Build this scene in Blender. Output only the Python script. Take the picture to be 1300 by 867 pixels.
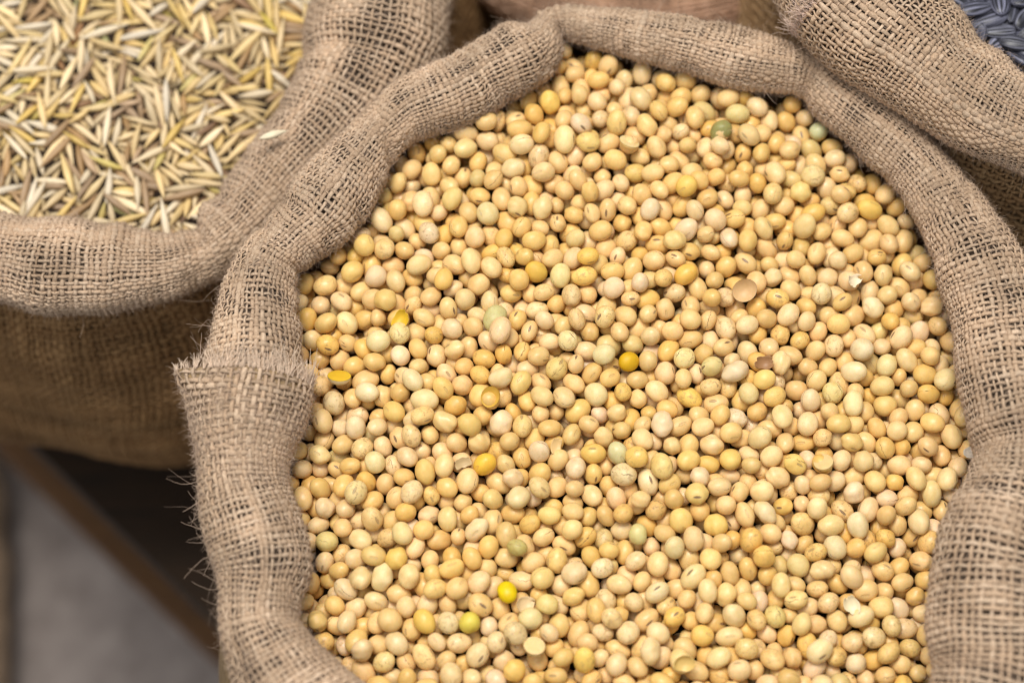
import bpy, math
import numpy as np

for _o in list(bpy.data.objects):
    bpy.data.objects.remove(_o)

# ------------------------------------------------------------------ camera
# Everything below is worked out in centimetres and written to the meshes in metres.
CM = 0.01
scene = bpy.context.scene
COL = scene.collection
DIST, LENS, PITCH = 85.0, 85.0, math.radians(70.0)
CAM = np.array([0.0, -DIST * math.cos(PITCH), DIST * math.sin(PITCH)])
FWD = -CAM / DIST
RIGHT = np.array([1.0, 0.0, 0.0])
UP = np.cross(RIGHT, FWD)
FPX = 1300.0 * LENS / 36.0

cam_data = bpy.data.cameras.new('camera')
cam = bpy.data.objects.new('camera', cam_data)
COL.objects.link(cam)
cam.location = CAM * CM
cam.rotation_euler = (math.pi / 2 - PITCH, 0, 0)
cam_data.lens = LENS
cam_data.sensor_width = 36.0
cam_data.clip_start = 0.02
cam_data.clip_end = 50.0
cam_data.dof.use_dof = True
cam_data.dof.focus_distance = (DIST - 0.6) * CM
cam_data.dof.aperture_fstop = 4.3
scene.camera = cam

# ------------------------------------------------------------------ light
world = bpy.data.worlds.new('World')
scene.world = world
world.use_nodes = True
bg = world.node_tree.nodes['Background']
bg.inputs[0].default_value = (0.90, 0.94, 1.0, 1)
bg.inputs[1].default_value = 0.42


def lamp(name, loc, target, size, watts, colour):
    d = bpy.data.lights.new(name, 'AREA')
    d.shape = 'RECTANGLE'
    d.size, d.size_y = size
    d.energy = watts
    d.color = colour
    o = bpy.data.objects.new(name, d)
    COL.objects.link(o)
    o.location = loc
    v = np.array(target, float) - np.array(loc, float)
    from mathutils import Vector
    o.rotation_euler = Vector(v).to_track_quat('-Z', 'Y').to_euler()
    return o


lamp('market_and_fill_lamp', (-0.15, 0.42, 1.8), (0, 0, 0), (0.9, 0.6), 41.0, (1.0, 0.965, 0.915))
lamp('market_and_fill_lamp', (-0.7, -0.5, 1.8), (0, 0, 0), (1.0, 1.0), 9.0, (1.0, 0.96, 0.92))  # unseen fill lamp, added to lift the front and left sides

scene.view_settings.view_transform = 'Standard'
scene.view_settings.look = 'None'
scene.view_settings.exposure = 0.0
scene.view_settings.gamma = 1.0
scene.render.engine = 'CYCLES'
scene.cycles.filter_width = 1.15
scene.cycles.max_bounces = 9
scene.cycles.diffuse_bounces = 8
scene.cycles.glossy_bounces = 2

# ------------------------------------------------------------------ geometry helpers
RNG = np.random.default_rng(20240)


def at(x, y, z):
    """point (cm) on the plane of height z seen at photograph position x, y"""
    x = np.asarray(x, float); y = np.asarray(y, float); z = np.asarray(z, float)
    d = FWD + ((x - 650.0) / FPX)[..., None] * RIGHT + ((433.5 - y) / FPX)[..., None] * UP
    t = (z - CAM[2]) / d[..., 2]
    return CAM + t[..., None] * d


def to_px(p):
    v = p - CAM
    dep = v @ FWD
    return np.stack([650 + FPX * (v @ RIGHT) / dep, 433.5 - FPX * (v @ UP) / dep], -1), dep


def waves(seed, n, lo, hi):
    r = np.random.default_rng(seed)
    k = np.exp(r.uniform(np.log(lo), np.log(hi), (n,)))
    a = r.uniform(0, 2 * np.pi, n)
    ph = r.uniform(0, 2 * np.pi, n)
    amp = 1.0 / np.sqrt(n) * 1.4

    def f(x, y):
        x = np.asarray(x, float); y = np.asarray(y, float)
        s = 0.0
        for i in range(n):
            s = s + np.cos(k[i] * (x * np.cos(a[i]) + y * np.sin(a[i])) + ph[i])
        return s * amp
    return f


def gsmooth(a, sig, closed):
    if sig <= 0:
        return a
    m = int(3 * sig + 1)
    k = np.exp(-0.5 * (np.arange(-m, m + 1) / sig) ** 2)
    k /= k.sum()
    a2 = np.atleast_2d(a.T).T
    pad = np.concatenate([a2[-m:], a2, a2[:m]]) if closed else np.concatenate(
        [2 * a2[:1] - a2[m:0:-1], a2, 2 * a2[-1:] - a2[-2:-m - 2:-1]])
    out = np.stack([np.convolve(pad[:, i], k, 'valid') for i in range(a2.shape[1])], 1)
    return out.reshape(a.shape)


def catmull(P, closed, per=24):
    P = np.asarray(P, float)
    n = len(P)
    Q = np.concatenate([P[-1:], P, P[:2]]) if closed else np.concatenate(
        [2 * P[:1] - P[1:2], P, 2 * P[-1:] - P[-2:-1]])
    out = []
    for i in range(n if closed else n - 1):
        p0, p1, p2, p3 = Q[i], Q[i + 1], Q[i + 2], Q[i + 3]
        t = np.linspace(0, 1, per, endpoint=False)[:, None]
        out.append(0.5 * ((2 * p1) + (-p0 + p2) * t + (2 * p0 - 5 * p1 + 4 * p2 - p3) * t ** 2
                          + (-p0 + 3 * p1 - 3 * p2 + p3) * t ** 3))
    if not closed:
        out.append(P[-1:])
    return np.concatenate(out)


class Roll:
    """the rolled-down mouth of a sack: centre line, radius, outward direction"""

    def __init__(self, rows, closed, ds=0.08, smooth=0.22):
        R = catmull(rows, closed)                       # ix, iy, ox, oy, z
        mid = 0.5 * (R[:, :2] + R[:, 2:4])
        C = at(mid[:, 0], mid[:, 1], R[:, 4])
        if closed:
            tg = np.roll(mid, -3, 0) - np.roll(mid, 3, 0)
        else:
            tg = np.gradient(gsmooth(mid, 2, False), axis=0)
        tg /= np.linalg.norm(tg, axis=1)[:, None] + 1e-9
        d = R[:, 2:4] - R[:, :2]
        perp = np.abs(d[:, 0] * tg[:, 1] - d[:, 1] * tg[:, 0])
        full = np.linalg.norm(d, axis=1)
        perp = np.maximum(perp, 0.72 * full)
        dep = (C - CAM) @ FWD
        r = 0.5 * perp * dep / FPX
        Cc = np.concatenate([C, C[:1]]) if closed else C
        rr = np.concatenate([r, r[:1]]) if closed else r
        L = np.concatenate([[0], np.cumsum(np.linalg.norm(np.diff(Cc, axis=0), axis=1))])
        n = int(L[-1] / ds)
        s = np.linspace(0, L[-1], n, endpoint=not closed)
        C = np.stack([np.interp(s, L, Cc[:, i]) for i in range(3)], 1)
        r = np.interp(s, L, rr)
        C = gsmooth(C, smooth / ds, closed)
        r = gsmooth(r, 0.35 / ds, closed)
        T = (np.roll(C, -1, 0) - np.roll(C, 1, 0)) if closed else np.gradient(C, axis=0)
        T = gsmooth(T, 0.35 / ds, closed)
        T /= np.linalg.norm(T, axis=1)[:, None]
        Z = np.array([0, 0, 1.0])
        O = np.cross(T, Z)
        O /= np.linalg.norm(O, axis=1)[:, None]
        ref = at(*(0.5 * (R[0, :2] + R[0, 2:4])), R[0, 4])
        ro = at(R[0, 2], R[0, 3], R[0, 4])
        if (ro - ref) @ O[0] < 0:
            O = -O
        self.C, self.r, self.O, self.s, self.L, self.closed, self.ds = C, r, O, s, L[-1], closed, ds

    def grid(self, th0=-105, th1=255, nv=80, seed=1, wob=0.05, wr=0.03, squash=0.92, sl=None, off=None):
        sl = slice(None) if sl is None else sl
        C, r, O, s = self.C[sl], self.r[sl], self.O[sl], self.s[sl]
        th = np.radians(np.linspace(th0, th1, nv))
        S, TH = np.meshgrid(s, th, indexing='ij')
        a, b = waves(seed, 7, 0.25, 0.9), waves(seed + 1, 8, 1.2, 3.2)
        # one period round the closed loop is not enforced: the seam lies outside the picture
        rad = r[:, None] * (1 + wob * a(S, 1.6 * TH) + wr * b(S, 0.7 * TH))
        if off is not None:
            rad = rad + off(S, TH)
        P = C[:, None, :] + rad[..., None] * (np.cos(TH)[..., None] * O[:, None, :]
                                              + (squash * np.sin(TH))[..., None] * np.array([0, 0, 1.0]))
        return P


class Sheet:
    """a grid of points P[u, v] with normals, sampled by fractional indices"""

    def __init__(self, P, closed, flip=False):
        self.P, self.closed = P, closed
        du = (np.roll(P, -1, 0) - np.roll(P, 1, 0)) if closed else np.gradient(P, axis=0)
        dv = np.gradient(P, axis=1)
        N = np.cross(du, dv)
        N /= np.linalg.norm(N, axis=2)[..., None] + 1e-12
        self.N = -N if flip else N

    def outward(self, ref):
        """flip normals so that they point away from the points ref[u]"""
        if np.mean(np.sum((self.P - ref[:, None, :]) * self.N, 2)) < 0:
            self.N = -self.N
        return self

    def sample(self, fu, fv):
        nu, nv = self.P.shape[:2]
        if self.closed:
            i0 = np.floor(fu).astype(int)
            a = (fu - i0)[..., None]
            i0, i1 = i0 % nu, (i0 + 1) % nu
        else:
            fu = np.clip(fu, 0, nu - 1.001)
            i0 = np.floor(fu).astype(int)
            a = (fu - i0)[..., None]
            i1 = i0 + 1
        fv = np.clip(fv, 0, nv - 1.001)
        j0 = np.floor(fv).astype(int)
        b = (fv - j0)[..., None]
        out = []
        for G in (self.P, self.N):
            out.append((1 - a) * ((1 - b) * G[i0, j0] + b * G[i0, j0 + 1])
                       + a * ((1 - b) * G[i1, j0] + b * G[i1, j0 + 1]))
        n = out[1]
        n /= np.linalg.norm(n, axis=-1)[..., None] + 1e-12
        return out[0], n


# ------------------------------------------------------------------ outlines: inner edge x, y, outer edge x, y, height of the roll's core
BEAN_ROWS = [
    (706, 45, 700, 10, .7), (763, 66, 775, 11, .8), (815, 78, 828, 18, .9), (877, 94, 885, 24, .9), (919, 113, 935, 35, .9),
    (978, 119, 1000, 54, .9), (1013, 118, 1042, 70, .8), (1043, 157, 1088, 97, .9), (1075, 183, 1125, 127, 1.0),
    (1106, 208, 1160, 158, 1.0), (1144, 242, 1205, 206, 1.0), (1175, 298, 1263, 278, 1.1), (1203, 369, 1308, 358, 1.2),
    (1216, 438, 1335, 432, 1.3), (1227, 515, 1350, 512, 1.4), (1238, 575, 1362, 585, 1.4), (1213, 654, 1366, 665, 1.5),
    (1184, 723, 1364, 735, 1.6), (1184, 800, 1360, 820, 1.6), (1186, 867, 1350, 900, 1.6), (1150, 960, 1290, 1040, 1.5),
    (1000, 1010, 1060, 1130, 1.4), (800, 1025, 800, 1160, 1.3), (620, 1000, 550, 1115, 1.2), (520, 930, 400, 1025, 1.1),
    (450, 867, 325, 930, 1.0), (400, 818, 290, 850, 1.0), (379, 785, 277, 790, 1.0), (398, 735, 270, 735, 1.0),
    (398, 690, 258, 690, 1.0), (370, 625, 248, 625, 1.0), (371, 582, 242, 570, 1.0), (384, 520, 240, 530, 1.0),
    (387, 470, 254, 475, 1.0), (381, 420, 267, 423, 1.0), (376, 385, 278, 385, 1.0), (381, 345, 296, 335, .9),
    (418, 318, 320, 295, .8), (450, 300, 353, 257, .8), (487, 239, 395, 210, .8), (513, 188, 450, 157, .8),
    (538, 171, 497, 110, .8), (594, 159, 556, 80, .8), (630, 135, 608, 52, .8), (670, 118, 650, 29, .8), (696, 92, 680, 17, .7)]
OAT_ROWS = [
    (-230, 250, -270, 350, -2.2), (-160, 270, -180, 380, -2.2), (-80, 272, -88, 388, -2.2), (0, 271, -3, 386, -2.2), (69, 279, 62, 396, -2.2), (138, 288, 135, 396, -2.2),
    (194, 296, 208, 384, -2.2), (236, 297, 268, 356, -2.3), (255, 271, 322, 330, -2.4), (287, 225, 375, 285, -2.4), (325, 180, 430, 232, -2.4),
    (352, 148, 485, 180, -2.4), (377, 104, 528, 122, -2.4), (388, 62, 554, 70, -2.4), (393, 20, 567, 15, -2.4),
    (395, -40, 574, -50, -2.4), (385, -120, 566, -150, -2.4), (350, -200, 520, -260, -2.4)]
SEED_ROWS = []
for _k, _a in enumerate(np.radians(np.linspace(212, 78, 16))):
    _ro = float(np.interp(math.degrees(_a), [78, 95, 115, 131, 144, 152, 162, 212], [455, 455, 462, 482, 506, 542, 556, 550]))
    _ri = 352
    SEED_ROWS.append((1497 + _ri * math.cos(_a), -197 + _ri * math.sin(_a), 1497 + _ro * math.cos(_a), -197 + _ro * math.sin(_a), 2.6))
REAR_ROWS = []
for _a in np.radians(np.linspace(200, -10, 15)):
    _ro, _ri = 328, 190
    REAR_ROWS.append((818 + _ri * math.cos(_a), -262 + _ri * math.sin(_a), 818 + _ro * math.cos(_a), -262 + _ro * math.sin(_a), -10.0))
for _i, _r in enumerate(BEAN_ROWS):
    if _i < 11 or _i > 36:
        BEAN_ROWS[_i] = _r[:4] + (_r[4] - 0.3,)
EDGE_ROWS = [(-130, 590, -60, 540, -53.0), (-120, 640, -4, 600, -53.0), (-112, 700, 8, 690, -53.0), (-108, 780, 12, 780, -53.0), (-108, 870, 12, 880, -53.0), (-108, 960, 10, 985, -53.0)]
BOARD_Z, LEDGE_Z, FLOOR_Z = -24.0, -43.0, -56.0

bean_roll = Roll(BEAN_ROWS, True)
oat_roll = Roll(OAT_ROWS, False)
seed_roll = Roll(SEED_ROWS, False, smooth=0.5)
rear_roll = Roll(REAR_ROWS, False, smooth=0.5)
edge_roll = Roll(EDGE_ROWS, False)

# ------------------------------------------------------------------ objects and materials
def link(name, data, parent=None, kind=None):
    o = bpy.data.objects.new(name, data)
    COL.objects.link(o)
    if parent is not None:
        o.parent = parent
    if kind:
        o['kind'] = kind
    return o


def thing(name, label, cat, loc=(0, 0, 0), group=None):
    o = bpy.data.objects.new(name, None)
    COL.objects.link(o)
    o.empty_display_size = 0.02
    o.location = np.asarray(loc) * CM
    o['label'], o['category'] = label, cat
    if group:
        o['group'] = group
    return o


def mesh_np(name, V, F, mat, attrs=None, smooth=True, origin=None):
    """mesh from arrays (cm); F is (n, 3) or (n, 4)"""
    V = np.asarray(V, np.float32)
    if origin is not None:
        V = V - np.asarray(origin, np.float32)
    V = V * CM
    F = np.asarray(F, np.int32)
    me = bpy.data.meshes.new(name)
    me.vertices.add(len(V))
    me.vertices.foreach_set('co', V.ravel())
    k = F.shape[1]
    me.loops.add(F.size)
    me.loops.foreach_set('vertex_index', F.ravel())
    me.polygons.add(len(F))
    me.polygons.foreach_set('loop_start', np.arange(0, F.size, k, dtype=np.int32))
    me.polygons.foreach_set('loop_total', np.full(len(F), k, np.int32))
    me.polygons.foreach_set('use_smooth', np.full(len(F), smooth))
    for nm, arr in (attrs or {}).items():
        arr = np.asarray(arr, np.float32)
        if arr.shape[1] == 4:
            at_ = me.attributes.new(nm, 'FLOAT_COLOR', 'POINT')
            at_.data.foreach_set('color', arr.ravel())
        else:
            at_ = me.attributes.new(nm, 'FLOAT_VECTOR', 'POINT')
            at_.data.foreach_set('vector', arr.ravel())
    me.update()
    me.validate()
    me.materials.append(mat)
    return me


class NT:
    """short-hand for node trees"""

    def __init__(self, name):
        self.m = bpy.data.materials.new(name)
        self.m.use_nodes = True
        self.t = self.m.node_tree
        self.b = self.t.nodes['Principled BSDF']

    def n(self, typ, **kw):
        x = self.t.nodes.new(typ)
        for k, v in kw.items():
            if k.startswith('i_'):
                x.inputs[k[2:].replace('_', ' ')].default_value = v
            else:
                setattr(x, k, v)
        return x

    def l(self, a, b):
        self.t.links.new(a, b)

    def math(self, op, a, b=None, c=None, clamp=False):
        x = self.n('ShaderNodeMath', operation=op, use_clamp=clamp)
        for i, v in enumerate((a, b, c)):
            if v is None:
                continue
            if isinstance(v, (int, float)):
                x.inputs[i].default_value = v
            else:
                self.l(v, x.inputs[i])
        return x.outputs[0]

    def mix(self, fac, a, b, blend='MIX'):
        x = self.n('ShaderNodeMix', data_type='RGBA', blend_type=blend)
        for s, v in ((x.inputs[0], fac), (x.inputs[6], a), (x.inputs[7], b)):
            if isinstance(v, (int, float)):
                s.default_value = v
            elif isinstance(v, tuple):
                s.default_value = v
            else:
                self.l(v, s)
        return x.outputs[2]

    def attr(self, name):
        return self.n('ShaderNodeAttribute', attribute_name=name)

    def noise(self, vec, scale, detail=2.0, rough=0.5, dist=0.0):
        x = self.n('ShaderNodeTexNoise')
        x.inputs['Scale'].default_value = scale
        x.inputs['Detail'].default_value = detail
        x.inputs['Roughness'].default_value = rough
        x.inputs['Distortion'].default_value = dist
        if vec is not None:
            self.l(vec, x.inputs['Vector'])
        return x

    def ramp(self, fac, stops):
        x = self.n('ShaderNodeValToRGB')
        e = x.color_ramp.elements
        while len(e) < len(stops):
            e.new(0.5)
        for i, (p, c) in enumerate(stops):
            e[i].position = p
            e[i].color = c if len(c) == 4 else (*c, 1)
        self.l(fac, x.inputs[0])
        return x.outputs[0]


def mat_thread(name='jute_thread'):
    t = NT(name)
    a = t.attr('tint')
    geo = t.n('ShaderNodeTexCoord')
    n = t.noise(geo.outputs['Object'], 2300, 4, 0.75)
    c = t.mix(1.0, a.outputs['Color'], t.ramp(n.outputs['Fac'], [(0.28, (.50, .47, .44)), (0.72, (1.34, 1.34, 1.34))]), 'MULTIPLY')
    big = t.noise(geo.outputs['Object'], 55, 3, 0.6)
    c = t.mix(1.0, c, t.ramp(big.outputs['Fac'], [(0.3, (.78, .75, .71)), (0.7, (1.12, 1.11, 1.10))]), 'MULTIPLY')
    t.l(c, t.b.inputs['Base Color'])
    t.b.inputs['Roughness'].default_value = 0.8
    t.b.inputs['Specular IOR Level'].default_value = 0.25
    bp = t.n('ShaderNodeBump', i_Strength=0.5, i_Distance=0.0003)
    t.l(n.outputs['Fac'], bp.inputs['Height'])
    t.l(bp.outputs[0], t.b.inputs['Normal'])
    return t.m


def mat_fibre(name, col):
    t = NT(name)
    info = t.n('ShaderNodeHairInfo')
    c = t.mix(info.outputs['Random'], tuple(x * 0.7 for x in col) + (1,), tuple(min(1, x * 1.25) for x in col) + (1,))
    t.l(c, t.b.inputs['Base Color'])
    t.b.inputs['Roughness'].default_value = 0.7
    t.b.inputs['Specular IOR Level'].default_value = 0.3
    return t.m


def mat_cloth(name, col, bump=0.4, scale=900):
    t = NT(name)
    geo = t.n('ShaderNodeTexCoord')
    n = t.noise(geo.outputs['Object'], scale, 3, 0.6)
    n2 = t.noise(geo.outputs['Object'], 60, 3, 0.6)
    f = t.math('MULTIPLY_ADD', n.outputs['Fac'], 0.6, t.math('MULTIPLY', n2.outputs['Fac'], 0.5))
    lo = tuple(x * 0.65 for x in col); hi = tuple(min(1, x * 1.35) for x in col)
    t.l(t.ramp(f, [(0.3, lo), (0.8, hi)]), t.b.inputs['Base Color'])
    t.b.inputs['Roughness'].default_value = 0.9
    t.b.inputs['Specular IOR Level'].default_value = 0.15
    bp = t.n('ShaderNodeBump', i_Strength=bump, i_Distance=0.001)
    t.l(n.outputs['Fac'], bp.inputs['Height'])
    t.l(bp.outputs[0], t.b.inputs['Normal'])
    return t.m


def mat_bean():
    t = NT('soybean_skin')
    tint, lc, mk = t.attr('tint'), t.attr('lc'), t.attr('mark')
    sp = t.n('ShaderNodeSeparateXYZ'); t.l(lc.outputs['Vector'], sp.inputs[0])
    x, y, z = sp.outputs
    mks = t.n('ShaderNodeSeparateColor'); t.l(mk.outputs['Color'], mks.inputs[0])
    hil, crk, stn = mks.outputs
    seed = mk.outputs['Alpha']
    off = t.n('ShaderNodeVectorMath', operation='ADD')
    t.l(lc.outputs['Vector'], off.inputs[0])
    cmb = t.n('ShaderNodeCombineXYZ')
    t.l(t.math('MULTIPLY', seed, 37.0), cmb.inputs[0]); t.l(t.math('MULTIPLY', seed, 91.0), cmb.inputs[1])
    t.l(cmb.outputs[0], off.inputs[1])
    vec = off.outputs[0]
    soft = t.noise(vec, 1.1, 2, 0.5)
    fine = t.noise(vec, 9.0, 4, 0.65)
    info = t.n('ShaderNodeObjectInfo')
    hsv = t.n('ShaderNodeHueSaturation')
    t.l(t.math('MULTIPLY_ADD', info.outputs['Random'], 0.012, 0.496), hsv.inputs['Hue'])
    t.l(t.math('MULTIPLY_ADD', t.math('FRACT', t.math('MULTIPLY', info.outputs['Random'], 17.3)), 0.24, 0.88), hsv.inputs['Saturation'])
    t.l(t.math('MULTIPLY_ADD', t.math('FRACT', t.math('MULTIPLY', info.outputs['Random'], 7.7)), 0.12, 0.94), hsv.inputs['Value'])
    t.l(tint.outputs['Color'], hsv.inputs['Color'])
    c = t.mix(1.0, hsv.outputs[0], t.ramp(soft.outputs['Fac'], [(0.3, (.91, .87, .78)), (0.7, (1.05, 1.06, 1.12))]), 'MULTIPLY')
    c = t.mix(1.0, c, t.ramp(fine.outputs['Fac'], [(0.3, (.95, .94, .92)), (0.7, (1.04, 1.04, 1.05))]), 'MULTIPLY')
    # stains of their own shape
    blot = t.noise(vec, 2.4, 4, 0.7, 0.6)
    sm = t.math('MULTIPLY', t.ramp(blot.outputs['Fac'], [(0.52, (0, 0, 0)), (0.66, (1, 1, 1))]), stn)
    c = t.mix(sm, c, (.30, .17, .06, 1))
    # hilum: an oval scar on the +x side, dark or just outlined
    e = t.math('SQRT', t.math('ADD', t.math('POWER', t.math('DIVIDE', y, 0.36), 2.0), t.math('POWER', t.math('DIVIDE', z, 0.135), 2.0)))
    side = t.math('GREATER_THAN', x, 0.0)
    e = t.math('MULTIPLY_ADD', t.math('SUBTRACT', fine.outputs['Fac'], 0.5), 0.5, e)
    inner = t.math('MULTIPLY', side, t.ramp(e, [(0.72, (1, 1, 1)), (0.98, (0, 0, 0))]))
    ring = t.math('MULTIPLY', side, t.ramp(e, [(0.8, (0, 0, 0)), (1.0, (1, 1, 1)), (1.3, (0, 0, 0))]))
    c = t.mix(t.math('MULTIPLY', ring, 0.55), c, (.42, .24, .09, 1))
    c = t.mix(t.math('MULTIPLY', inner, hil), c, (.13, .065, .035, 1))
    mid = t.math('MULTIPLY', inner, t.ramp(t.math('ABSOLUTE', z), [(0.0, (1, 1, 1)), (0.022, (0, 0, 0))]))
    c = t.mix(t.math('MULTIPLY', mid, 0.7), c, (.62, .46, .26, 1))
    # crack in the skin
    cr = t.math('ABSOLUTE', t.math('ADD', t.math('MULTIPLY_ADD', z, 0.8, t.math('MULTIPLY', x, -0.35)), t.math('MULTIPLY_ADD', t.noise(vec, 2.5, 3, 0.6).outputs['Fac'], 0.5, -0.25)))
    line = t.math('MULTIPLY', t.ramp(cr, [(0.008, (1, 1, 1)), (0.03, (0, 0, 0))]), t.math('MULTIPLY', crk, t.ramp(soft.outputs['Fac'], [(0.46, (0, 0, 0)), (0.54, (1, 1, 1))])))
    c = t.mix(t.math('MULTIPLY', line, 0.85), c, (.17, .085, .03, 1))
    t.l(c, t.b.inputs['Base Color'])
    t.b.inputs['Roughness'].default_value = 0.43
    t.l(t.math('MULTIPLY_ADD', seed, 0.26, t.math('MULTIPLY_ADD', fine.outputs['Fac'], 0.22, 0.21)), t.b.inputs['Roughness'])
    t.b.inputs['Specular IOR Level'].default_value = 0.44
    t.b.inputs['Subsurface Weight'].default_value = 0.35
    t.b.inputs['Subsurface Radius'].default_value = (0.0016, 0.0009, 0.0004)
    t.b.inputs['Subsurface Scale'].default_value = 0.8
    h = t.math('MULTIPLY_ADD', line, -1.5, t.math('MULTIPLY_ADD', inner, -0.7, t.math('MULTIPLY_ADD', fine.outputs['Fac'], 0.22, t.math('MULTIPLY', ring, 0.5))))
    bp = t.n('ShaderNodeBump', i_Strength=0.6, i_Distance=0.0004)
    t.l(h, bp.inputs['Height'])
    t.l(bp.outputs[0], t.b.inputs['Normal'])
    return t.m


def mat_grain(name, rough=0.5, streak=(0.78, 1.18), stops=(0.3, 0.7)):
    """husk with fine lengthwise veins: lc.x runs along the grain"""
    t = NT(name)
    tint, lc, mk = t.attr('tint'), t.attr('lc'), t.attr('mark')
    mp = t.n('ShaderNodeMapping'); mp.inputs['Scale'].default_value = (0.7, 5.0, 5.0)
    t.l(lc.outputs['Vector'], mp.inputs[0])
    off = t.n('ShaderNodeVectorMath', operation='ADD')
    cmb = t.n('ShaderNodeCombineXYZ'); t.l(t.math('MULTIPLY', mk.outputs['Alpha'], 53.0), cmb.inputs[0])
    t.l(mp.outputs[0], off.inputs[0]); t.l(cmb.outputs[0], off.inputs[1])
    n = t.noise(off.outputs[0], 1.0, 3, 0.6)
    info = t.n('ShaderNodeObjectInfo')
    hsv = t.n('ShaderNodeHueSaturation')
    t.l(t.math('MULTIPLY_ADD', info.outputs['Random'], 0.3, 0.85), hsv.inputs['Saturation'])
    t.l(t.math('MULTIPLY_ADD', t.math('FRACT', t.math('MULTIPLY', info.outputs['Random'], 7.7)), 0.2, 0.9), hsv.inputs['Value'])
    t.l(tint.outputs['Color'], hsv.inputs['Color'])
    a, b = streak
    c = t.mix(1.0, hsv.outputs[0], t.ramp(n.outputs['Fac'], [(stops[0], (a, a, a)), (stops[1], (b, b, b))]), 'MULTIPLY')
    t.l(c, t.b.inputs['Base Color'])
    t.b.inputs['Roughness'].default_value = rough
    t.b.inputs['Specular IOR Level'].default_value = 0.4
    bp = t.n('ShaderNodeBump', i_Strength=0.5, i_Distance=0.0004)
    t.l(n.outputs['Fac'], bp.inputs['Height'])
    t.l(bp.outputs[0], t.b.inputs['Normal'])
    return t.m


def mat_plain(name, lo, hi, scale, stretch=(1, 1, 1), rough=0.7):
    t = NT(name)
    geo = t.n('ShaderNodeTexCoord')
    mp = t.n('ShaderNodeMapping'); mp.inputs['Scale'].default_value = stretch
    t.l(geo.outputs['Object'], mp.inputs[0])
    n = t.noise(mp.outputs[0], scale, 6, 0.65)
    t.l(t.ramp(n.outputs['Fac'], [(0.3, lo), (0.7, hi)]), t.b.inputs['Base Color'])
    t.b.inputs['Roughness'].default_value = rough
    bp = t.n('ShaderNodeBump', i_Strength=0.4, i_Distance=0.002)
    t.l(n.outputs['Fac'], bp.inputs['Height'])
    t.l(bp.outputs[0], t.b.inputs['Normal'])
    return t.m


M_THREAD = mat_thread()
M_FIBRE = mat_fibre('jute_fibre', (.47, .345, .255))
M_LINER_SHADE = mat_cloth('inner_cloth_shade', (.085, .060, .043))  # inner layer darkened: shade behind the weave holes is in its colour
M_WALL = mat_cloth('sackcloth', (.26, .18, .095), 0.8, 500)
M_BEAN = mat_bean()
M_OAT = mat_grain('oat_husk', 0.42, (0.62, 1.28))
M_SEED = mat_grain('seed_shell', 0.35, (0.30, 4.6), (0.45, 0.66))
M_BED = mat_cloth('grain_bed', (.20, .12, .05), 1.0, 300)

JUTE = np.array([[.475, .350, .242], [.56, .430, .312], [.395, .278, .185], [.62, .495, .372], [.475, .330, .215]])


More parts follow.
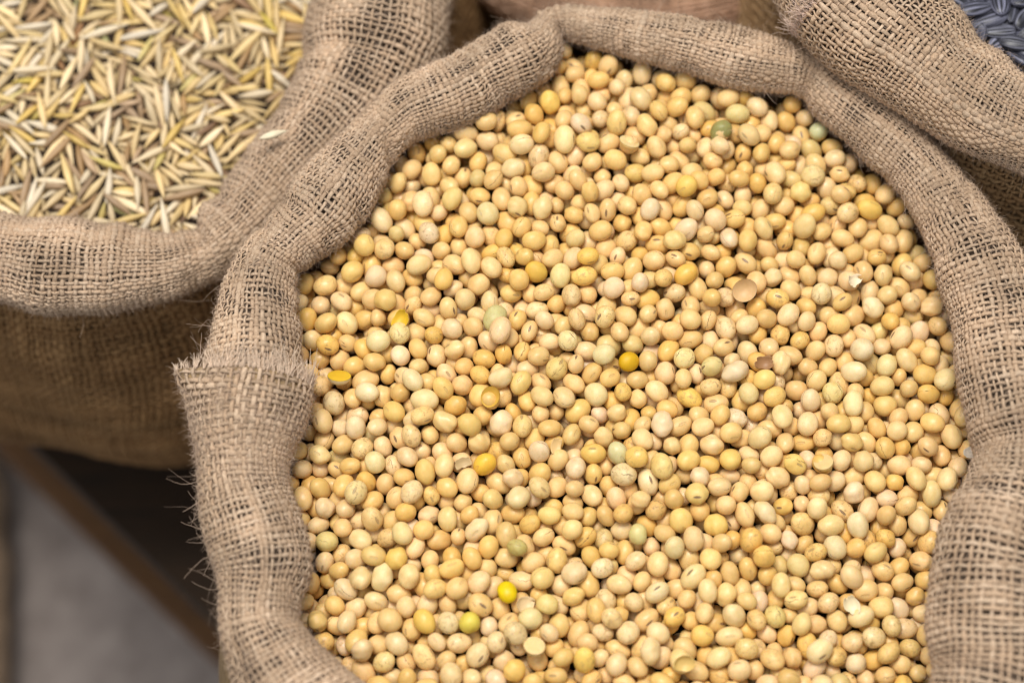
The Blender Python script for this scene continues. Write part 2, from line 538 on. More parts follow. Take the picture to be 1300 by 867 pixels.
# ------------------------------------------------------------------ woven sackcloth
def weave(name, sheet, pu, pv, du, dv, parent, seed, u_rng=None, width=0.69, skew=0.5, tint=(1, 1, 1), sides=5, amp=0.27, fray=0):
    """Real over-and-under threads on a sheet. pu, pv: thread pitch (cm) along u and v; du: cm per
    grid step of u; dv: mean cm per grid step of v."""
    rng = np.random.default_rng(seed)
    nu, nv = sheet.P.shape[:2]
    u0, u1 = u_rng if u_rng else (0.0, float(nu if sheet.closed else nu - 1))
    Lu, Lv = (u1 - u0) * du, (nv - 1) * dv
    na, nb = int(Lu / pu), int(Lv / pv)
    if sheet.closed and na % 2:
        na -= 1
    a_off = rng.normal(0, 0.09, na)
    b_off = rng.normal(0, 0.09, nb)
    wob1, wob2 = waves(seed + 5, 8, 0.05, 0.25), waves(seed + 6, 8, 0.05, 0.25)
    fin1, fin2 = waves(seed + 7, 10, 0.5, 1.6), waves(seed + 8, 10, 0.5, 1.6)
    dens = waves(seed + 9, 6, 0.08, 0.3)

    def fab(a, b):
        """thread numbers to sheet indices"""
        da = skew * wob1(a, b) + 0.09 * fin1(a, b)
        db = 0.7 * skew * wob2(a, b) + 0.09 * fin2(a, b)
        fu = u0 + (a + 0.5 + da) / na * (u1 - u0)
        fv = (b + 0.5 + db) / nb * (nv - 1)
        return fu, fv

    Vs, Fs, Cs = [], [], []
    base = 0
    for fam in (0, 1):
        if fam == 0:                                   # threads that run round the roll
            k = np.arange(na)
            w = np.arange(-0.5, nb - 0.49, 0.5)
            A = np.repeat((k + a_off)[:, None], len(w), 1)
            B = np.repeat(w[None, :], na, 0)
            B = B + np.interp(B, np.arange(nb), b_off)
            h = -np.cos(np.pi * w)[None, :] * np.where(k % 2 == 0, 1, -1)[:, None]
            p = pu
            cyc = False
        else:                                          # threads that run along the roll
            k = np.arange(nb)
            w = np.arange(0, na, 0.5) if sheet.closed else np.arange(-0.5, na - 0.49, 0.5)
            B = np.repeat((k + b_off)[:, None], len(w), 1)
            A = np.repeat(w[None, :], nb, 0)
            A = A + np.interp(A, np.arange(na), a_off)
            h = np.cos(np.pi * w)[None, :] * np.where(k % 2 == 0, 1, -1)[:, None]
            p = pv
            cyc = sheet.closed
        fu, fv = fab(A, B)
        P, N = sheet.sample(fu, fv)
        nt, m = A.shape
        wid = np.clip(rng.normal(1.0, 0.18, nt), 0.6, 1.5)[:, None]
        slub = 1 + 0.22 * dens(A * 4 + fam * 50, B * 4) + rng.normal(0, 0.07, A.shape)
        hw = 0.5 * width * p * wid * np.clip(slub, 0.55, 1.7)
        hh = hw * 0.62
        P = P + N * ((amp * p * h) + rng.normal(0, 0.02 * p, A.shape))[..., None]
        if cyc:
            T = np.roll(P, -1, 1) - np.roll(P, 1, 1)
        else:
            T = np.gradient(P, axis=1)
        T /= np.linalg.norm(T, axis=2)[..., None] + 1e-12
        Bn = np.cross(T, N)
        Bn /= np.linalg.norm(Bn, axis=2)[..., None] + 1e-12
        N2 = np.cross(Bn, T)
        ang = 2 * np.pi * (np.arange(sides) + 0.5) / sides
        ring = (P[:, :, None, :] + (hw[..., None] * np.cos(ang))[..., None] * Bn[:, :, None, :]
                + (hh[..., None] * np.sin(ang))[..., None] * N2[:, :, None, :])
        Vs.append(ring.reshape(-1, 3))
        mm = m if cyc else m - 1
        i = np.arange(nt)[:, None, None]
        j = np.arange(mm)[None, :, None]
        s = np.arange(sides)[None, None, :]
        q = lambda jj, ss: base + (i * m + jj % m) * sides + ss % sides
        Fs.append(np.stack([q(j, s), q(j, s + 1), q(j + 1, s + 1), q(j + 1, s)], -1).reshape(-1, 4))
        c = JUTE[rng.integers(0, len(JUTE), nt)] * rng.uniform(0.88, 1.12, nt)[:, None]
        c = 0.38 * c + 0.62 * JUTE.mean(0)
        c = c[:, None, :] * (1 + 0.10 * dens(A + 90, B * 3 + 40 * fam))[..., None] * np.array(tint)
        c = np.repeat(c[:, :, None, :], sides, 2).reshape(-1, 3)
        Cs.append(np.concatenate([c, np.ones((len(c), 1))], 1))
        base += nt * m * sides
    me = mesh_np(name, np.concatenate(Vs), np.concatenate(Fs), M_THREAD, {'tint': np.concatenate(Cs)})
    return link(name, me, parent, 'stuff')


def sheet_mesh(name, P, closed, mat, parent, kind=None):
    nu, nv = P.shape[:2]
    i = np.arange(nu if closed else nu - 1)[:, None]
    j = np.arange(nv - 1)[None, :]
    q = lambda a, b: (a % nu) * nv + b
    F = np.stack([q(i, j), q(i + 1, j), q(i + 1, j + 1), q(i, j + 1)], -1).reshape(-1, 4)
    return link(name, mesh_np(name, P.reshape(-1, 3), F, mat), parent, kind)


def fibres(name, strands, radii, parent, mat=None, kind='stuff'):
    """strands: (n, k, 3) in cm, radii: (n, k) in cm"""
    n, k = strands.shape[:2]
    cu = bpy.data.hair_curves.new(name)
    cu.add_curves([k] * n)
    cu.position_data.foreach_set('vector', (strands * CM).astype(np.float32).ravel())
    ra = cu.attributes.get('radius') or cu.attributes.new('radius', 'FLOAT', 'POINT')
    ra.data.foreach_set('value', (radii * CM).astype(np.float32).ravel())
    cu.materials.append(mat or M_FIBRE)
    return link(name, cu, parent, kind)


def grow(P, N, T, length, rng, k=6, curl=0.5, lift=0.5):
    """curved hairs from points P: direction mixes the surface and its normal"""
    n = len(P)
    a = rng.uniform(0, 2 * np.pi, n)
    B = np.cross(N, T)
    d = np.cos(a)[:, None] * T + np.sin(a)[:, None] * B + (lift * rng.uniform(0.0, 1.6, n))[:, None] * N
    d /= np.linalg.norm(d, axis=1)[:, None]
    bend = rng.normal(0, curl, (n, 3))
    out = [P]
    step = (length / (k - 1))[:, None]
    for i in range(k - 1):
        d = d + bend * 0.35 + rng.normal(0, 0.12, (n, 3))
        d /= np.linalg.norm(d, axis=1)[:, None]
        out.append(out[-1] + d * step)
    return np.stack(out, 1)


def fuzz(name, sheet, count, parent, seed, lens=(0.12, 0.5), rad=0.0034, lift=0.5, u_rng=None, v_rng=None, curl=0.5):
    rng = np.random.default_rng(seed)
    nu, nv = sheet.P.shape[:2]
    fu = rng.uniform(*(u_rng or (0, nu - 2)), count)
    fv = rng.uniform(*(v_rng or (0, nv - 2)), count)
    P, N = sheet.sample(fu, fv)
    P2, _ = sheet.sample(fu + 1, fv)
    T = P2 - P
    T /= np.linalg.norm(T, axis=1)[:, None] + 1e-9
    ln = lens[0] + (lens[1] - lens[0]) * rng.random(count) ** 2
    S = grow(P + N * 0.03, N, T, ln, rng, lift=lift, curl=curl)
    R = rad * rng.uniform(0.6, 1.5, count)[:, None] * np.linspace(1, 0.35, S.shape[1])[None, :]
    return fibres(name, S, R, parent)


def wall_points(roll, top_k, zfloor, rows, seed, bulge=1.2, lean=1.0, sl=None, tuck=4.5):
    """the standing side of a sack, from under its roll to the floor"""
    sl = slice(None) if sl is None else sl
    C, r, O = roll.C[sl], roll.r[sl], roll.O[sl]
    C = gsmooth(C, 12, roll.closed)
    O = gsmooth(O, 12, roll.closed)
    O = O / np.linalg.norm(O, axis=1)[:, None]
    t = np.linspace(0, 1, rows)
    f, g = waves(seed, 6, 0.25, 0.7), waves(seed + 1, 6, 0.6, 1.6)
    S, TT = np.meshgrid(roll.s[sl], t, indexing='ij')
    z0 = C[:, 2] - 0.45 * r
    Z = z0[:, None] + (zfloor - z0)[:, None] * TT
    out = (top_k * r)[:, None] + bulge * np.sin(np.pi * np.clip(TT * 1.02, 0, 1)) + lean * TT - tuck * np.clip((TT - 0.55) / 0.45, 0, 1) ** 2
    out = out + (0.45 * f(S, 2 * TT) + 0.12 * g(S, 5 * TT)) * np.minimum(1, TT * 6)
    P = C[:, None, :] + out[..., None] * O[:, None, :]
    P[..., 2] = Z
    return P


# ------------------------------------------------------------------ floor and board
ground_mat = mat_plain('grey_floor', (.25, .205, .18), (.47, .40, .36), 70, rough=0.8)
V = [(-400, -400, FLOOR_Z), (400, -400, FLOOR_Z), (400, 400, FLOOR_Z), (-400, 400, FLOOR_Z)]
floor = link('floor', mesh_np('floor', V, [(0, 1, 2, 3)], ground_mat, smooth=False), None, 'structure')

M_BOARD = mat_plain('brown_board', (.075, .030, .004), (.15, .060, .008), 30, (1, 12, 1), 0.6)
e0, e1 = at(-40, 532, LEDGE_Z), at(330, 892, LEDGE_Z)         # lower edge of the brown ledge
ed = (e1 - e0) / np.linalg.norm(e1 - e0)
nb_ = np.array([-ed[1], ed[0], 0.0])
L0, L1 = e0 - ed * 60, e1 + ed * 60
b0, b1 = at(-13, 508, BOARD_Z), at(357, 868, BOARD_Z)           # front edge of the dark platform above it
A0, A1 = b0 - ed * 60, b1 + ed * 60
board = thing('wooden_platform', 'shade-painted wooden platform under the sacks with a lower brown ledge at lower left', 'platform', (A0 + A1) / 2)


def slab(name, p, q, wid, z0, z1, parent, org, mat=None):
    c = [p, q, q + nb_ * wid, p + nb_ * wid]
    b = 0.25
    V = []
    for z, ins in ((z0, 0), (z1 - b, 0), (z1, b)):
        cen = sum(c) / 4
        for w in c:
            d = (cen - w); d /= np.linalg.norm(d)
            V.append(np.array([w[0] + d[0] * ins, w[1] + d[1] * ins, z]))
    F = [(0, 3, 2, 1), (8, 9, 10, 11)]
    for k in range(4):
        for l in (0, 4):
            F.append((l + k, l + (k + 1) % 4, l + 4 + (k + 1) % 4, l + 4 + k))
    return link(name, mesh_np(name, V, F, mat or M_BOARD, smooth=False, origin=org), parent)


M_PLANK_SHADE = mat_plain('shade_painted_board', (.012, .006, .002), (.030, .014, .004), 30, (1, 12, 1), 0.95)  # near-black wood: the shade under the sacks is painted into the planks
slab('ledge', L0, L1, 9.0, LEDGE_Z - 2.2, LEDGE_Z, board, (A0 + A1) / 2)
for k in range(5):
    slab('plank', A0 + nb_ * (k * 14.2), A1 + nb_ * (k * 14.2), 14.0, BOARD_Z - 3.2, BOARD_Z - 1.0, board, (A0 + A1) / 2, M_PLANK_SHADE)
for k in range(3):
    p = A0 + ed * (20 + 75 * k)
    V = []
    for z in (FLOOR_Z + 0.02, BOARD_Z - 3.25):
        for a, b in ((0, 10.0), (9, 10.0), (9, 70), (0, 70)):
            V.append(p * [1, 1, 0] + ed * [a, a, 0] + nb_ * b + np.array([0, 0, z]))
    F = [(0, 3, 2, 1), (4, 5, 6, 7)] + [(i, (i + 1) % 4, 4 + (i + 1) % 4, 4 + i) for i in range(4)]
    link('bearer', mesh_np('bearer', V, F, M_BOARD, smooth=False, origin=(A0 + A1) / 2), board)

# ------------------------------------------------------------------ sacks
def idx_near(roll, px, py):
    q, _ = to_px(roll.C)
    return int(np.argmin((q[:, 0] - px) ** 2 + (q[:, 1] - py) ** 2))


def creases(roll, folds, n_small, seed):
    """pinches and wrinkles that run over the roll: (s, lean, depth, width, angle, reach)"""
    r = np.random.default_rng(seed)
    L = [(roll.s[idx_near(roll, x, y)], lean, dp, w, 120.0, 80.0) for x, y, lean, dp, w in folds]
    for k in range(n_small):
        L.append((r.uniform(0, roll.L), r.normal(0, 0.5), r.uniform(0.04, 0.13), r.uniform(0.12, 0.32), r.uniform(20, 190), r.uniform(25, 60)))

    def off(S, TH):
        o = 0
        for s0, lean, dp, w, ang, reach in L:
            d = (S - s0 - lean * (TH - 1.6)) / w
            g = np.exp(-d * d) - 0.45 * np.exp(-((np.abs(d) - 2.0) / 0.9) ** 2)
            o = o - dp * g * np.exp(-((np.degrees(TH) - ang) / reach) ** 2)
        return o
    return off


# the middle sack of soybeans
bean_off = creases(bean_roll, [(703, 28, 0.1, .30, .30), (486, 172, -.5, .22, .28), (1028, 95, .3, .24, .30), (338, 338, .3, .20, .30),
                               (1236, 300, .2, .16, .35), (330, 735, -.3, .16, .35), (1290, 560, .3, .2, .4), (600, 98, .4, .12, .25), (860, 55, -.3, .10, .25)], 46, 8)
g = bean_roll.grid(seed=11, off=bean_off)
sack = thing('burlap_sack', 'open burlap sack full of yellow soybeans with frayed seam on its rolled rim', 'sack')
bean_sheet = Sheet(g, True).outward(bean_roll.C)
sheet_mesh('rim_lining', g - 0.17 * bean_sheet.N, True, M_LINER_SHADE, sack)
mean_r = bean_roll.r.mean()
weave('rim_weave', bean_sheet, 0.222, 0.196, bean_roll.ds, mean_r * math.radians(360) / 79, sack, 101)
wp = wall_points(bean_roll, 0.35, BOARD_Z - 1.0, 40, 21)
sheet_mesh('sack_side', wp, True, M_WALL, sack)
fuzz('rim_fuzz', bean_sheet, 120000, sack, 31, lens=(0.08, 0.42), rad=0.0030)
fuzz('long_fibre', bean_sheet, 900, sack, 32, lens=(0.5, 1.5), rad=0.0045, lift=0.9, curl=0.9)


# the frayed seam: a second layer of cloth that ends in a fringe
i_edge, i_end = idx_near(bean_roll, 320, 484), idx_near(bean_roll, 308, 640)
sg = 1 if i_end > i_edge else -1
sl = np.arange(i_edge, i_end, sg)
s_rel = np.abs(bean_roll.s[sl] - bean_roll.s[i_edge])
s_at = dict(zip(np.round(bean_roll.s[sl], 4), s_rel))


def cuff_off(S, TH):
    rel = np.abs(S - bean_roll.s[i_edge])
    o = 0.15 - 0.29 * np.clip(rel / 4.2, 0, 1) ** 1.3
    th = np.degrees(TH)
    flare = 0.66 * np.exp(-((th - 14) / 20) ** 2) + 0.28 * np.exp(-((th - 165) / 25) ** 2) + 0.06 * np.cos(3 * TH)
    return o + flare * np.exp(-(rel / 0.75) ** 2)


gc = bean_roll.grid(seed=11, th0=-90, th1=215, nv=70, sl=sl, off=cuff_off)
cuff = Sheet(gc, False).outward(bean_roll.C[sl])
sheet_mesh('seam_lining', gc - 0.10 * cuff.N, False, mat_cloth('seam_cloth', (.36, .25, .13)), sack)
weave('seam_weave', cuff, 0.235, 0.205, bean_roll.ds, 1.08 * mean_r * math.radians(305) / 69, sack, 141, width=0.64, skew=0.6)
fuzz('seam_fuzz', cuff, 8000, sack, 35, lift=0.6)
rng = np.random.default_rng(36)
tufts, tr = [], []
nt = 64
for j in range(nt):
    fv = (j + 0.5 + rng.normal(0, 0.25)) / nt * 69
    P, N = cuff.sample(np.array([0.0]), np.array([fv]))
    P1, _ = cuff.sample(np.array([4.0]), np.array([fv]))
    D = (P - P1)[0]; D /= np.linalg.norm(D)
    B = np.cross(D, N[0])
    tilt = rng.normal(0, 0.25)
    thd = -90 + 305 * fv / 69
    tl = rng.uniform(0.50, 0.90) * (1 - 0.70 * math.exp(-((thd - 14) / 30) ** 2))
    for q in range(16):
        d = D + B * (tilt + rng.normal(0, 0.16)) + N[0] * rng.normal(0.12, 0.13)
        d /= np.linalg.norm(d)
        ln = tl * rng.uniform(0.6, 1.15)
        st = P[0] - D * 0.05 + rng.normal(0, 0.03, 3)
        bend = rng.normal(0, 0.25, 3) - N[0] * 0.12
        pts = [st + d * ln * t + bend * ln * t * t for t in np.linspace(0, 1, 6)]
        tufts.append(pts)
        tr.append(0.0085 * rng.uniform(0.7, 1.4) * np.linspace(1, 0.5, 6))
fibres('seam_fringe', np.array(tufts), np.array(tr), sack, mat_fibre('fringe_fibre', (.66, .51, .38)))

# long loose hairs that stand out on the left flank
rng = np.random.default_rng(77)
st, rr = [], []
for (px, py, n_) in ((262, 430, 10), (240, 600, 9), (247, 640, 9), (255, 690, 8), (262, 735, 5), (274, 790, 7), (252, 450, 10), (232, 500, 6)):
    i = idx_near(bean_roll, px + 60, py)
    for q in range(n_):
        fu = np.array([i + rng.normal(0, 6)])
        fv = np.array([(math.degrees(rng.normal(0.05, 0.3)) + 105) / 360 * 79])
        P, N = bean_sheet.sample(fu, fv)
        T = bean_sheet.sample(fu + 1, fv)[0] - P
        T /= np.linalg.norm(T)
        S = grow(P, N, T, np.array([rng.uniform(0.4, 1.4)]), rng, k=12, curl=0.95, lift=1.6)[0]
        st.append(S); rr.append(0.0075 * rng.uniform(0.6, 1.3) * np.linspace(1, 0.5, 12))
fibres('loose_hair', np.array(st), np.array(rr), sack)

# the sack of oats
g = oat_roll.grid(seed=14, wob=0.05, wr=0.03, off=creases(oat_roll, [(255, 320, .4, .28, .35), (300, 285, .2, .2, .3), (120, 340, .2, .15, .4), (470, 90, -.4, .2, .4)], 26, 9))
osack = thing('burlap_sack', 'open burlap sack full of oat grains, its rolled rim behind the soybean sack', 'sack')
oat_sheet = Sheet(g, False).outward(oat_roll.C)
sheet_mesh('rim_lining', g - 0.18 * oat_sheet.N, False, M_LINER_SHADE, osack)
weave('rim_weave', oat_sheet, 0.232, 0.212, oat_roll.ds, oat_roll.r.mean() * 2 * math.pi / 79, osack, 102)
wp = wall_points(oat_roll, 0.30, BOARD_Z - 1.0, 60, 23, bulge=2.2, lean=0.2)
wsh = Sheet(wp, False).outward(oat_roll.C - oat_roll.O * 6)
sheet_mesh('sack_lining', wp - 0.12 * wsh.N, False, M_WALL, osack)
weave('sack_side', wsh, 0.25, 0.25, oat_roll.ds, 21.5 / 59, osack, 112, sides=4, width=0.88, skew=0.8, tint=(.52, .41, .25))  # dark tint paints in the shade below the rolled rim
fuzz('rim_fuzz', oat_sheet, 52000, osack, 33, lens=(0.08, 0.42), rad=0.0030)
fuzz('long_fibre', oat_sheet, 350, osack, 34, lens=(0.5, 1.4), rad=0.0045, lift=0.9, curl=0.9)

# the sack of dark seeds
g = seed_roll.grid(seed=17, wob=0.022, wr=0.014, off=creases(seed_roll, [(1180, 110, .3, .15, .5)], 18, 10))
ssack = thing('burlap_sack', 'thick rolled burlap rim of the sack holding dark striped seeds', 'sack')
seed_sheet = Sheet(g, False).outward(seed_roll.C)
sheet_mesh('rim_lining', g - 0.18 * seed_sheet.N, False, M_LINER_SHADE, ssack)
weave('rim_weave', seed_sheet, 0.19, 0.205, seed_roll.ds, seed_roll.r.mean() * 2 * math.pi / 79, ssack, 103, skew=0.8, width=0.67)
wp = wall_points(seed_roll, 0.30, BOARD_Z - 1.0, 60, 25, bulge=1.5, lean=0.2)
wsh = Sheet(wp, False).outward(seed_roll.C - seed_roll.O * 6)
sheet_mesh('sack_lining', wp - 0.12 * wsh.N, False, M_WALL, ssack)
weave('sack_side', wsh, 0.26, 0.26, seed_roll.ds, 26.0 / 59, ssack, 113, sides=4, width=0.8, skew=0.8, tint=(.82, .70, .50))  # ochre tint: the rim's shade is put into the thread colour
fuzz('rim_fuzz', seed_sheet, 60000, ssack, 37, lens=(0.08, 0.42), rad=0.0030)
fuzz('long_fibre', seed_sheet, 350, ssack, 38, lens=(0.5, 1.4), rad=0.0045, lift=0.9, curl=0.9)

# frayed end of its hem
rng = np.random.default_rng(39)
k0 = idx_near(seed_roll, 1085, 5)
st, rr = [], []
for j in range(46):
    fv = np.array([20 + 36 * (j + rng.random()) / 46])
    P, N = seed_sheet.sample(np.array([float(k0)]), fv)
    T = seed_sheet.sample(np.array([k0 + 2.0]), fv)[0] - P
    D = T[0] / np.linalg.norm(T[0])
    q1, _ = to_px(P + T); q0, _ = to_px(P)
    if (q1 - q0)[0, 0] > 0:
        D = -D
    B = np.cross(D, N[0])
    tilt, tl = rng.normal(0, 0.3), rng.uniform(0.4, 0.8)
    for q in range(12):
        d = D + B * (tilt + rng.normal(0, 0.18)) + N[0] * rng.normal(0.35, 0.2)
        d /= np.linalg.norm(d)
        ln = tl * rng.uniform(0.6, 1.15)
        bend = rng.normal(0, 0.25, 3)
        st.append([P[0] + rng.normal(0, 0.04, 3) + d * ln * t + bend * ln * t * t for t in np.linspace(0, 1, 6)])
        rr.append(0.009 * rng.uniform(0.7, 1.4) * np.linspace(1, 0.5, 6))
fibres('hem_fringe', np.array(st), np.array(rr), ssack, mat_fibre('fringe_fibre', (.62, .47, .38)))

# the blurred sack behind
g = rear_roll.grid(seed=19)
rsack = thing('burlap_sack', 'blurred pinkish burlap sack far behind the soybean sack at the top edge', 'sack')
rear_sheet = Sheet(g, False).outward(rear_roll.C)
sheet_mesh('rim_lining', g - 0.16 * rear_sheet.N, False, M_LINER_SHADE, rsack)
weave('rim_weave', rear_sheet, 0.26, 0.26, rear_roll.ds, rear_roll.r.mean() * 2 * math.pi / 79, rsack, 104, sides=4, width=0.75, tint=(1.25, 1.08, 1.06))
wp = wall_points(rear_roll, 0.30, BOARD_Z - 1.0, 30, 27)
sheet_mesh('sack_side', wp, False, M_WALL, rsack)

# a further sack that only just shows at the left border
g = edge_roll.grid(seed=29)
esack = thing('folded_sack', 'rolled empty burlap cloth lying on the floor along the left border', 'cloth')
edge_sheet = Sheet(g, False).outward(edge_roll.C)
sheet_mesh('rim_lining', g - 0.16 * edge_sheet.N, False, M_LINER_SHADE, esack)
weave('rim_weave', edge_sheet, 0.22, 0.21, edge_roll.ds, edge_roll.r.mean() * 2 * math.pi / 79, esack, 105, sides=4)
fuzz('rim_fuzz', edge_sheet, 4000, esack, 41)

# ------------------------------------------------------------------ grains settled in heaps (positions worked out beforehand)
def unpack(rows):
    """rows of x, y, z in tenths of a millimetre, a rotation vector in degrees, and the size in per cent"""
    A = np.array(rows, float).reshape(-1, 7)
    rv = np.radians(A[:, 3:6])
    an = np.linalg.norm(rv, axis=1)
    k = np.sin(an / 2) / np.maximum(an, 1e-9)
    quat = np.concatenate([np.cos(an / 2)[:, None], rv * k[:, None]], 1)
    return A[:, :3] / 100.0, quat, A[:, 6] / 100.0


def rotmat(q):
    w, x, y, z = q[:, 0], q[:, 1], q[:, 2], q[:, 3]
    return np.stack([1 - 2 * (y * y + z * z), 2 * (x * y - z * w), 2 * (x * z + y * w),
                     2 * (x * y + z * w), 1 - 2 * (x * x + z * z), 2 * (y * z - x * w),
                     2 * (x * z - y * w), 2 * (y * z + x * w), 1 - 2 * (x * x + y * y)], 1).reshape(-1, 3, 3)


def sphere(n1, n2):
    """unit sphere with its poles on x: vertices, quads and end triangles (as quads with a doubled corner avoided)"""
    V = [(-1.0, 0, 0)]
    for i in range(1, n1):
        ph = -math.pi / 2 + math.pi * i / n1
        for j in range(n2):
            a = 2 * math.pi * j / n2
            V.append((math.sin(ph), math.cos(ph) * math.cos(a), math.cos(ph) * math.sin(a)))
    V.append((1.0, 0, 0))
    F = []
    for j in range(n2):
        F.append((0, 1 + (j + 1) % n2, 1 + j))
    for i in range(n1 - 2):
        for j in range(n2):
            a, b = 1 + i * n2 + j, 1 + i * n2 + (j + 1) % n2
            F += [(a, b, b + n2), (a, b + n2, a + n2)]
    last = len(V) - 1
    for j in range(n2):
        F.append((last, 1 + (n1 - 2) * n2 + j, 1 + (n1 - 2) * n2 + (j + 1) % n2))
    return np.array(V), np.array(F)


BEAN_TINTS = [((.765, .548, .248), 38, 'cream yellow'), ((.755, .512, .180), 22, 'honey yellow'), ((.785, .595, .33), 20, 'pale cream'), ((.74, .48, .135), 6, 'golden yellow'),
              ((.70, .495, .20), 6, 'dull yellow tan'), ((.78, .61, .40), 4, 'pale pinkish beige'), ((.68, .54, .24), 1.5, 'greenish yellow'), ((.66, .44, .16), 3, 'brownish tan')]
_w = np.array([w for _, w, _n in BEAN_TINTS], float)
BEAN_P = _w / _w.sum()


def bean_shape(rng, n1, n2):
    """one soybean: local vertices (cm, unit size), unit-sphere coordinates, faces"""
    U, F = sphere(n1, n2)
    rad = np.array([.425 * rng.uniform(.92, 1.09), .365 * rng.uniform(.94, 1.05), .338 * rng.uniform(.93, 1.05)])
    d = np.ones(len(U))
    flat = rng.uniform(0, 0.12)
    f1 = waves(int(rng.integers(1e6)), 5, 1.0, 2.6)
    d += 0.030 * f1(U[:, 0] * 1.3 + U[:, 2] * 0.9, U[:, 1] * 1.3 - U[:, 2] * 0.7)
    if rng.random() < 0.17:                        # shrivelled
        f2 = waves(int(rng.integers(1e6)), 6, 4, 8)
        d += 0.034 * f2(U[:, 0] + U[:, 2] * 0.4, U[:, 1] - U[:, 2] * 0.5)
    d -= flat * np.exp(-((U[:, 1] - 1) ** 2 + (U[:, 2] / 0.8) ** 2 + (U[:, 0] / 1.2) ** 2) / 0.25)  # the side with the scar is flatter
    V = U * rad * d[:, None]
    lc = np.stack([U[:, 1], U[:, 0], U[:, 2]], 1)  # the scar lies on local +y, long way along x
    return V, lc, F


def bean_marks(rng):
    h = rng.random()
    hil = 0.9 if h < 0.26 else (0.5 if h < 0.5 else 0.12)
    crk = 1.0 if rng.random() < 0.12 else 0.0
    stn = rng.uniform(0.4, 0.9) if rng.random() < 0.13 else (0.15 if rng.random() < 0.4 else 0.0)
    return (hil, crk, stn, rng.random())


def bean_tint(rng):
    k = rng.choice(len(BEAN_TINTS), p=BEAN_P)
    c = 0.78 * np.array(BEAN_TINTS[k][0]) + 0.22 * np.array((.755, .54, .235))
    return np.clip(c * rng.uniform(0.95, 1.05) * (1 + rng.normal(0, 0.012, 3)), 0, 0.9), BEAN_TINTS[k][2]


def attrs_for(n, tint, mark, lc):
    return {'tint': np.tile(np.append(tint, 1.0), (n, 1)), 'mark': np.tile(np.array(mark), (n, 1)), 'lc': lc}


def place(o, p, q, s):
    o.rotation_mode = 'QUATERNION'
    o.location = p * CM
    o.rotation_quaternion = q
    o.scale = (s, s, s)


